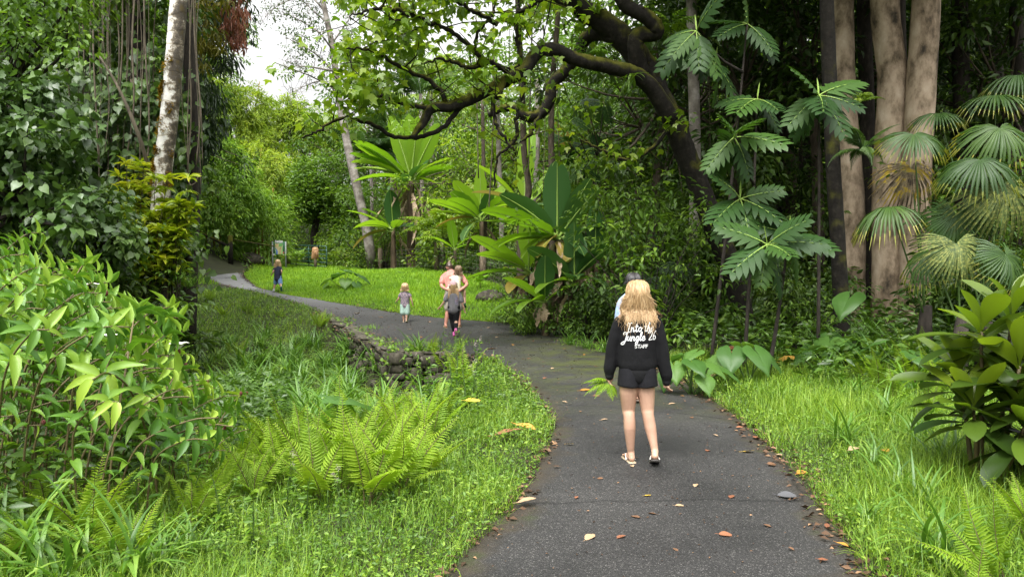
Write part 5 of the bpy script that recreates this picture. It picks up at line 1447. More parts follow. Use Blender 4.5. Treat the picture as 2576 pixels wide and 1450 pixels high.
# az: 0 = right, 90 = away, 180 = left, 270 = towards the camera
banana('tallest banana plant behind the fence with three bright upright leaves and torn dead leaves', B(1035, 36.5), 4.6, .24,
       [(200, 18, 10, 3.1, .80, A, 70), (268, 3, 8, 3.0, .85, A, 5), (342, 30, 10, 2.9, .78, A, -70), (310, 13, 6, 2.9, .75, A, -35), (175, 62, 60, 3.0, .85, A, 10), (190, 45, 55, 3.2, .85, A, 15), (165, 74, 45, 3.0, .8, A, -10), (350, 80, 70, 1.6, .8, A, 0), (200, 85, 40, 2.7, .8, A, 5), (20, 50, 60, 2.4, .8, A, 0), (300, 60, 70, 2.0, .8, D, 30), (185, 52, 40, 3.0, .8, A, 35), (178, 66, 30, 3.1, .75, A, 20), (10, 65, 50, 2.2, .8, A, -20), (240, 85, 70, 1.8, .8, D, 30)], 20)
banana('lower banana shoot left of the tallest one with a yellow and brown edged drooping leaf', B(990, 36), 2.1, .16,
       [(185, 60, 50, 2.3, .6, A, 0), (260, 8, 12, 1.9, .75, D, 5), (215, 75, 80, 2.0, .75, A, 20), (330, 70, 80, 1.4, .65, D, 20), (190, 95, 65, 2.1, .6, Yl, 10), (170, 40, 70, 1.8, .6, A, 10), (300, 60, 60, 1.3, .6, A, 0)], 6)
banana('young banana plant behind the walking group with one narrow upright leaf', B(1212, 27.5), 2.1, .12,
       [(270, 4, 6, 1.9, .45, A, 4), (200, 45, 30, 1.5, .55, A, 50), (220, 60, 50, 1.6, .55, A, 30), (180, 78, 45, 1.9, .45, A, 0), (340, 35, 25, 1.5, .55, A, 60), (310, 25, 20, 1.2, .5, D, -15), (10, 70, 45, 1.6, .45, A, 0), (195, 85, 55, 1.7, .4, Yl, 10), (240, 110, 60, 1.3, .5, D, 20), (120, 50, 50, 1.4, .5, A, 0), (205, 35, 25, 1.7, .6, A, 40), (330, 50, 40, 1.6, .5, A, -30), (188, 66, 40, 2.0, .5, A, 25)], 6)
banana('small banana sucker between the fence post and the young banana plant', B(1145, 30), 1.0, .08,
       [(240, 10, 20, 1.3, .4, A, 20), (190, 60, 40, 1.1, .4, A, 10), (0, 50, 50, 1.0, .4, A, 0), (330, 70, 60, .9, .35, A, 10)], 2)
banana('banana plant with tall bright back leaves behind the slim grey stem', B(1320, 25.5), 2.6, .16,
       [(262, 2, 6, 2.3, .58, A, 3), (60, 12, 14, 2.6, .6, A, -10), (175, 42, 40, 2.2, .55, A, 15), (20, 40, 30, 1.9, .5, A, 30), (185, 70, 50, 1.8, .5, Yl, 10), (330, 80, 60, 1.5, .5, D, 10), (200, 90, 50, 1.6, .5, A, 0)], 6)
banana('ragged banana plant high in the trees with yellow brown torn leaves', B(1452, 29), 4.2, .14,
       [(265, 8, 14, 2.4, .55, M_bright, 5), (195, 25, 25, 1.9, .5, Yl, 60), (330, 30, 30, 1.7, .5, M_bright, -50), (20, 80, 50, 1.2, .4, A, 0)], 3)
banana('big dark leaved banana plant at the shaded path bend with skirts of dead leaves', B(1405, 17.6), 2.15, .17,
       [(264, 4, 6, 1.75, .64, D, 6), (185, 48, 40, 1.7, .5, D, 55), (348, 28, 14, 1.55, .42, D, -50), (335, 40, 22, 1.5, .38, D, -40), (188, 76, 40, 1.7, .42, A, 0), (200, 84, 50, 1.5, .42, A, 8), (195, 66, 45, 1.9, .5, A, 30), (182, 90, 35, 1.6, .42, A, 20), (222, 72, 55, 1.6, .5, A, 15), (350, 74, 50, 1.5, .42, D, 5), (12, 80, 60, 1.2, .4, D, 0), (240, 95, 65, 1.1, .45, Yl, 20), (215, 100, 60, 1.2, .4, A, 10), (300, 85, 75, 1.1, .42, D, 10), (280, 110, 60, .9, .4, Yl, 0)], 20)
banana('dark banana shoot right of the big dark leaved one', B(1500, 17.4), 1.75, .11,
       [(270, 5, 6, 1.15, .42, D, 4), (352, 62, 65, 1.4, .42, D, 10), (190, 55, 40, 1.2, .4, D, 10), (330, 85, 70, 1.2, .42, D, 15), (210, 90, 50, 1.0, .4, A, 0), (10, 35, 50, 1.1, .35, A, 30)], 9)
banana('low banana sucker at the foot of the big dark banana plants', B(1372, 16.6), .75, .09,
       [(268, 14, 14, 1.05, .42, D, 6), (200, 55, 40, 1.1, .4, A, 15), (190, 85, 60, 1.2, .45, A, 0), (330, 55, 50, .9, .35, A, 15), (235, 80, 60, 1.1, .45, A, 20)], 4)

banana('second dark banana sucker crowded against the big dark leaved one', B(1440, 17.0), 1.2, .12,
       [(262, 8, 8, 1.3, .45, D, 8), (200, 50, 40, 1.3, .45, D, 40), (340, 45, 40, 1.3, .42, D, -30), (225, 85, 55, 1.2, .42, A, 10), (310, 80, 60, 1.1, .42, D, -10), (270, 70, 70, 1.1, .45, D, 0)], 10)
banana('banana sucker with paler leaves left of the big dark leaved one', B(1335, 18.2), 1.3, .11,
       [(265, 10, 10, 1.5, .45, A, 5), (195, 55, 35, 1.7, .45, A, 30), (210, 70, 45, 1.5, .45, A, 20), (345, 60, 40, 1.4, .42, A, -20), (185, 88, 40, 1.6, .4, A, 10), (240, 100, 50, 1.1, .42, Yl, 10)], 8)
# ---------------------------------------------------------------- mossy overhanging tree
def mossy():
    Y = 14.4
    base = B(1885, 15.2)
    r = thing('mossy_tree', 'dark leaning tree with mossy twisting limbs arching over the path', 'tree', base)
    def tb(pts, rad, n=10, name='limb', par=None, M=M_moss):
        a = Acc(); c = curve_pts(rel(PX(pts), base), 6 * len(pts))
        c = c + rng.normal(0, .004, c.shape)
        tube(a, c, np.array(rad) * rng.uniform(.97, 1.03, len(rad)), n + 4, wob=.06)
        return obj(name, a, M, par or r, sm=True), c
    tr, c0 = tb([(1895, 870, 15.3), (1880, 830, 15.2), (1855, 720, 15.0), (1805, 590, 14.8), (1755, 460, 14.6), (1718, 370, 14.5), (1690, 300, 14.4), (1655, 230, 14.4), (1620, 165, 14.4), (1565, 95, 14.3), (1505, 48, 14.2), (1455, 15, 14.0), (1430, -60, 13.8), (1440, -200, 13.6)],
                [.28, .25, .235, .225, .215, .21, .205, .21, .235, .24, .21, .18, .15, .13], 14, 'trunk')
    l1, c1 = tb([(1690, 300, 14.3), (1640, 222, 14.1), (1590, 184, 13.9), (1540, 170, 13.7), (1480, 156, 13.5), (1440, 146, 13.4), (1405, 128, 13.3), (1375, 124, 13.2), (1345, 140, 13.1), (1318, 178, 13.0), (1280, 200, 13.0), (1230, 226, 12.9), (1175, 254, 12.8), (1130, 268, 12.7), (1088, 272, 12.6), (1062, 312, 12.6), (1036, 346, 12.5)],
                [.17, .16, .145, .135, .13, .125, .12, .118, .115, .115, .112, .10, .095, .09, .08, .07, .04], 12, 'limb', tr)
    l2, c2 = tb([(1555, 92, 14.2), (1500, 84, 14.5), (1470, 102, 14.7), (1452, 140, 14.8), (1420, 180, 14.9), (1390, 212, 14.9), (1384, 250, 14.9), (1362, 284, 14.9), (1325, 294, 14.8), (1290, 272, 14.8), (1262, 274, 14.7), (1228, 290, 14.7)],
                [.15, .14, .13, .125, .12, .115, .11, .11, .10, .09, .07, .05], 10, 'limb', tr)
    l3, c3 = tb([(1612, 185, 14.2), (1600, 130, 14.0), (1606, 90, 13.9), (1652, 80, 13.8), (1630, 45, 13.7), (1570, 10, 13.6), (1540, -60, 13.5)], [.17, .16, .15, .15, .14, .12, .1], 10, 'limb', tr)
    smalls = [[(1290, 196, 12.9), (1262, 172, 12.8), (1235, 155, 12.7), (1205, 142, 12.6), (1198, 90, 12.5), (1236, 40, 12.4), (1250, 0, 12.3)],
              [(1205, 140, 12.6), (1150, 88, 12.4), (1090, 60, 12.2), (1040, 40, 12.0), (980, 60, 11.9)],
              [(1345, 140, 13.1), (1300, 168, 13.3), (1262, 178, 13.4)],
              [(1310, 170, 13.0), (1302, 100, 12.9), (1298, 40, 12.8), (1310, -20, 12.8)],
              [(1302, 30, 12.8), (1340, 12, 12.9), (1400, -20, 13)],
              [(1262, 210, 12.9), (1240, 260, 12.8), (1248, 310, 12.7), (1270, 350, 12.6), (1290, 372, 12.6)],
              [(1320, 200, 14.0), (1300, 290, 14.0), (1300, 340, 14.0), (1278, 372, 14.0), (1250, 400, 13.9), (1243, 470, 13.9)],
              [(1088, 272, 12.6), (1020, 262, 12.5), (960, 240, 12.4), (900, 230, 12.3), (850, 240, 12.2)],
              [(1130, 268, 12.7), (1090, 210, 12.6), (1010, 170, 12.4), (940, 130, 12.3), (870, 120, 12.2)],
              [(1175, 254, 12.8), (1100, 330, 12.8), (1000, 345, 12.7), (930, 310, 12.5), (850, 300, 12.3), (800, 330, 12.2), (760, 345, 12.2)],
              [(1040, 40, 12), (960, 20, 11.9), (880, 40, 11.8)],
              [(1455, 30, 14), (1380, -10, 13.8), (1300, -60, 13.6)], [(1250, 60, 12.4), (1160, 10, 12.2), (1090, -30, 12)],
              [(1235, 155, 12.7), (1180, 170, 12.6), (1120, 150, 12.5), (1060, 160, 12.4)],
              [(1360, 285, 14.8), (1330, 340, 14.6), (1280, 372, 14.5)], [(1700, 310, 14.3), (1600, 400, 14.0), (1520, 380, 13.8), (1460, 350, 13.6)]]
    tw = Acc(); lf = Acc()
    allc = []
    for s in smalls:
        c = curve_pts(rel(PX(s), base), 8 * len(s)); c += rng.normal(0, .012, c.shape)
        tube(tw, c, [.045, .035, .014], 6, cap=False, wob=.08); allc.append(c)
    bare = {0, 2, 3, 5, 6, 13, 14}
    for ci, c in enumerate(allc):
        for q in c[3::2]:
            if rng.random() < (.78 if ci in bare else .34): continue
            if q[0] + base.x < (805 - CX) / F * 12.3: continue
            if ci == 9 and q[0] > (900 - CX) / F * 12.5 - base.x: continue
            e = q + rng.normal(0, .42, 3) + np.array((0, 0, .12))
            m_ = (q + e) / 2 + rng.normal(0, .07, 3)
            tube(tw, [q, m_, e], [.013, .006], 4, cap=False)
            for g in (m_, e):
                n = int(rng.integers(4, 8))
                f = randdir(n, -.75, .3); f[:, 2] -= .25
                LL = rng.uniform(.11, .19, n)
                leaves(lf, L_NUT, g + rng.normal(0, .13, (n, 3)), f, np.array((0, 0, 1.)) + rng.normal(0, .4, (n, 3)), LL, LL * .85, np.clip(rng.normal(.45, .22, n), 0, 1))
    obj('branch', tw, M_moss, tr, sm=True)
    # sprays that fill the crown in front of the sky
    cen = rel(px_clumps(58, [(860, -80), (1060, -120), (1230, -80), (1110, 60), (1040, 160), (1000, 230), (930, 250), (870, 190), (880, 90)], 11.6, 14.5), base)
    cen2 = rel(px_clumps(40, [(1180, -120), (1480, -120), (1440, 60), (1330, 120), (1230, 60)], 16.5, 20), base)
    cen3 = rel(px_clumps(12, [(790, 290), (900, 300), (900, 350), (800, 385), (740, 350)], 11.8, 12.6), base)
    clump_leaves(lf, np.vstack([cen, cen2]), .42, 26, L_NUT, .155, .85, .45, droop=.6, out=.7)
    clump_leaves(lf, rel(px_clumps(70, [(1000, -200), (1700, -700), (2300, -500), (2300, -140), (1000, -150)], 11, 18), base), .8, 30, L_NUT, .2, .85, .45, droop=.5)
    obj('crown', lf, M_nut, r)
    # cushions of moss and little ferns on the upper side of the limbs
    mo = Acc()
    for c, rr in ((c1, .12), (c2, .10), (c3, .14), (c0[30:], .22)):
        k = rng.integers(0, len(c) - 1, 90)
        q = c[k] + np.stack([rng.normal(0, rr * .45, 90), rng.normal(0, rr * .45, 90), np.full(90, rr * .78)], -1)
        clump_leaves(mo, q, .05, 14, L_LO, .035, .5, .45, droop=.1, squash=.6)
    obj('moss', mo, leafmat('limb_moss', (.02, .03, .004), (.055, .065, .008), (.12, .12, .02), rough=.9, trans=.15, spec=.1), tr)
    # stub with dark hole
    a = Acc(); tube(a, rel(PX([(1262, 200, 12.9), (1255, 225, 12.8), (1250, 245, 12.75)]), base), [.10, .09, .085], 9, wob=.1); obj('branch_stub', a, M_moss, tr, sm=True)
    return r, base
MT, MB = mossy()
# birds nest and other ferns that sit on its limbs
def nest(label, q, n, L, w, kind='strap', down=False):
    r = thing('epiphyte_fern', label, 'fern', q)
    a = Acc()
    if kind == 'strap':
        ribbons(a, np.zeros((n, 3)) + rng.normal(0, .04, (n, 3)), rng.uniform(0, 6.28, n), (rng.uniform(1.2, 2.4, n) if down else rng.uniform(.2, 1.2, n)), rng.uniform(.3, 1.4, n), L * rng.uniform(.6, 1.1, n), w, 7, 'strap', np.clip(rng.normal(.5, .2, n), 0, 1), fold=.2)
        obj('foliage', a, M_mid if down else M_bright, r)
    else:
        for i in range(n):
            frond(a, (0, 0, 0), rng.uniform(0, 6.28), rng.uniform(.6, 1.5), rng.uniform(.6, 1.4), L * rng.uniform(.7, 1.1), 9, L * .3, L * .07, rng.uniform(.4, .8), L_LANCE, start=.15, ang=1.0, stem=.004)
        obj('foliage', a, M_weed, r)
nest('strap leaved fern perched on top of the thick mossy trunk', P(1500, 30, 13.9), 26, .55, .04)
nest('small strap fern on the upper stub of the mossy tree', P(1420, 0, 13.6), 14, .45, .035)
nest('small tuft hanging where the horizontal limb leaves the mossy trunk', P(1592, 190, 13.65), 14, .32, .05, down=True)
nest('pale cut leaved fern hanging from the mossy limb at its lowest bend', P(1252, 190, 12.75), 5, .5, .04, 'cut')
nest('pale cut leaved fern on the mossy limb over the banana plants', P(1300, 262, 12.85), 4, .38, .04, 'cut')
nest('cut leaved fern behind the horizontal mossy limb', P(1480, 135, 13.7), 8, .6, .04, 'cut')
nest('pale cut leaved fern tuft right of the upper mossy stub', P(1690, 60, 13.8), 8, .6, .04, 'cut')

# slim straight stems seen through it
for (pts, rad, lab) in (([(1310, 560, 20), (1330, 480, 20), (1318, 380, 20), (1312, 200, 20), (1300, -40, 20)], .10, 'slim grey stem curving in front of the bright banana leaves'),
                        ([(1388, 450, 19), (1386, 330, 19), (1392, 180, 19), (1402, 60, 19), (1410, -60, 19)], .085, 'slim straight dark stem right of the grey one behind the mossy limbs'),
                        ([(1262, 560, 30), (1255, 400, 30), (1250, 200, 30)], .12, 'pale straight stem far back between the banana plants'),
                        ([(1345, 520, 31), (1350, 380, 31), (1352, 200, 31)], .16, 'pale stout stem far back behind the banana leaves'),
                        ([(1220, 520, 28), (1216, 400, 28), (1214, 250, 28)], .09, 'thin mossy stem far back above the young banana plant')):
    q = [B(pts[0][0], pts[0][2])] + PX(pts); base = q[0]
    r = thing('slender_tree', lab, 'tree', base)
    a = Acc(); tube(a, curve_pts(rel(q, base), 24), [rad, rad * .9, rad * .7], 9, wob=.06); obj('trunk', a, M_thin if 'pale' in lab else M_bark_brown, r, sm=True)
    c = Acc(); cen = rel([q[-1]], base) + randdir(9, 0, 1) * np.array((1.6, 1.6, 1.2)); clump_leaves(c, cen, .7, 60, L_LO, .22, .45, .5); obj('crown', c, M_mid, r)

# ---------------------------------------------------------------- big smooth trunks on the right with a high closed canopy
def big_trunk(label, pts, rad, M, cr, n=24, name='forest_tree', ncl=46, but=True):
    q = PX(pts); base = B(pts[0][0], pts[0][2]); q = [base - Vector((0, 0, .2))] + q
    r = thing(name, label, 'tree', base)
    a = Acc(); p = curve_pts(rel(q, base), 40)
    tube(a, p, rad, 22, wob=.025)
    obj('trunk', a, M, r, sm=True)
    top = p[-1]
    cen = top + randdir(ncl, -.35, 1) * np.array((cr, cr, cr * .35)) * rng.uniform(.5, 1, ncl)[:, None]
    l = Acc(); limbs(l, top - np.array((0, 0, 1.0)), cen[::4], .14); obj('limb', l, M, r, sm=True)
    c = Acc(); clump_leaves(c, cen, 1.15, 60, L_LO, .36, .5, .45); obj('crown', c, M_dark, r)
big_trunk('smooth tan trunk with dark moss patches, leftmost of the three big pale trunks', [(2140, 760, 16.2), (2140, 500, 16.2), (2120, 250, 16.2), (2115, 0, 16.2), (2110, -420, 16.4)], [.33, .30, .28, .27, .26, .24], M_smooth, 5.0)
big_trunk('stout brownish trunk in the middle of the big pale trunks', [(2235, 720, 15.6), (2235, 450, 15.6), (2245, 200, 15.6), (2225, 0, 15.6), (2230, -400, 15.8)], [.36, .33, .31, .29, .28, .25], M_smooth, 5.0)
big_trunk('straight smooth trunk with grey lichen, rightmost of the big pale trunks', [(2300, 720, 15.2), (2305, 450, 15.2), (2318, 200, 15.2), (2330, 0, 15.2), (2345, -420, 15.2)], [.32, .30, .28, .28, .27, .24], M_smooth, 5.0)
big_trunk('thin dark moss streaked trunk left of the big pale trunks', [(2118, 820, 12.6), (2110, 650, 12.6), (2095, 400, 12.6), (2085, 150, 12.6), (2078, -60, 12.6), (2070, -500, 12.8)], [.15, .14, .125, .12, .12, .11, .1], M_moss, 4.0, ncl=40)
for (px, Y, rad, lab) in ((2180, 17.5, .2, 'dark trunk hidden between the pale trunks'), (2268, 16.5, .16, 'narrow dark trunk wedged between the middle and right pale trunks'), (2420, 19, .24, 'dark brown trunk behind the fan palms'), (2500, 21, .28, 'dark trunk at the far right behind the fan palms'), (2560, 18, .18, 'dark trunk at the right frame edge'), (1745, 18, .16, 'thin pale mottled trunk close behind the leaning mossy tree'), (1960, 22, .16, 'slim dark trunk behind the lobed leaves'), (2020, 24, .2, 'far dark trunk right of the lobed leaves')):
    big_trunk(lab, [(px, 740, Y), (px + 4, 400, Y), (px - 6, 0, Y), (px + rng.normal(0, 10), -330, Y)], [rad, rad * .9, rad * .85, rad * .8, rad * .7], M_thin if 'pale mottled' in lab else M_bark_dark, 4.0, ncl=26)
# ---------------------------------------------------------------- lobed leaved trees (breadfruit like), fan palms, cordyline
def whorl_tree(label, px0, Y, whorls, L, group=None):
    base = B(px0, Y + .3)
    r = thing('lobed_leaf_tree', label, 'tree', base, group=group)
    st = Acc(); b = np.array(list(base))
    prev = np.array((0, 0, 0.))
    w3 = [np.array(list(P(x, y, Y + dy))) - b for (x, y, dy, _) in whorls]
    order = np.argsort([w[2] for w in w3])
    tall = w3[order[-1]]
    spine = curve_pts([(0, 0, 0), tall * np.array((.5, .5, .5)) + np.array((.05, .1, 0)), tall], 16)
    tube(st, spine, [.032, .024, .014], 7)
    for i in order[:-1]:
        z0 = max(.2, w3[i][2] - rng.uniform(.4, .7)); q = np.array([np.interp(z0, spine[:, 2], spine[:, k]) for k in range(3)])
        tube(st, curve_pts([q, (q + w3[i]) / 2 + np.array((0, 0, -.1)), w3[i]], 6), [.028, .015], 6)
    obj('trunk', st, M_bark_dark, r, sm=True)
    for o, (x, y, dy, nl) in zip(w3, whorls):
        ph0 = rng.uniform(0, 6.28)
        for k in range(nl):
            ph = ph0 + k * 6.283 / nl + rng.normal(0, .2)
            el = rng.uniform(-1.2, -.1) if k % 4 else rng.uniform(.1, .7)
            f = np.array((math.cos(ph) * math.cos(el), math.sin(ph) * math.cos(el) - .15, math.sin(el)))
            up = np.array((-math.cos(ph) * math.sin(el) * .6, -1.15, 1.0)) + rng.normal(0, .2, 3)
            a = Acc(); l = L * rng.uniform(.8, 1.12)
            q = o + f * .08
            leaves(a, L_LOBE, [q], [f], [up], [l], [l], rng.uniform(.35, .7))
            s = Acc(); n_ = nrm(np.cross(nrm(np.cross(up, f)), f)) * -1
            rib = [o] + [q + nrm(f) * l * t + n_ * (-.22 * t * t * l + .005) for t in np.linspace(0, .98, 7)]
            tube(s, rib, [.010, .006, .002], 4, cap=False)
            lf = obj('leaf', a, M_bread, r); obj('midrib', s, M_rib, lf)
        a = Acc(); ribbons(a, [o], [rng.uniform(0, 6)], [.15], [.1], [.28], [.03], 5, 'strap', .7); obj('leaf_bud', a, M_rib, r)
whorl_tree('glossy lobed leaved tree with whorls high beside the mossy trunk', 1790, 11.4, [(1752, 78, 0, 8), (1880, 60, .7, 6), (1800, 160, .8, 4)], .62)
whorl_tree('glossy lobed leaved tree at mid height right of the leaning trunk', 1875, 10.6, [(1847, 345, 0, 9), (1862, 500, .2, 8), (1905, 250, .8, 5)], .62)
whorl_tree('lowest glossy lobed leaved shrub in front of the dark undergrowth', 1935, 9.9, [(1930, 615, 0, 9), (1985, 590, .5, 4)], .58)
whorl_tree('lobed leaved tree with a single open whorl against the thin dark trunk', 2062, 10.8, [(2060, 240, 0, 9)], .62)
whorl_tree('distant lobed leaved sapling behind the horizontal mossy limb', 1445, 20.5, [(1458, 420, 0, 6), (1430, 360, .5, 5), (1490, 330, .5, 5), (1520, 260, .8, 5)], .6)

def fan_palm(label, px0, Y, lv, group=None):
    base = B(px0, Y)
    r = thing('fan_palm', label, 'palm', base, group=group)
    b = np.array(list(base))
    st = Acc(); tube(st, [(0, 0, -.1), (0, 0, .5), (0.02, 0, .9)], [.11, .10, .07], 9, wob=.15); obj('stem', st, M_bark_dark, r, sm=True)
    for (x, y, dy, rad, az, el, kind) in lv:
        o = np.array(list(P(x, y, Y + dy))) - b
        f = np.array((math.cos(R(az)) * math.cos(R(el)), math.sin(R(az)) * math.cos(R(el)), math.sin(R(el))))
        up = np.array((-math.cos(R(az)) * math.sin(R(el)), -math.sin(R(az)) * math.sin(R(el)), math.cos(R(el))))
        a = Acc()
        m = {'g': [M_fan, M_fan_tip], 'o': [M_fan_old, M_fan_old], 's': [M_fan_spot, M_fan_spot], 'd': [M_fan, M_fan]}[kind]
        fan_leaf(a, o, f, up, rad, R(rng.uniform(270, 315)), 40, rng.uniform(.5, .85) + (.5 if kind == 'o' else 0), .62, rng.uniform(.4, .65), 4, 0, 1)
        lf = obj('fan', a, m, r)
        s = Acc(); tube(s, curve_pts([(0, 0, .7), o * .55 + np.array((0, 0, .35)), o], 9), [.016, .012, .008], 5); obj('stalk', s, M_petiole, lf, sm=True)
# az 270 = facing the camera; negative elevation hangs down
fan_palm('fan palm with one withered yellow leaf hanging before the pale trunks', 2330, 10.6,
         [(2299, 338, -.3, .52, 262, -28, 'g'), (2292, 420, -.15, .50, 255, -62, 'o'), (2239, 520, -.3, .55, 215, -8, 'g')])
fan_palm('large fan palm at the right edge with wide dark and speckled leaves', 2480, 9.6,
         [(2515, 322, 0, .55, 260, -38, 'g'), (2465, 402, -.2, .56, 250, -30, 'g'), (2525, 470, -.35, .62, 262, -58, 's'), (2405, 540, .1, .5, 240, -60, 'd')])
fan_palm('fan palm behind with leaves spread flat near the top right', 2500, 12.6,
         [(2505, 240, 0, .62, 262, -10, 'g'), (2560, 190, .2, .62, 280, -8, 'g'), (2360, 285, .3, .5, 250, -15, 'g')])
fan_palm('low fan palm with ragged speckled leaves behind the cordyline', 2420, 9.0,
         [(2405, 612, -.1, .5, 262, -55, 's'), (2340, 640, .2, .42, 220, -35, 'g'), (2530, 640, -.2, .46, 290, -55, 'g')])
fan_palm('small dark fan palm low in the shade behind the woman', 1640, 15.5, [(1600, 690, 0, .5, 255, -40, 'd'), (1668, 700, -.2, .5, 285, -30, 'd'), (1700, 660, .1, .5, 270, -20, 'd'), (1560, 720, .2, .45, 230, -50, 'd')])

# feathery dark cycad like plant and pinnate fronds before the trunks
def feather(label, base, tips, M, name='feather_palm', trunk=0.0, npair=26, ll=.22, lw=.03, tr_r=.1, group=None, cat='palm'):
    r = thing(name, label, cat, base, group=group)
    b = np.array(list(base)); 
    if trunk:
        s = Acc(); tube(s, [(0, 0, -.2), (0.05, 0, trunk * .5), (0, 0, trunk)], [tr_r, tr_r * .8, tr_r * .7], 10, wob=.05); obj('trunk', s, M_thin, r, sm=True)
    a = Acc()
    for (az, th, bend, L) in tips:
        frond(a, (0, 0, trunk), R(az), R(th), R(bend), L, npair, ll * L, lw * L, rng.uniform(.3, .7), L_LANCE, start=.15, ang=1.1, stem=.012, droop=.25)
    obj('crown', a, M, r)
rf = lambda n, L: [(rng.uniform(0, 360), rng.uniform(15, 70), rng.uniform(40, 100), L * rng.uniform(.8, 1.15)) for _ in range(n)]
feather('dark feathery cycad between the thin trunk and the fan palms', P(2170, 350, 12.2) - Vector((0, 0, .2)), rf(16, .85), M_palm, 'cycad', npair=34, ll=.16, lw=.018, cat='plant')
feather('bright small cut leaved fern growing on the pale trunks', P(2160, 260, 13.6), rf(9, .6), M_bright, 'trunk_fern', npair=18, ll=.2, lw=.04, cat='fern')
feather('feather palm with arching dark fronds left of the tallest banana', B(935, 41), rf(15, 3.0), M_palm, trunk=6.2, npair=34, ll=.22, lw=.02, tr_r=.12)
feather('second feather palm just right of the dark arching one', B(985, 44), rf(14, 3.0), M_palm, trunk=8.0, npair=34, ll=.22, lw=.02, tr_r=.12)
feather('feather palm high behind the mossy branches', B(1060, 40), rf(14, 2.8), M_palm, trunk=9.5, npair=32, ll=.22, lw=.022, tr_r=.13)
feather('bright young feather palm between the two taller banana plants', B(1120, 33), rf(16, 2.0) + [(270, 40, 60, 2.0), (240, 45, 70, 2.0), (300, 40, 70, 1.9)], M_palm_b, trunk=1.8, npair=20, ll=.24, lw=.05)
feather('bright feather palm low in front of the dark gap', B(1110, 31.5), rf(10, 1.3), M_palm_b, trunk=1.4, npair=12, ll=.3, lw=.07)
for (px, Y, h, lab) in ((1085, 48, 13.0, 'tall fan leaved palm with a hanging skirt of old fronds behind the branches'), (1170, 46, 11.2, 'second tall skirted palm right of the first one'), (1040, 50, 10.5, 'lower skirted palm in the far grove')):
    base = B(px, Y)
    r = thing('skirted_palm', lab, 'palm', base)
    s = Acc(); tube(s, [(0, 0, -.2), (.1, 0, h * .5), (0, 0, h)], [.2, .17, .15], 9); obj('trunk', s, M_thin, r, sm=True)
    a = Acc(); c = Acc()
    for i in range(22):
        d = randdir(1, -.3, .9)[0]; o = np.array((0, 0, h)) + d * np.array((1.3, 1.3, 1.0))
        fan_leaf(a, o, d + np.array((0, 0, -.5)), (0, 0, 1), 1.0, R(260), 18, .7, .5, rng.uniform(.4, .8))
    n = 260
    ribbons(c, np.array((0, 0, h)) + rng.normal(0, .35, (n, 3)) + np.array((0, 0, -.5)), rng.uniform(0, 6.28, n), rng.uniform(1.4, 2.6, n), rng.uniform(.5, 1.2, n), rng.uniform(1.0, 2.8, n), .06, 5, 'strap', rng.uniform(.3, .8, n))
    obj('crown', a, M_bright, r); obj('skirt', c, M_bamboo_y, r)

# ---------------------------------------------------------------- cordyline in front on the right
def cordyline(label, base, stems, n, L, w):
    r = thing('cordyline', label, 'shrub', base)
    s = Acc(); 
    for (dx, dy, h, young) in stems:
        top = np.array((dx, dy, h))
        tube(s, curve_pts([(dx * .55, dy * .25, 0), top * np.array((.7, .7, .5)), top], 8), [.022, .016, .012], 7, wob=.05)
        for k in range(n):
            q = k / (n - 1)
            a = Acc()
            az = k * 2.4 + rng.normal(0, .2)
            th = 2.0 - 1.75 * q + rng.normal(0, .12)
            l = L * rng.uniform(.85, 1.1) * (1 - .25 * max(0, q - .8) / .2)
            ribbons(a, [top + np.array((0, 0, -.16 + .2 * q))], [az], [max(.05, th)], [rng.uniform(.25, .7)], [l], [w * rng.uniform(.85, 1.1)], 9, 'cordy', np.clip(rng.normal(.45, .15) + .25 * q, 0, 1), fold=.28, roll=[rng.normal(0, .25)])
            obj('leaf', a, M_cordy_n if q > .62 else M_cordy, r, sm=True)
    obj('stem', s, M_costus_stem, r, sm=True)
cb = B(2495, 5.5)
cordyline('bushy cordyline with broad dark and yellow green paddle leaves at the right edge', cb, [(-.10, -.05, 1.14, 1), (.24, .12, 1.22, 1), (.02, -.30, .92, 0), (-.16, .1, .78, 0), (.36, -.2, .98, 1), (.22, -.42, .74, 0), (.12, -.1, .62, 0), (.50, .1, .85, 0), (-.24, -.2, .60, 0), (.0, -.4, .52, 0), (.35, -.5, .55, 0)], 19, .46, .15)

# ---------------------------------------------------------------- the wood on the right and behind
def bush(kind, n, h, w, L, M, tm=L_MD, wr=.42):
    r = thing('understory_shrub', '', 'shrub')
    s = Acc(); a = Acc()
    K = n
    cen = np.stack([rng.normal(0, w, K), rng.normal(0, w, K), rng.uniform(.12, 1, K) * h], -1)
    for c in cen[::2]: tube(s, curve_pts([(c[0] * .15, c[1] * .15, 0), c * np.array((.5, .5, .6)), c], 5), [.018, .006], 4, cap=False)
    clump_leaves(a, cen, .30 * w / .5, 30, tm, L, wr, .45, droop=.35, upj=.35)
    obj('stem', s, M_bark_dark, r); obj('foliage', a, M, r)
    return r
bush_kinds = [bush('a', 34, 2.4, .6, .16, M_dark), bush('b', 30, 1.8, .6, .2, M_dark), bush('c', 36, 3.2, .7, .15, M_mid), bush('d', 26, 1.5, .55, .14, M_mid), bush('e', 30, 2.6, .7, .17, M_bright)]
BL = ['dark leafy shrub in the deep shade under the big trees', 'low large leaved dark shrub on the forest floor', 'tall mid green shrub inside the forest edge', 'small mid green shrub at the forest edge', 'sunlit yellow green shrub deep among the trees']
bu = set()
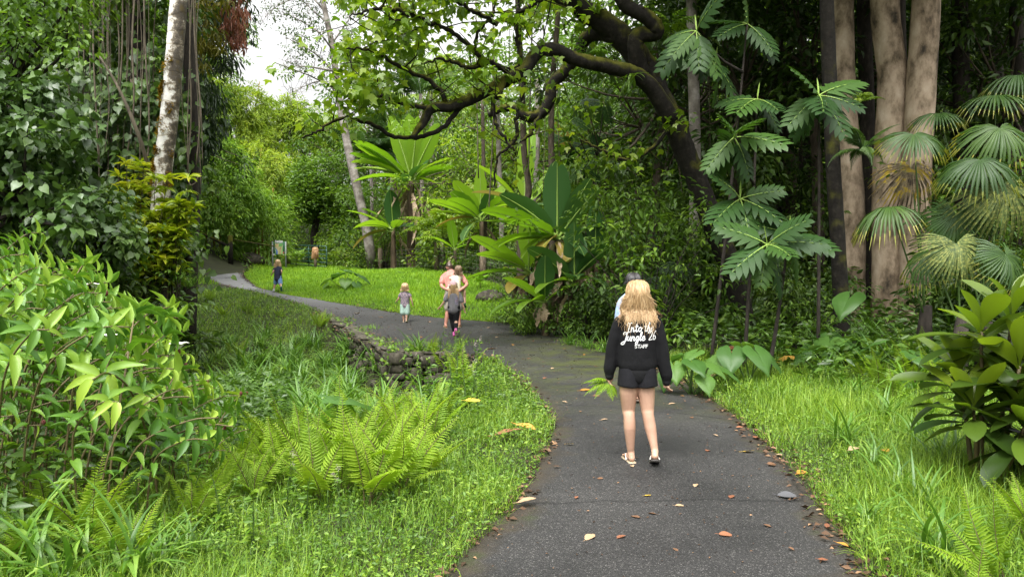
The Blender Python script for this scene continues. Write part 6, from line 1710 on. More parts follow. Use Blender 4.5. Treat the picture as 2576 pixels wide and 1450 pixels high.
def place_bush(k, p, sc):
    r = bush_kinds[k] if k not in bu else dup(bush_kinds[k], p)
    bu.add(k)
    r.location = p; r.rotation_euler = (0, 0, rng.uniform(0, 6.28)); r.scale = (sc, sc, sc * rng.uniform(.8, 1.2))
    r['label'] = BL[k]; r['group'] = ['dark understory shrubs', 'low dark forest shrubs', 'tall forest edge shrubs', 'small forest edge shrubs', 'sunlit shrubs among the trees'][k]
cnt = 0
for i in range(16):
    px, Y = rng.uniform(1180, 2010), rng.uniform(17, 24)
    y1 = rng.uniform(250, 560); bot = P(px, y1, Y); top = P(px + rng.normal(0, 12), -60, Y)
    a = Acc(); tube(a, curve_pts([np.array((0, 0, 0.)), np.array(list(top - bot)) * .5 + np.array((rng.normal(0, .12), 0, 0)), np.array(list(top - bot))], 14), rng.choice([.008, .012, .02]), 5)
    tag(obj('hanging_liana', a, M_liana, loc=bot, sm=True), 'thin stem hanging straight down through the forest on the right', 'vine', 'hanging stems on the right')
while cnt < 185:
    Y = 10.5 + 20 * rng.random() ** 1.3; px = rng.uniform(1300, 2620)
    x = (px - CX) / F * Y
    if x < np.interp(Y, [10, 11.5, 13, 15, 17, 20, 26], [4.4, 3.9, 3.1, 1.9, 1.2, .9, .2]): continue
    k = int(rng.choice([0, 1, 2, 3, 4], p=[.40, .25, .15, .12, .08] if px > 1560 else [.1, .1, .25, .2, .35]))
    if Y < 13 and k == 2: k = 1
    if px > 2080 and Y < 13: k = 1
    if 1640 < px < 1960 and Y < 16.5: continue
    if 2040 < px < 2400 and Y < 18: continue
    if 1240 < px < 1590 and Y < 19.5: continue
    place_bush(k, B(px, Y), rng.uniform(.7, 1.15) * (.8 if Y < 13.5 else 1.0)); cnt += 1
for (px, Y, k, sc) in ((1310, 17.6, 3, .6), (1340, 16.8, 3, .55), (1300, 19, 3, .7), (1440, 16.4, 3, .6), (1475, 16, 1, .6), (1510, 15.6, 3, .6), (1545, 15.2, 1, .6), (1590, 15, 3, .6), (1640, 14.6, 1, .6)): place_bush(k, B(px, Y), sc)
for i in range(34):
    px = rng.uniform(900, 1330); Y = rng.uniform(38, 46) if px < 1110 else rng.uniform(31, 38)
    place_bush(int(rng.choice([2, 3, 4])), B(px, Y), rng.uniform(.8, 1.4))
for i in range(22):
    px = rng.uniform(480, 930); Y = rng.uniform(49, 54)
    place_bush(int(rng.choice([2, 3, 4], p=[.4, .4, .2])), B(px, Y), rng.uniform(.8, 1.3))
for i in range(26):
    px = rng.uniform(-60, 330); Y = rng.uniform(13, 17)
    place_bush(int(rng.choice([0, 1, 2])), B(px, Y), rng.uniform(.8, 1.2))

# mid distance forest trees
def ftree(H, cw, M, n, L, seed):
    r = thing('woodland_tree', '', 'tree')
    t = Acc(); a = Acc()
    top = np.array((rng.normal(0, .3), rng.normal(0, .3), H * .62))
    tube(t, curve_pts([(0, 0, -.3), top * .5 + np.array((.12, 0, 0)), top], 10), [.17, .13, .09], 8, wob=.06)
    cen = np.stack([rng.normal(0, cw * .5, n), rng.normal(0, cw * .5, n), H * (.28 + .72 * rng.random(n) ** .8)], -1)
    limbs(t, top, cen[::3], .05)
    clump_leaves(a, cen, .62, 44, L_MD, L, .42, .45, droop=.4, upj=.4)
    obj('trunk', t, M_bark_brown, r, sm=True); obj('crown', a, M, r)
    return r
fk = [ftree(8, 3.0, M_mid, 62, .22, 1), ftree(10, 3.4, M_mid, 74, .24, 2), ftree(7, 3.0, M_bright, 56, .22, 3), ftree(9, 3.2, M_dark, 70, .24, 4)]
FLB = ['leafy green forest tree in the wood behind the banana plants', 'tall leafy forest tree in the wood behind the path', 'yellow green sunlit tree deep in the wood', 'dark leaved forest tree in the shade on the right']
fg = ['green forest trees', 'tall forest trees', 'sunlit forest trees', 'dark forest trees']
fu = set()
def place_ft(k, p, sc):
    r = fk[k] if k not in fu else dup(fk[k], p)
    fu.add(k); r.location = p; r.rotation_euler = (0, 0, rng.uniform(0, 6.28)); r.scale = (sc,) * 3
    r['label'] = FLB[k]; r['group'] = fg[k]
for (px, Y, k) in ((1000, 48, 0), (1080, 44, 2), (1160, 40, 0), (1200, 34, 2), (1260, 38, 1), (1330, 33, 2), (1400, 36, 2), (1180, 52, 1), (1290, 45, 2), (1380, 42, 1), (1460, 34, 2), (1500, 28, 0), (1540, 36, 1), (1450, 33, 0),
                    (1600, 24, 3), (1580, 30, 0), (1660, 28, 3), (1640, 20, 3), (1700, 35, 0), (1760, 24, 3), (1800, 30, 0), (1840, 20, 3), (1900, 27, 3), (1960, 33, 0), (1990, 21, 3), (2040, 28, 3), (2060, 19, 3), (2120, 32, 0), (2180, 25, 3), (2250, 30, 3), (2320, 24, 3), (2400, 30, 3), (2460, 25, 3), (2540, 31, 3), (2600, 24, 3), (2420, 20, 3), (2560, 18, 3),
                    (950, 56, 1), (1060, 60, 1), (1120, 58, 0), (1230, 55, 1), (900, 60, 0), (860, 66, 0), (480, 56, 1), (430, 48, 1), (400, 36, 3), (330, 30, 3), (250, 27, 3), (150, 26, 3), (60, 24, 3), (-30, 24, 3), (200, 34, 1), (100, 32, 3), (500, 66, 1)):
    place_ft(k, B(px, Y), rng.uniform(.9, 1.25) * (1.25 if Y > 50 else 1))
# far wooded slope seen as one mass
def far_wood():
    a = Acc()
    N = 900
    y = rng.uniform(56, 92, N); x = rng.uniform(-.72, .74, N) * y
    z = gz(x, y)
    keep = ~((x > -.40 * y) & (x < -.19 * y) & (y > 76))
    x, y, z = x[keep], y[keep], z[keep]; n = len(x)
    gap = (x > -.42 * y) & (x < -.17 * y)
    h = rng.uniform(1.5, 8, n) * np.where(gap, .75, 1.2)
    clump_leaves(a, np.stack([x, y, z + h], -1), 1.7, 70, L_LO, .55, .45, .45, droop=.3)
    # closing curtain of the wood on the right
    N = 420
    y = rng.uniform(36, 50, N); x = rng.uniform(.05, .75, N) * y; z = gz(x, y) + rng.uniform(.3, 16, N)
    clump_leaves(a, np.stack([x, y, z], -1), 1.3, 60, L_LO, .42, .45, .4, droop=.3)
    N = 260
    y = rng.uniform(26, 36, N); x = -rng.uniform(.46, .76, N) * y; z = gz(x, y) + rng.uniform(.3, 12, N)
    clump_leaves(a, np.stack([x, y, z], -1), 1.2, 60, L_LO, .4, .45, .3, droop=.3)
    tag(obj('distant_forest', a, M_mid), kind='stuff')
far_wood()
# ================================================================ signs, gate, fences
def plainmat(name, c, rough=.6, spec=.4): return flat(name, c, rough, spec, .10, 12)
M_wood = noisemat('weathered_post_wood', [(.3, (.06, .045, .03)), (.55, (.15, .115, .075)), (.75, (.27, .215, .15))], 6, 8, .9, .4, (3, 3, .6))
M_plaque = noisemat('orange_plaque_wood', [(.3, (.33, .17, .08)), (.6, (.48, .28, .14)), (.8, (.58, .37, .20))], 5, 6, .6, .15, (1, 1, 4))
M_galv = plainmat('grey_metal', (.30, .31, .30), .5)
M_green = plainmat('green_gate_paint', (.02, .075, .050), .45)
M_wsign = plainmat('white_sign_face', (.78, .78, .75), .5)
M_ink = plainmat('black_ink', (.03, .03, .03), .6)
M_red = plainmat('red_ink', (.5, .05, .04), .6)
def strokes(acc, lines, x0, z0, s, y, w, slant=0.0):
    """thin flat strokes in the x-z plane facing -y"""
    for L in lines:
        for (ax, az), (bx, bz) in zip(L[:-1], L[1:]):
            p = np.array((x0 + (ax + slant * az) * s, z0 + az * s)); q = np.array((x0 + (bx + slant * bz) * s, z0 + bz * s))
            d = q - p; n_ = np.array((-d[1], d[0])) / (np.hypot(*d) + 1e-9) * w / 2; d = d / (np.hypot(*d) + 1e-9) * w * .35
            p, q = p - d, q + d
            v = [(p[0] + n_[0], y, p[1] + n_[1]), (q[0] + n_[0], y, q[1] + n_[1]), (q[0] - n_[0], y, q[1] - n_[1]), (p[0] - n_[0], y, p[1] - n_[1])]
            acc.add(v, [np.array([[0, 1, 2, 3]])])
def fan_poly(acc, pts, y):
    n = len(pts); c = np.mean(pts, 0)
    acc.add([(c[0], y, c[1])] + [(p[0], y, p[1]) for p in pts], [np.array([[0, i + 1, (i + 1) % n + 1] for i in range(n)])])
def map_board():
    Y = 42.5; base = B(703, Y); m = Y / F
    r = thing('map_board', 'green and tan trail map board on two grey posts behind the running child', 'sign', base)
    w = .76; H = P(703, 607, Y).z - base.z; bot = P(703, 641, Y).z - base.z
    for sx in (-1, 1):
        a = Acc(); box(a, (sx * w / 2, 0, H / 2), (.07, .07, H), bev=.008); obj('post', a, M_galv, r)
    a = Acc(); box(a, (0, -.01, (H + bot) / 2), (w - .06, .03, H - bot - .02), bev=.005); bd = obj('panel', a, plainmat('dark_green_panel', (.045, .14, .075), .4), r)
    lay = [('map_sheet', (.44, .40, .22), [(-.24, .04), (.22, .04), (.22, .66), (-.24, .66)]), ('title_strip', (.78, .78, .76), [(-.24, .71), (.22, .71), (.22, .83), (-.24, .83)]),
           ('river', (.10, .19, .45), [(-.24, .42), (-.16, .38), (-.06, .22), (-.08, .04), (-.17, .04), (-.17, .2), (-.24, .33)]), ('woodland', (.14, .32, .08), [(-.24, .04), (-.17, .04), (-.18, .2), (-.24, .3)]),
           ('orchard', (.15, .36, .10), [(-.02, .5), (.15, .48), (.22, .6), (.2, .66), (.02, .66)]), ('garden', (.24, .40, .14), [(.13, .04), (.22, .04), (.22, .5), (.15, .4)]), ('red_flower', (.55, .10, .10), [(.23, .10), (.30, .12), (.28, .19), (.22, .16)]),
           ('trail', (.42, .25, .10), [(.03, .04), (.06, .04), (.08, .36), (.13, .44), (.10, .46), (.04, .38)]), ('meadow', (.50, .36, .18), [(-.18, .5), (-.03, .47), (-.06, .62), (-.2, .62)]),
           ('corner_label', (.75, .75, .72), [(-.32, .01), (-.24, .01), (-.24, .06), (-.32, .06)]), ('corner_label', (.75, .75, .72), [(.22, .01), (.30, .01), (.30, .06), (.22, .06)])]
    for i, (nm, c, poly) in enumerate(lay):
        a = Acc(); fan_poly(a, [(x, bot + .0 + z) for x, z in poly], -.029 - .004 * (1 + i * .25)); obj(nm, a, plainmat(nm + '_print', c, .5), bd)
    a = Acc(); strokes(a, [[(-.23, bot + .745), (.20, bot + .745)]], 0, 0, 1, -.045, .012)
    for k in range(6):
        x = -.20 + .07 * k
        strokes(a, [[(x, bot + .775), (x, bot + .825)], [(x, bot + .80), (x + .03, bot + .80)]], 0, 0, 1, -.045, .010)
    obj('title_print', a, M_ink, bd)
map_board()
def plaque():
    Y = 42.0; base = B(793, Y)
    r = thing('wooden_plaque', 'orange wooden plaque with carved lines on a short post at the lawn edge', 'sign', base)
    zt = P(793, 621, Y).z - base.z; zb = P(793, 651, Y).z - base.z; h = zt - zb
    a = Acc(); tube(a, [(0, .06, -.1), (0, .06, zb + .3)], .09, 10, wob=.05); obj('post', a, M_wood, r, sm=True)
    a = Acc(); pts = [(-.20, 0), (.18, 0), (.2, .05), (.2, h - .12), (.14, h - .02), (0, h), (-.12, h - .02), (-.17, h - .12), (-.20, .05)]
    n = len(pts); v = [(x + .0, y, zb + z) for y in (-.03, .03) for x, z in pts]
    a.add(v, [np.array([list(range(n))]), np.array([list(range(n, 2 * n))[::-1]]), np.array([[i, i + n, (i + 1) % n + n, (i + 1) % n] for i in range(n)])])
    bd = obj('board', a, M_plaque, r)
    a = Acc()
    for z in (.60, .54): strokes(a, [[(-.14, zb + z * h / .7), (-.01, zb + z * h / .7)], [(.02, zb + z * h / .7), (.15, zb + z * h / .7)]], 0, 0, 1, -.034, .014)
    for k in range(5):
        z = zb + .1 + k * .075
        for q in range(7):
            x = -.15 + q * .045
            strokes(a, [[(x, z), (x + .03, z + .012)]], 0, 0, 1, -.034, .010)
    obj('carving', a, plainmat('carved_groove', (.22, .085, .03), .8), bd)
plaque()
def white_sign():
    Y = 39.5; base = B(492, Y); zt = P(491, 573, Y).z - base.z; zb = P(491, 594, Y).z - base.z; h = zt - zb; w = .40
    r = thing('warning_sign', 'small white notice sign with a round pictogram beside the bamboo', 'sign', base)
    a = Acc(); tube(a, [(0, .03, -.1), (0, .03, zt + .12)], .03, 8); obj('post', a, M_galv, r, sm=True)
    a = Acc(); c = .04
    pts = [(-w / 2 + c, 0), (w / 2 - c, 0), (w / 2, c), (w / 2, h - c), (w / 2 - c, h), (-w / 2 + c, h), (-w / 2, h - c), (-w / 2, c)]
    n = 8; a.add([(x, y, zb + z) for y in (-.012, .0) for x, z in pts], [np.array([list(range(n))]), np.array([list(range(n, 2 * n))[::-1]]), np.array([[i, i + n, (i + 1) % n + n, (i + 1) % n] for i in range(n)])])
    bd = obj('plate', a, M_wsign, r)
    a = Acc(); t = np.linspace(0, 2 * np.pi, 21)
    strokes(a, [[(-.06 + .09 * math.cos(q), zb + h * .66 + .09 * math.sin(q)) for q in t], [(-.12, zb + h * .66 + .06), (0, zb + h * .66 - .06)]], 0, 0, 1, -.016, .016); obj('pictogram_ring', a, M_red, bd)
    a = Acc(); strokes(a, [[(-.09, zb + h * .64), (-.04, zb + h * .69)], [(-.10, zb + h * .52), (-.03, zb + h * .52)], [(-.15, zb + h * .34), (-.12, zb + h * .34)], [(-.06, zb + h * .34), (.06, zb + h * .33)], [(.10, zb + h * .34), (.13, zb + h * .34)], [(-.15, zb + h * .25), (.05, zb + h * .24)], [(-.02, zb + h * .13), (.03, zb + h * .13)]], 0, 0, 1, -.017, .018)
    obj('printed_lines', a, M_ink, bd)
white_sign()
def gate():
    Y0 = 45.0; base = B(730, Y0)
    r = thing('metal_gate', 'green tubular metal farm gate standing behind the wooden plaque', 'gate', base)
    b = np.array(list(base)); p0 = np.array(list(B(732, 45))) - b; p1 = np.array(list(B(822, 41.5))) - b
    H = 1.30
    for k in range(6):
        a = Acc(); z = .15 + k * (H - .15) / 5
        tube(a, [p0 + (0, 0, z), p1 + np.array((0, 0, z))], .028, 7); obj('rail', a, M_green, r, sm=True)
    for t in (0, .52, 1.0):
        a = Acc(); q = p0 + (p1 - p0) * t; tube(a, [q + (0, 0, .1), q + np.array((0, 0, H))], .03, 7); obj('upright', a, M_green, r, sm=True)
gate()
def post(px, Y, h, rad, label, M=M_wood, top=False):
    base = B(px, Y)
    a = Acc(); tube(a, [(0, 0, -.2), (.01, 0, h * .5), (0, .01, h)], [rad, rad * .97, rad * .93], 12, wob=.05)
    o = obj('fence_post', a, M, loc=base, sm=False)
    return tag(o, label, 'post'), base
post(726, 45.6, 1.42, .13, 'thick dark wooden gate post left of the green metal gate')
def rail_fence():
    Y = 40.2; base = B(540, Y); b = np.array(list(base))
    r = thing('rail_fence', 'dark mossy rail fence of one thick rail between posts before the bamboo', 'fence', base)
    for px, h in ((488, 1.35), (581, 1.5)):
        a = Acc(); q = np.array(list(B(px, Y))) - b; tube(a, [q - (0, 0, .2), q + (0, 0, h)], .13, 10, wob=.05); obj('post', a, M_moss, r)
    for x0, x1, z0, z1, rr in ((495, 578, .95, .85, .085), (590, 690, 1.32, 1.34, .035)):
        a = Acc(); q0 = np.array(list(B(x0, Y))) - b; q1 = np.array(list(B(x1, Y))) - b
        tube(a, [q0 + (0, 0, z0), q1 + np.array((0, 0, z1))], rr, 9, wob=.06); obj('rail', a, M_moss, r, sm=True)
rail_fence()
def wire_fence():
    pts = [(890, 42.5), (957, 37.8), (1099, 31.5), (1215, 26.0), (1290, 22.0)]
    base = B(1099, 31.5); b = np.array(list(base))
    r = thing('wire_fence', 'wire mesh stock fence on wooden posts between the lawn and the banana plants', 'fence', base)
    q = [np.array(list(B(px, Y))) - b for px, Y in pts]
    for k, c in enumerate(q[1:4]):
        a = Acc(); tube(a, [c - (0, 0, .3), c + (0, 0, 1.28)], [.12, .115], 11, wob=.05); obj('post', a, M_wood, r)
    a = Acc()
    for c, d in zip(q[:-1], q[1:]):
        for z in (.12, .28, .44, .6, .76, .92, 1.1): tube(a, [c + (0, 0, z), (c + d) / 2 + np.array((0, 0, z - .03)), d + (0, 0, z)], .0045, 3, cap=False)
        L = np.linalg.norm(d - c)
        for t in np.arange(0, 1, .4 / L):
            e = c + (d - c) * t; tube(a, [e + (0, 0, .12), e + (0, 0, 1.1)], .005, 3, cap=False)
    obj('mesh', a, plainmat('rusty_wire', (.16, .14, .12), .6), r)
wire_fence()
a = Acc(); box(a, (0, 0, .45), (.035, .035, 1.1)); tag(obj('fence_post', a, M_galv, loc=B(864, 45)), 'thin metal stake standing alone in the bush right of the plaque', 'post')
def frond_heap():
    base = Gp(905, 672); r = thing('dead_frond_heap', 'heap of dry brown palm fronds on the grass left of the wire fence', 'fronds', base)
    a = Acc(); n = 260; t = rng.uniform(0, 1, n)
    ribbons(a, np.stack([rng.normal(-.3, .3, n), rng.normal(0, .25, n), rng.uniform(0, .75, n)], -1), rng.normal(-.1, .6, n) + np.where(t > .8, math.pi, 0), rng.uniform(.6, 1.3, n), rng.uniform(.3, 1.1, n), rng.uniform(.5, 1.3, n), .05, 5, 'strap', .5)
    obj('foliage', a, M_dead, r)
frond_heap()
def boulder(px, py, s, lab):
    p = G(px, py); a = Acc(); d = randdir(1)
    nu, nv = 14, 9; V = []
    ph = rng.uniform(0, 6, 6)
    for i in range(nv):
        th = math.pi * i / (nv - 1)
        for j in range(nu):
            q = 2 * math.pi * j / nu; rr = s * (1 + .14 * math.sin(3 * q + ph[0]) * math.sin(2 * th + ph[1]) + .1 * math.sin(5 * q + ph[2] + 3 * th))
            V.append((rr * math.sin(th) * math.cos(q) * 1.4, rr * math.sin(th) * math.sin(q), rr * .7 * math.cos(th) + s * .3))
    f = [(i * nu + j, (i + 1) * nu + j, (i + 1) * nu + (j + 1) % nu, i * nu + (j + 1) % nu) for i in range(nv - 1) for j in range(nu)]
    a.add(V, [np.array(f)]); tag(obj('boulder', a, M_stone, loc=p, sm=True), lab, 'rock')
boulder(1232, 757, .32, 'grey boulder half sunk in the lawn grass beside the dark banana plants')
boulder(632, 661, .55, 'mossy rounded boulder behind the rail fence post at the bamboo foot')

# ================================================================ people
def limb(acc, pts, rad, n=14, tone=.5, flat=False):
    """rounded tapering tube; radii are numbers or (side, depth) pairs"""
    p = np.array([list(q) for q in pts], float); rr = np.array([(q if isinstance(q, (tuple, list)) else (q, q)) for q in rad], float)
    m = len(p)
    if m > 2:
        k = (m - 1) * 4 + 1
        rr = np.stack([np.interp(np.linspace(0, m - 1, k), np.arange(m), rr[:, i]) for i in (0, 1)], -1); p = curve_pts(p, k)
    d0 = nrm(p[0] - p[1]); d1 = nrm(p[-1] - p[-2])
    P_, Q_ = [], []
    for t in (.98, .8, .45): P_.append(p[0] + d0 * rr[0].min() * t); Q_.append(rr[0] * math.sqrt(1 - t * t))
    P_ += list(p); Q_ += list(rr)
    for t in (.45, .8, .98): P_.append(p[-1] + d1 * rr[-1].min() * t); Q_.append(rr[-1] * math.sqrt(1 - t * t))
    if flat: P_, Q_ = P_[3:-3], Q_[3:-3]
    p = np.array(P_); rr = np.array(Q_); m = len(p)
    d = nrm(np.gradient(p, axis=0)); a = np.linspace(0, 2 * np.pi, n, endpoint=False)
    V = []
    for i in range(m):
        ref = np.array((1., 0, 0)) if abs(d[i][0]) < .85 else np.array((0, 0, 1.))
        u = nrm(ref - d[i] * ref.dot(d[i])); w = np.cross(d[i], u)
        V.append(p[i] + np.outer(np.cos(a) * rr[i][0], u) + np.outer(np.sin(a) * rr[i][1], w))
    i = np.arange(m - 1)[:, None] * n; j = np.arange(n)[None]; j2 = (j + 1) % n
    f = np.stack([i + j, i + j2, i + n + j2, i + n + j], -1).reshape(-1, 4)
    acc.add(np.concatenate(V), [f, np.array([list(range(n))[::-1], [(m - 1) * n + q for q in range(n)]])], tone)
def solid(name, acc, vox, M, parent, it=3):
    """fuse overlapping rounded limbs into one continuous skin"""
    o = obj(name, acc, [], parent)
    md = o.modifiers.new('r', 'REMESH'); md.mode = 'VOXEL'; md.voxel_size = vox; md.use_smooth_shade = True
    sm = o.modifiers.new('s', 'SMOOTH'); sm.iterations = it; sm.factor = .5
    dg = bpy.context.evaluated_depsgraph_get(); dg.update()
    me = bpy.data.meshes.new_from_object(o.evaluated_get(dg)); me.name = name
    o.modifiers.clear(); o.data = me; me.materials.clear(); me.materials.append(M)
    return o
M_skin = noisemat('fair_skin', [(.3, (.37, .215, .145)), (.7, (.49, .30, .21))], 5, 6, .5, .03, spec=.4)
M_skin_r = noisemat('flushed_skin', [(.3, (.42, .18, .125)), (.7, (.52, .25, .18))], 9, 4, .5, .03, spec=.4)
M_skin_t = noisemat('tanned_skin', [(.3, (.40, .22, .14)), (.7, (.50, .29, .19))], 9, 4, .5, .03, spec=.4)
def cloth(name, c, rough=.9): return noisemat(name, [(.35, tuple(q * .78 for q in c)), (.65, tuple(q * 1.15 for q in c))], 7, 7, rough, .5, spec=.2, dist=.03)
def hairmat(name, a, b, c): return leafmat(name, a, b, c, rough=.38, trans=.12, spec=.5, rnd=0, green=False)
M_blond = hairmat('blond_hair', (.19, .11, .045), (.44, .285, .135), (.68, .50, .29))
M_blond2 = hairmat('pale_blond_hair', (.30, .18, .08), (.50, .33, .16), (.66, .50, .30))
M_brownh = hairmat('light_brown_hair', (.10, .06, .035), (.22, .14, .08), (.36, .25, .16))
M_darkh = hairmat('black_hair', (.012, .010, .010), (.03, .026, .026), (.09, .085, .09))
M_short = hairmat('short_brown_hair', (.10, .065, .05), (.18, .12, .09), (.27, .19, .15))

def hand(acc, wrist, d, side, s=1.0, curl=.9, back=(0, 0, 0)):
    """palm, four curled fingers and a thumb; d = direction of the hand, side = towards the thumb"""
    d = nrm(np.array(d, float)); w = np.array(side, float); w = nrm(w - d * w.dot(d)); pn = np.cross(d, w)
    wr = np.array(list(wrist))
    limb(acc, [wr, wr + d * .045 * s, wr + d * .085 * s], [(.022 * s, .018 * s), (.034 * s, .017 * s), (.036 * s, .015 * s)], 10)
    for k, (off, ln) in enumerate(((.027, .070), (.009, .080), (-.009, .074), (-.026, .058))):
        b = wr + d * .085 * s + w * off * s
        c1 = curl * (.45 + .06 * k); p = [b]; q = b; ang = .12
        for seg in (.45, .32, .23):
            ang += c1 * .6
            q = q + (d * math.cos(ang) + pn * math.sin(ang)) * ln * s * seg; p.append(q)
        limb(acc, p, [.0085 * s, .0082 * s, .0075 * s, .006 * s], 8)
    b = wr + d * .03 * s + w * .026 * s
    limb(acc, [b, b + (d * .6 + w * .6 + pn * .25) * .035 * s, b + (d * 1.1 + w * .55 + pn * .5) * .052 * s], [.012 * s, .0105 * s, .008 * s], 8)
def foot(acc, ankle, yaw, pitch, s=1.0):
    """ankle point, heel and toes; pitch lifts the heel"""
    c, sn = math.cos(yaw), math.sin(yaw)
    f = np.array((sn * math.cos(pitch), c * math.cos(pitch), -math.sin(pitch))); u = np.array((sn * math.sin(pitch), c * math.sin(pitch), math.cos(pitch))); w = np.cross(f, u)
    a = np.array(list(ankle))
    limb(acc, [a + u * .01, a - u * .045 * s - f * .03 * s], [.034 * s, .030 * s], 10)
    limb(acc, [a - u * .045 * s - f * .035 * s, a - u * .042 * s + f * .05 * s, a - u * .052 * s + f * .12 * s], [(.030 * s, .026 * s), (.036 * s, .030 * s), (.042 * s, .018 * s)], 10)
    for k in range(5):
        b = a - u * .056 * s + f * .125 * s + w * (-.034 + .017 * k) * s
        limb(acc, [b, b + f * (.045 - .006 * abs(k - 1 if w[0] < 0 else k - 3)) * s], [.010 * s, .008 * s], 7)
    return a - u * .075 * s, f, u, w
def sandal(name, M, r, sole, f, u, w, s, strapM=None):
    a = Acc(); pts = []
    prof_ = [(-.075, .026), (-.05, .036), (0, .034), (.06, .040), (.12, .048), (.165, .042), (.185, .02)]
    top = [sole + f * t * s + w * h * s for t, h in prof_] + [sole + f * t * s - w * h * s for t, h in prof_[::-1]]
    bot = [q - u * .018 * s for q in top]; n = len(top)
    a.add(top + bot, [np.array([list(range(n))[::-1]]), np.array([list(range(n, 2 * n))]), np.array([[i, (i + 1) % n, (i + 1) % n + n, i + n] for i in range(n)])])
    o = obj(name, a, M, r)
    b = Acc()
    t0 = sole + f * .13 * s + u * .012 * s
    for sg in (-1, 1):
        limb(b, [t0, sole + f * .08 * s + u * .045 * s + w * sg * .025 * s, sole + f * .01 * s + w * sg * .040 * s + u * .01 * s], [.006 * s] * 3, 6)
    obj('strap', b, strapM or M, o)
def shoe(name, M, r, sole, f, u, w, s):
    a = Acc()
    limb(a, [sole + u * .03 * s - f * .055 * s, sole + u * .034 * s + f * .04 * s, sole + u * .026 * s + f * .15 * s], [(.042 * s, .042 * s), (.047 * s, .048 * s), (.044 * s, .030 * s)], 12)
    limb(a, [sole + u * .03 * s - f * .03 * s, sole + u * .095 * s - f * .02 * s], [(.044 * s, .05 * s), (.04 * s, .045 * s)], 12)
    limb(a, [sole + u * .004 * s - f * .05 * s, sole + u * .004 * s + f * .15 * s], [(.046 * s, .016 * s), (.046 * s, .016 * s)], 10)
    solid(name, a, .010 * s, M, r)
def head(acc, c, hs, yaw=0., tilt=0.):
    """hs = head height; face looks along +y turned by yaw"""
    c = np.array(c); fy = np.array((math.sin(-yaw), math.cos(-yaw), 0)); fx = np.array((math.cos(yaw), math.sin(yaw), 0)); z = np.array((0, 0, 1.))
    limb(acc, [c + z * hs * .17 - fy * hs * .05, c + z * hs * .02 - fy * hs * .03, c - z * hs * .2 + fy * hs * .06, c - z * hs * .36 + fy * hs * .16], [(hs * .32, hs * .34), (hs * .36, hs * .43), (hs * .30, hs * .34), (hs * .14, hs * .14)], 16)
    limb(acc, [c + fy * hs * .36 + z * hs * .02, c + fy * hs * .46 - z * hs * .13], [hs * .035, hs * .055], 8)               # nose
    limb(acc, [c + fy * hs * .36 - z * hs * .24 - fx * hs * .08, c + fy * hs * .39 - z * hs * .24, c + fy * hs * .36 - z * hs * .24 + fx * hs * .08], [hs * .02, hs * .035, hs * .02], 8)  # mouth
    for s in (-1, 1):
        limb(acc, [c + fx * s * hs * .36 + z * hs * .06 - fy * hs * .02, c + fx * s * hs * .385 - fy * hs * .05, c + fx * s * hs * .35 - z * hs * .1 - fy * hs * .01], [hs * .03, hs * .05, hs * .03], 8)  # ears
        limb(acc, [c + fx * s * hs * .14 + fy * hs * .345 + z * hs * .03, c + fx * s * hs * .18 + fy * hs * .345 + z * hs * .03], [hs * .045, hs * .045], 8)  # eyes under their lids
def strands(acc, c, hs, n, length, spread, drop_fwd=0.0, w=.006, wild=.02, shoulder=None, yaw=0.0, flare=1.2, frontmin=-.35, skull=1.0):
    """hair that follows the skull and then hangs over the back"""
    c = np.array(c); cy, sy = math.cos(yaw), math.sin(yaw)
    for i in range(n):
        ang = rng.uniform(-math.pi, math.pi)
        bx, by = math.sin(ang), -math.cos(ang)      # by<0 = back of the head
        if by > -frontmin * -1 + .75: continue
        pts = []
        part = rng.normal(0, .06)
        for q in np.linspace(0.02, 1, 6):
            th = q * 1.62
            rr = (.40 * hs if abs(bx) > .6 else .46 * hs) * skull * rng.uniform(.97, 1.05)
            pts.append((part * hs * (1 - q) + bx * math.sin(th) * rr * 1.02, by * math.sin(th) * (.50 * hs * skull if by < 0 else .40 * hs) - .03 * hs, .08 * hs + math.cos(th) * .47 * hs * skull))
        ln = length * (rng.uniform(.3, 1.15) if rng.random() < .6 else rng.uniform(.8, 1.2))
        p = np.array(pts[-1]); sp = rng.normal(0, spread)
        ox, oy = p[0], p[1]
        for q in np.linspace(.12, 1, 9):
            x = ox * (1 + (flare - 1) * q) + sp * q ** 1.5 + rng.normal(0, wild * .25)
            y = oy * (1 - .25 * q) + drop_fwd * q
            z = p[2] - ln * q
            if shoulder is not None:
                y = min(y, shoulder(x, z + c[2], c[1]) - c[1]) if by < .3 else y
            pts.append((x, y, z))
        pts = np.array(pts) + rng.normal(0, wild * .06, (len(pts), 3))
        R_ = np.array(((cy, -sy, 0), (sy, cy, 0), (0, 0, 1)))
        pts = pts @ R_.T + c
        t = rng.normal(.52, .2)
        ww = w * rng.uniform(.6, 1.4)
        tube(acc, curve_pts(pts, 18), [ww, ww * 1.15, ww, ww * .8, ww * .3], 4, np.clip(t, 0, 1), cap=False)
def place_person(r, px, py, Y=None):
    p = Gp(px, py); r.location = p + Vector((0, 0, .012)); return p

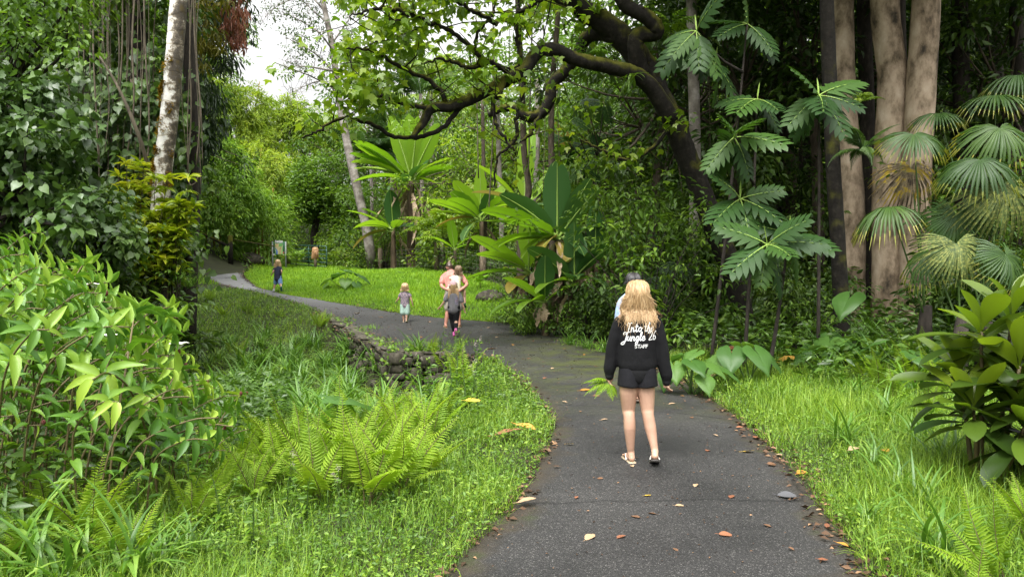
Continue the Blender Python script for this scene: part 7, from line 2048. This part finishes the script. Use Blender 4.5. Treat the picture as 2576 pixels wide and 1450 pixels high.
# ---------------------------------------------------------------- the woman in the black sweatshirt
def woman():
    r = thing('person', 'young woman with long blond hair in a black lettered sweatshirt and black shorts walking away', 'person')
    place_person(r, 1602, 1167)
    b = Acc()
    # legs
    limb(b, [(-.075, 0, .76), (-.075, .0, .60), (-.072, .015, .45), (-.070, -.01, .40), (-.066, -.022, .30), (-.058, -.012, .16), (-.052, .0, .085)], [.082, .076, .056, .050, .051, .036, .029], 14)
    limb(b, [(.062, 0, .76), (.075, .0, .60), (.085, -.015, .46), (.088, -.035, .41), (.104, -.055, .31), (.122, -.095, .19), (.130, -.115, .125)], [.082, .076, .056, .050, .050, .035, .029], 14)
    sl = foot(b, (-.052, 0, .085), -.12, 0.0, .95)
    sr = foot(b, (.130, -.115, .125), .15, .35, .95)
    # trunk, neck, head, arms
    limb(b, [(0, 0, .74), (0, .01, .86), (0, .01, 1.05), (0, 0, 1.22), (0, .01, 1.27)], [(.14, .09), (.125, .085), (.14, .09), (.155, .08), (.10, .06)], 16)
    limb(b, [(0, .01, 1.25), (0, .025, 1.36)], [.048, .046], 10)
    head(b, (0, .035, 1.425), .215)
    for s, el, ha, hd in ((-1, (-.205, .02, 1.0), (-.232, .03, .775), (-.05, .10, -1)), (1, (.200, -.02, .98), (.240, -.02, .730), (.10, .05, -1))):
        limb(b, [(s * .13, 0, 1.235), el, ha], [.042, .034, .025], 12)
        hand(b, (ha[0], ha[1], ha[2] - .0), hd, (-s * .3, 1, 0), .92, 1.2)
    solid('body', b, .0065, M_skin, r, 2)
    # sweatshirt
    a = Acc()
    limb(a, [(0, 0, .80), (0, 0, .84), (0, .005, .95), (0, .0, 1.08), (0, -.005, 1.18), (0, 0, 1.245), (0, .01, 1.285)], [(.150, .115), (.168, .125), (.168, .125), (.164, .12), (.155, .11), (.120, .088), (.065, .062)], 22)
    for s, el, wr in ((-1, (-.208, .015, 1.0), (-.234, .025, .750)), (1, (.203, -.015, .98), (.243, -.015, .705))):
        limb(a, [(s * .09, 0, 1.245), (s * .152, 0, 1.195), el, (wr[0] * .4 + el[0] * .6, wr[1], wr[2] * .4 + el[2] * .6 - .01), (wr[0], wr[1], wr[2] + .05), wr], [.048, .058, .056, .056, .054, .038], 14)
    sw = solid('sweatshirt', a, .011, cloth('black_fleece', (.0065, .0065, .0072)), r, 3)
    a = Acc()                          # ribbed hem and cuffs
    limb(a, [(0, 0, .765), (0, 0, .80)], [(.145, .112), (.152, .117)], 22)
    for wr in ((-.235, .026, .738), (.245, -.014, .692)): limb(a, [np.array(wr) + (0, 0, .03), wr], [.040, .037], 12)
    obj('ribbing', a, cloth('black_ribbing', (.013, .013, .014)), sw, sm=True)
    a = Acc()
    for s, x1 in ((-1, -.078), (1, .080)):
        limb(a, [(s * .064, 0, .84), (s * .070, 0, .76), (x1 * .98, .0, .655)], [(.085, .10), (.092, .108), (.096, .112)], 20, flat=True)
    limb(a, [(0, -.004, .84), (0, -.004, .755)], [(.10, .100), (.10, .106)], 20, flat=True)
    solid('shorts', a, .008, cloth('black_shorts', (.011, .011, .013)), r, 3)
    Mt = plainmat('tan_sandal', (.42, .33, .22), .6); Mw = plainmat('white_strap', (.68, .66, .60), .5); Mk = plainmat('dark_sole', (.05, .045, .04), .7)
    sandal('sandal', Mt, r, *sl, .95, Mw); sandal('sandal', Mk, r, *sr, .95, Mw)
    # printed lettering, laid onto the cloth
    dg = bpy.context.evaluated_depsgraph_get(); dg.update()
    bvh = BVHTree.FromObject(sw, dg)
    back = lambda x, z: (lambda h: h[0].y if h[0] is not None else -.12)(bvh.ray_cast(Vector((x, -1, z)), Vector((0, 1, 0))))
    GLY = {'I': ([[(.1, 1.35), (.0, 1.6), (.2, 1.9), (.65, 1.85), (1.2, 2.0)], [(.75, 1.88), (.62, 1.2), (.5, .3), (.25, -.35), (-.05, -.55)]], 1.15),
           'n': ([[(.05, 1), (.0, -.05)], [(.02, .45), (.3, .9), (.55, .85), (.58, .2), (.75, .02), (.98, .3)]], .98),
           't': ([[(.38, 1.75), (.28, .3), (.42, .02), (.68, .1), (.85, .35)], [(.02, 1.12), (.72, 1.2)]], .86),
           'o': ([[(.5, .98), (.15, .8), (.08, .3), (.38, .02), (.74, .25), (.76, .75), (.5, .98)], [(.6, .9), (.85, .72), (1.02, .8)]], 1.0),
           'h': ([[(.0, -.02), (.18, 1.2), (.42, 1.95), (.58, 1.75), (.35, 1.0), (.05, .4)], [(.05, .4), (.35, .92), (.6, .82), (.58, .2), (.75, .02), (.98, .3)]], .98),
           'e': ([[(.1, .42), (.62, .62), (.6, .92), (.3, .95), (.08, .55), (.18, .1), (.5, .02), (.88, .35)]], .9),
           'J': ([[(.1, 1.35), (.0, 1.6), (.2, 1.9), (.65, 1.85), (1.25, 2.0)], [(.82, 1.88), (.72, 1.0), (.6, .0), (.35, -.75), (.0, -.95), (-.2, -.7), (.1, -.35), (.6, -.05), (.95, .3)]], 1.02),
           'u': ([[(.05, 1), (.02, .3), (.2, .02), (.5, .3)], [(.6, 1), (.56, .3), (.72, .02), (.95, .3)]], .95),
           'g': ([[(.62, .9), (.3, .98), (.06, .55), (.2, .08), (.5, .2), (.66, .95)], [(.66, .95), (.62, -.1), (.45, -.7), (.15, -.72), (.12, -.4), (.6, .0), (.95, .35)]], .95),
           'l': ([[(.02, .3), (.35, 1.2), (.42, 1.85), (.25, 1.95), (.12, 1.2), (.12, .3), (.3, .02), (.55, .3)]], .58),
           "'": ([[(.2, 2.05), (.08, 1.6)]], .38),
           '2': ([[(.08, 1.55), (.25, 1.9), (.6, 1.9), (.75, 1.5), (.5, .8), (.02, .08), (.9, .12)]], 1.02),
           '6': ([[(.7, 1.95), (.35, 1.5), (.12, .8), (.15, .25), (.45, .02), (.75, .25), (.72, .7), (.45, .9), (.15, .65)]], .95),
           ' ': ([], .55),
           'S': ([[(.78, .82), (.5, 1), (.15, .9), (.12, .62), (.75, .38), (.72, .1), (.4, 0), (.08, .16)]], .95), 'T': ([[(0, .96), (.85, .96)], [(.42, .96), (.42, 0)]], .92), 'A': ([[(0, 0), (.42, 1), (.85, 0)], [(.2, .33), (.65, .33)]], .95),
           'F': ([[(.08, 0), (.08, 1)], [(.08, .95), (.72, .95)], [(.08, .5), (.62, .5)]], .80)}
    le = Acc()
    def write(txt, x0, x1, z0, xh, w, slant, rise=0.0, smoothit=True):
        tot = sum(GLY[c][1] for c in txt); sc = (x1 - x0) / tot; x = 0
        for c in txt:
            for L in GLY[c][0]:
                q = np.array([(x0 + (x + p[0] + slant * p[1]) * sc, z0 + p[1] * xh + rise * (x + p[0]) / tot) for p in L])
                if smoothit and len(q) > 2: q = curve_pts(np.column_stack([q, np.zeros(len(q))]), len(q) * 4)[:, :2]
                d = np.gradient(q, axis=0); nn = np.stack([-d[:, 1], d[:, 0]], -1); nn = nn / (np.linalg.norm(nn, axis=1, keepdims=True) + 1e-9) * w / 2
                dd = nrm(d); q[0] -= dd[0] * w * .3; q[-1] += dd[-1] * w * .3
                V = [];
                for a_, b_ in zip(q + nn, q - nn):
                    for e in (a_, b_): V.append((e[0], back(e[0], e[1]) - .004, e[1]))
                m = len(q); le.add(V, [np.array([[2 * i, 2 * i + 2, 2 * i + 3, 2 * i + 1] for i in range(m - 1)])])
            x += GLY[c][1]
    write("Into the", -.112, .118, 1.128, .037, .0072, .14, .008)
    write("Jungle '26", -.138, .140, 1.052, .037, .0072, .14, .010)
    write("STAFF", -.045, .068, .995, .028, .0046, 0, .001, False)
    obj('lettering', le, plainmat('white_print', (.80, .80, .78), .7), sw)
    # hair: a cap plus hanging locks over the back
    c = (0, .035, 1.425); hs = .215
    hr = Acc(); lay = Acc()
    limb(lay, [(0, .02, 1.47), (0, .0, 1.42), (0, -.01, 1.37)], [(.066, .076), (.078, .088), (.068, .060)], 16)
    cap = solid('hair', lay, .010, M_blond, r, 2)
    def sh(x, z, cy):
        return (back(x, min(z, 1.26)) - .008) if z < 1.29 else 1.0
    strands(hr, c, hs, 1400, .20, .024, w=.0027, wild=.02, shoulder=sh, flare=1.35, skull=1.08)
    strands(hr, c, hs, 130, .30, .028, w=.0026, wild=.03, shoulder=sh, flare=1.2, skull=1.10)
    strands(hr, c, hs, 110, .24, .04, w=.0016, wild=.05, shoulder=sh, flare=1.7)
    obj('lock', hr, M_blond, cap, sm=True).name = 'locks_of_hair'
    return r
W_ = woman()
def held_fern():
    p = W_.location + Vector((-.240, .03, .690))
    r = thing('fern_sprig', 'limp green fern sprig held in the left hand of the woman in black', 'fern', p)
    a = Acc()
    for az, th, be, L in ((3.2, 1.25, .8, .24), (3.5, 1.7, .6, .26), (2.8, 1.5, .7, .2), (3.9, 1.9, .5, .22), (4.9, 2.2, .6, .18), (5.6, 2.3, .5, .15), (3.3, 1.0, .9, .16)):
        frond(a, (0, 0, 0), az, th, be, L, 16, .055, .012, rng.uniform(.4, .7), L_LANCE, start=.12, ang=1.1, stem=.002)
    obj('foliage', a, M_fern, r)
held_fern()

# ---------------------------------------------------------------- general walker for the smaller figures
def walker(label, px, py, H, child, spec):
    """spec: legs [(hip,knee,ankle,yaw,pitch)..], arms [(shoulder,elbow,wrist,handdir)..] in metres for the left and right side"""
    r = thing('person', label, 'person'); place_person(r, px, py)
    s = H; k = 1.25 if child else 1.0
    b = Acc(); hs = spec['hs']; vox = spec.get('vox', .012)
    souls = []
    for (hip, knee, ank, yaw, pitch) in spec['legs']:
        lr = spec.get('lr', (.085, .055, .05, .028))
        hip, knee, ank = map(np.array, (hip, knee, ank))
        limb(b, [hip, (hip + knee) / 2, knee, knee * .7 + ank * .3 + np.array((0, -.012, 0)), ank], [lr[0], lr[0] * .85, lr[1], lr[2], lr[3]], 12)
        souls.append(foot(b, ank, yaw, pitch, spec.get('fs', .8)))
    tr = spec['trunk']
    limb(b, [t[0] for t in tr], [t[1] for t in tr], 14)
    hc = np.array(spec['head']); nk = np.array(tr[-1][0])
    limb(b, [nk, nk * .35 + hc * .65], [hs * .22, hs * .21], 10)
    head(b, hc, hs, spec.get('yaw', 0))
    for (sh, el, wr, hd) in spec['arms']:
        ar = spec.get('ar', (.038, .03, .022))
        limb(b, [sh, el, wr], list(ar), 10)
        hand(b, wr, hd, (0, 1, .2) if abs(hd[1]) < .8 else (0, 0, 1), spec.get('hsz', .7), 1.0)
    solid('body', b, vox, spec['skin'], r, 2)
    return r, souls
def garment(name, parts, M, r, vox=.014):
    a = Acc()
    for pts, rad in parts: limb(a, pts, rad, 14)
    return solid(name, a, vox, M, r, 2)
def hair(r, c, hs, M, length, n, yaw=0, w=.007, spread=.02, flare=1.2, cap=True, back=-.16):
    lay = Acc(); c = np.array(c)
    limb(lay, [c + (0, -.02 * hs, .24 * hs), c + (0, -.08 * hs, .05 * hs), c + (0, -.2 * hs, -.22 * hs)], [(.36 * hs, .38 * hs), (.41 * hs, .44 * hs), (.33 * hs, .26 * hs)], 14)
    if length > .1: limb(lay, [c + (0, -.22 * hs, -.2 * hs), c + (0, -.3 * hs, -.2 * hs - length * .55)], [(.33 * hs, .2 * hs), (.26 * hs, .09 * hs)], 12)
    o = solid('hair', lay, .012, M, r, 2)
    if n:
        a = Acc(); strands(a, c, hs, n, length, spread, w=w, wild=.02, yaw=yaw, flare=flare, shoulder=lambda x, z, cy: cy - .42 * hs if z < c[2] - .3 * hs else 1.0)
        obj('locks_of_hair', a, M, o, sm=True)
    return o
# person in denim shirt, almost hidden before the woman
def hidden():
    r, so = walker('dark haired person in a light denim shirt walking just ahead of the blond woman', 1592, 1012, 1.66, False, dict(hs=.225, legs=[((-.08, 0, .84), (-.08, .02, .45), (-.06, 0, .09), 0, 0), ((.08, 0, .84), (.07, .0, .45), (.05, -.1, .11), .1, .25)], fs=1.0,
        trunk=[((0, 0, .82), (.15, .10)), ((0, 0, 1.05), (.14, .09)), ((0, 0, 1.28), (.13, .09)), ((0, .01, 1.36), (.07, .06))], head=(0, .03, 1.515), arms=[((-.13, 0, 1.30), (-.18, .02, 1.05), (-.16, .12, .86), (0, .4, -1)), ((.13, 0, 1.30), (.18, .02, 1.05), (.16, .12, .86), (0, .4, -1))], skin=M_skin))
    garment('shirt', [([(0, 0, .85), (0, 0, 1.0), (0, 0, 1.2), (0, 0, 1.32), (0, .01, 1.40)], [(.16, .12), (.155, .12), (.16, .12), (.12, .10), (.075, .065)]), ([(-.08, 0, 1.34), (-.155, .01, 1.25), (-.185, .02, 1.06), (-.17, .11, .9)], [.05, .055, .055, .05]), ([(.08, 0, 1.34), (.155, .01, 1.25), (.185, .02, 1.06), (.17, .11, .9)], [.05, .055, .055, .05])], cloth('light_denim', (.30, .40, .56)), r)
    garment('shorts', [([(-.07, 0, .9), (-.08, 0, .62)], [(.10, .11), (.10, .11)]), ([(.07, 0, .9), (.075, 0, .62)], [(.10, .11), (.10, .11)])], cloth('grey_shorts', (.20, .19, .18)), r)
    hair(r, (0, .03, 1.515), .225, M_darkh, .03, 260, w=.004, spread=.006)
    r.scale = (.955, .955, .955)
    for s_ in so: sandal('sandal', plainmat('brown_sandal', (.12, .09, .07), .6), r, *s_, 1.0)
hidden()
# toddler
def toddler():
    r, so = walker('small blond child in a grey patterned top and mint shorts walking alone on the path', 1019, 812, 1.0, True, dict(hs=.20, legs=[((-.055, 0, .42), (-.05, .02, .25), (-.035, .0, .065), 0, 0), ((.055, 0, .42), (.05, .0, .25), (.045, -.06, .085), .1, .3)], fs=.62, lr=(.06, .042, .038, .024),
        trunk=[((0, 0, .42), (.10, .075)), ((0, .02, .55), (.10, .08)), ((0, 0, .72), (.10, .065)), ((0, 0, .765), (.06, .05))], head=(0, .02, .905), hsz=.55, ar=(.030, .025, .019),
        arms=[((-.11, 0, .73), (-.17, -.01, .61), (-.235, .05, .53), (-.5, .6, -.8)), ((.11, 0, .73), (.165, -.02, .60), (.195, .0, .48), (.1, .1, -1))], skin=M_skin))
    M = noisemat('flowered_grey_cotton', [(.40, (.10, .09, .11)), (.52, (.19, .17, .19)), (.60, (.45, .30, .32)), (.68, (.16, .15, .18))], 38, 3, .9, 0)
    garment('top', [([(0, 0, .44), (0, .01, .55), (0, 0, .70), (0, 0, .765)], [(.125, .095), (.12, .095), (.115, .08), (.07, .06)]), ([(-.08, 0, .74), (-.125, 0, .69)], [.05, .052]), ([(.08, 0, .74), (.125, 0, .69)], [.05, .052])], M, r, .010)
    garment('shorts', [([(-.05, 0, .45), (-.055, 0, .26)], [(.075, .085), (.078, .085)]), ([(.05, 0, .45), (.058, 0, .25)], [(.075, .085), (.078, .085)])], cloth('mint_cotton', (.36, .50, .42)), r, .010)
    hair(r, (0, .02, .905), .20, M_blond2, .10, 240, w=.005, spread=.012)
    for s_ in so: sandal('sandal', plainmat('beige_shoe', (.42, .36, .27), .6), r, *s_, .62)
    p = r.location + Vector((.20, .0, .44))
    a = Acc(); ribbons(a, [(0, 0, 0)], [math.pi + .4], [2.75], [.15], [.5], [.085], 8, 'ellip', .3, fold=.2)
    tag(obj('held_leaf', a, M_mid, loc=p), 'long green leaf trailing from the right hand of the small blond child', 'leaf')
    p = r.location + Vector((-.26, .06, .50)); a = Acc(); frond(a, (0, 0, 0), -1.2, 1.0, 1.5, .26, 14, .06, .012, .3, L_LANCE, start=.1, stem=.002)
    tag(obj('held_frond', a, M_mid, loc=p), 'small fern frond hanging from the left hand of the small blond child', 'fern')
toddler()
# man carrying a child
def man():
    r, so = walker('bowed man in a pink shirt and khaki shorts carrying a child on his back', 1141, 825, 1.75, False, dict(hs=.225, legs=[((-.09, 0, .84), (-.135, .04, .46), (-.19, -.02, .09), -.2, 0), ((.09, 0, .84), (.12, .10, .47), (.14, .02, .10), .1, .2)], fs=1.05, lr=(.095, .062, .060, .036), ar=(.052, .045, .032), hsz=1.0,
        trunk=[((0, 0, .84), (.16, .11)), ((-.02, .10, 1.05), (.16, .11)), ((-.06, .22, 1.26), (.19, .11)), ((-.09, .27, 1.34), (.11, .08))], head=(-.125, .32, 1.47), yaw=.35, skin=M_skin_r,
        arms=[((-.25, .22, 1.26), (-.29, .02, 1.02), (-.10, -.12, .92), (1, -.1, 0)), ((.16, .2, 1.26), (.33, -.02, 1.06), (.14, -.16, .90), (-1, -.2, -.2))]))
    garment('shirt', [([(0, 0, .84), (-.02, .10, 1.02), (-.05, .2, 1.22), (-.09, .27, 1.36)], [(.19, .14), (.19, .14), (.21, .14), (.09, .08)]), ([(-.18, .22, 1.30), (-.265, .18, 1.22), (-.29, .08, 1.10)], [.07, .072, .068]), ([(.10, .21, 1.30), (.2, .16, 1.22), (.29, .04, 1.12)], [.07, .072, .066])], cloth('salmon_cotton', (.56, .24, .20)), r)
    garment('shorts', [([(-.08, 0, .90), (-.11, .02, .66), (-.13, .04, .50)], [(.125, .13), (.12, .13), (.115, .125)]), ([(.08, 0, .90), (.10, .06, .66), (.12, .09, .50)], [(.125, .13), (.12, .13), (.115, .125)])], cloth('khaki_cotton', (.42, .38, .31)), r)
    lay = Acc(); c = np.array((-.125, .32, 1.47)); limb(lay, [c + (0, -.01, .055), c + (.01, -.022, .01), c + (.01, -.05, -.05)], [(.078, .085), (.086, .098), (.06, .05)], 14); solid('hair', lay, .010, M_short, r, 2)
    for s_ in so: sandal('sandal', plainmat('straw_sandal', (.40, .30, .16), .6), r, *s_, 1.05)
    L = r.location
    # the carried child
    q = thing('person', 'small brown haired child in a cream top riding on the back of the bowed man', 'person', (L.x, L.y, L.z))
    b = Acc()
    limb(b, [(.06, -.10, .92), (.065, -.06, 1.05), (.07, -.02, 1.20), (.085, .0, 1.26)], [(.10, .08), (.10, .08), (.10, .07), (.06, .05)], 12)
    limb(b, [(.085, .0, 1.25), (.10, .01, 1.34)], [.042, .042], 10); head(b, (.12, .02, 1.41), .20, .5)
    limb(b, [(-.01, -.08, .94), (-.14, .10, .95), (-.20, -.02, .74), (-.21, -.04, .66)], [.06, .05, .04, .028], 10); fl = foot(b, (-.21, -.04, .64), -.3, .3, .62)
    limb(b, [(.13, -.08, .94), (.24, .10, .93), (.27, -.02, .70), (.28, -.05, .60)], [.06, .05, .04, .028], 10); fr = foot(b, (.28, -.05, .58), .2, .5, .62)
    limb(b, [(-.02, .0, 1.20), (-.12, .14, 1.20), (-.25, .26, 1.24)], [.034, .028, .022], 10); hand(b, (-.25, .26, 1.24), (-1, .5, .2), (0, 0, 1), .55)
    limb(b, [(.16, .0, 1.20), (.17, .14, 1.22), (.06, .30, 1.25)], [.034, .028, .022], 10); hand(b, (.06, .30, 1.25), (-1, .3, 0), (0, 0, 1), .55)
    solid('body', b, .010, M_skin, q, 2)
    garment('top', [([(.06, -.11, .93), (.065, -.07, 1.06), (.07, -.02, 1.2), (.085, .0, 1.265)], [(.125, .10), (.12, .10), (.12, .085), (.065, .055)]), ([(.0, .0, 1.22), (-.07, .06, 1.20)], [.052, .05]), ([(.14, .0, 1.22), (.185, .07, 1.20)], [.052, .05])], cloth('cream_cotton', (.70, .64, .48)), q, .010)
    garment('shorts', [([(.06, -.1, .93), (-.06, .02, .96)], [(.10, .09), .075]), ([(.07, -.1, .93), (.18, .02, .95)], [(.10, .09), .075])], noisemat('striped_pink', [(.42, (.20, .10, .11)), (.5, (.42, .27, .27)), (.58, (.55, .45, .44))], 30, 1, .9, 0, (1, .1, .1)), q, .010)
    hair(q, (.12, .02, 1.41), .20, M_brownh, .13, 220, w=.005, spread=.012)
    shoe('shoe', plainmat('pale_grey_shoe', (.32, .36, .36), .6), q, *fl, .62); shoe('shoe', plainmat('dark_green_shoe', (.02, .05, .035), .5), q, *fr, .62)
man()
# girl with leggings and pink cap
def girl():
    r, so = walker('long haired girl in pink cap, grey shirt and black leggings walking behind the man', 1142, 848, 1.28, True, dict(hs=.20, vox=.010, legs=[((-.065, 0, .62), (-.045, .07, .36), (.0, .06, .075), 0, .0), ((.06, 0, .62), (.05, .0, .36), (.055, -.16, .16), 0, .75)], fs=.78, lr=(.070, .050, .046, .028), hsz=.7, ar=(.032, .027, .020),
        trunk=[((0, 0, .62), (.11, .08)), ((0, .01, .78), (.105, .075)), ((0, .01, .96), (.12, .07)), ((0, .01, 1.01), (.07, .05))], head=(-.01, .03, 1.13),
        arms=[((-.13, 0, .95), (-.20, -.03, .80), (-.31, .0, .66), (-.7, .3, -.7)), ((.13, 0, .95), (.19, -.04, .76), (.235, -.02, .60), (.2, .3, -1))], skin=M_skin))
    tp = garment('shirt', [([(0, 0, .60), (0, .01, .78), (0, .01, .93), (0, .01, 1.0)], [(.145, .105), (.135, .10), (.14, .085), (.08, .06)]), ([(-.10, 0, .96), (-.16, -.01, .87), (-.185, -.02, .82)], [.052, .055, .052]), ([(.10, 0, .96), (.155, -.015, .87), (.178, -.03, .80)], [.052, .055, .052])], cloth('grey_cotton', (.13, .125, .13)), r, .011)
    dg = bpy.context.evaluated_depsgraph_get(); dg.update(); bv = BVHTree.FromObject(tp, dg)
    a = Acc()
    for k in range(5):
        z = .88 - k * .035; V = []
        for x in np.linspace(.03, .095, 6):
            for e in (.007, -.007):
                h = bv.ray_cast(Vector((x, -1, z + e + .01 * math.sin(x * 90 + k))), Vector((0, 1, 0)))[0]; V.append((x, (h.y if h else -.1) - .004, z + e + .01 * math.sin(x * 90 + k)))
        a.add(V, [np.array([[2 * i, 2 * i + 2, 2 * i + 3, 2 * i + 1] for i in range(5)])], .2 * k)
    obj('faded_print', a, noisemat('faded_mauve_print', [(.4, (.20, .20, .30)), (.6, (.34, .20, .26))], 20, 3, .9, 0), tp)
    garment('leggings', [([(-.06, 0, .66), (-.055, .035, .5), (-.045, .07, .36), (-.025, .055, .25), (.0, .06, .11)], [.085, .077, .056, .053, .036]), ([(.06, 0, .66), (.055, .0, .5), (.05, .0, .36), (.052, -.075, .27), (.055, -.15, .19)], [.085, .077, .056, .053, .036])], cloth('black_leggings', (.010, .010, .011)), r, .010)
    M = plainmat('pink_shoe', (.62, .12, .36), .45)
    for s_ in so: shoe('shoe', M, r, *s_, .78)
    hair(r, (-.01, .03, 1.13), .20, M_blond2, .25, 300, w=.0045, spread=.02, flare=1.3)
    c = np.array((-.01, .03, 1.13)); a = Acc()
    limb(a, [c + (0, -.01, .085), c + (0, -.012, .045)], [(.062, .068), (.088, .098)], 16)
    limb(a, [c + (0, -.012, .045), c + (0, -.012, .03)], [(.088, .098), (.089, .099)], 16)
    cp = solid('cap', a, .008, cloth('pale_pink_cap', (.62, .42, .44)), r, 2)
    a = Acc(); th = np.linspace(-1.0, 1.0, 9); V = []
    for t in th:
        dx = np.array((-math.cos(t) * .9, math.sin(t) * .9, 0))
        V += [list(c + dx * .085 + (0, 0, .035)), list(c + dx * (.085 + .075 * math.cos(t) ** .6) + np.array((0, 0, .015)))]
    V2 = [(x, y, z - .008) for x, y, z in V]
    n = len(V); f = [[2 * i, 2 * i + 2, 2 * i + 3, 2 * i + 1] for i in range(8)]
    a.add(V + V2, [np.array(f + [[q + n for q in k[::-1]] for k in f] + [[2 * i + 1, 2 * i + 3, 2 * i + 3 + n, 2 * i + 1 + n] for i in range(8)])]); obj('brim', a, cloth('pink_brim', (.62, .42, .44)), cp, sm=True)
girl()
# running child
def runner():
    r, so = walker('child in a navy top and blue shorts running up the far path', 700, 735, 1.12, True, dict(hs=.20, legs=[((-.055, 0, .50), (-.13, .10, .30), (-.17, .04, .075), -.5, .05), ((.055, 0, .50), (.10, -.06, .30), (.185, -.24, .17), -.3, .9)], fs=.75, lr=(.068, .047, .043, .027), hsz=.6, ar=(.031, .026, .02), vox=.012,
        trunk=[((0, 0, .50), (.11, .08)), ((-.01, .02, .65), (.105, .08)), ((-.02, .05, .84), (.11, .07)), ((-.02, .06, .89), (.065, .05))], head=(-.03, .09, 1.02), yaw=.5,
        arms=[((-.13, .05, .83), (-.17, -.03, .68), (-.27, .10, .58), (-.6, .8, .1)), ((.10, .04, .83), (.15, -.08, .70), (.10, .06, .62), (-.3, 1, .2))], skin=M_skin))
    garment('top', [([(.01, -.01, .47), (-.01, .01, .62), (-.02, .05, .82), (-.02, .06, .89)], [(.14, .11), (.13, .10), (.125, .085), (.07, .06)]), ([(-.09, .05, .85), (-.15, .03, .77)], [.052, .052]), ([(.06, .05, .85), (.12, .0, .77)], [.052, .052])], cloth('navy_cotton', (.025, .028, .05)), r)
    garment('shorts', [([(-.05, 0, .54), (-.09, .06, .40), (-.115, .09, .33)], [(.085, .09), (.082, .088), (.078, .085)]), ([(.05, 0, .54), (.075, -.03, .40), (.095, -.05, .31)], [(.085, .09), (.082, .088), (.078, .085)])], cloth('blue_denim', (.16, .27, .50)), r)
    hair(r, (-.03, .09, 1.02), .20, M_blond2, .18, 220, yaw=.3, w=.006, spread=.025, flare=1.3)
    for s_, c in zip(so, ((.38, .38, .40), (.02, .09, .10))): shoe('shoe', plainmat('running_shoe', c, .5), r, *s_, .75)
runner()
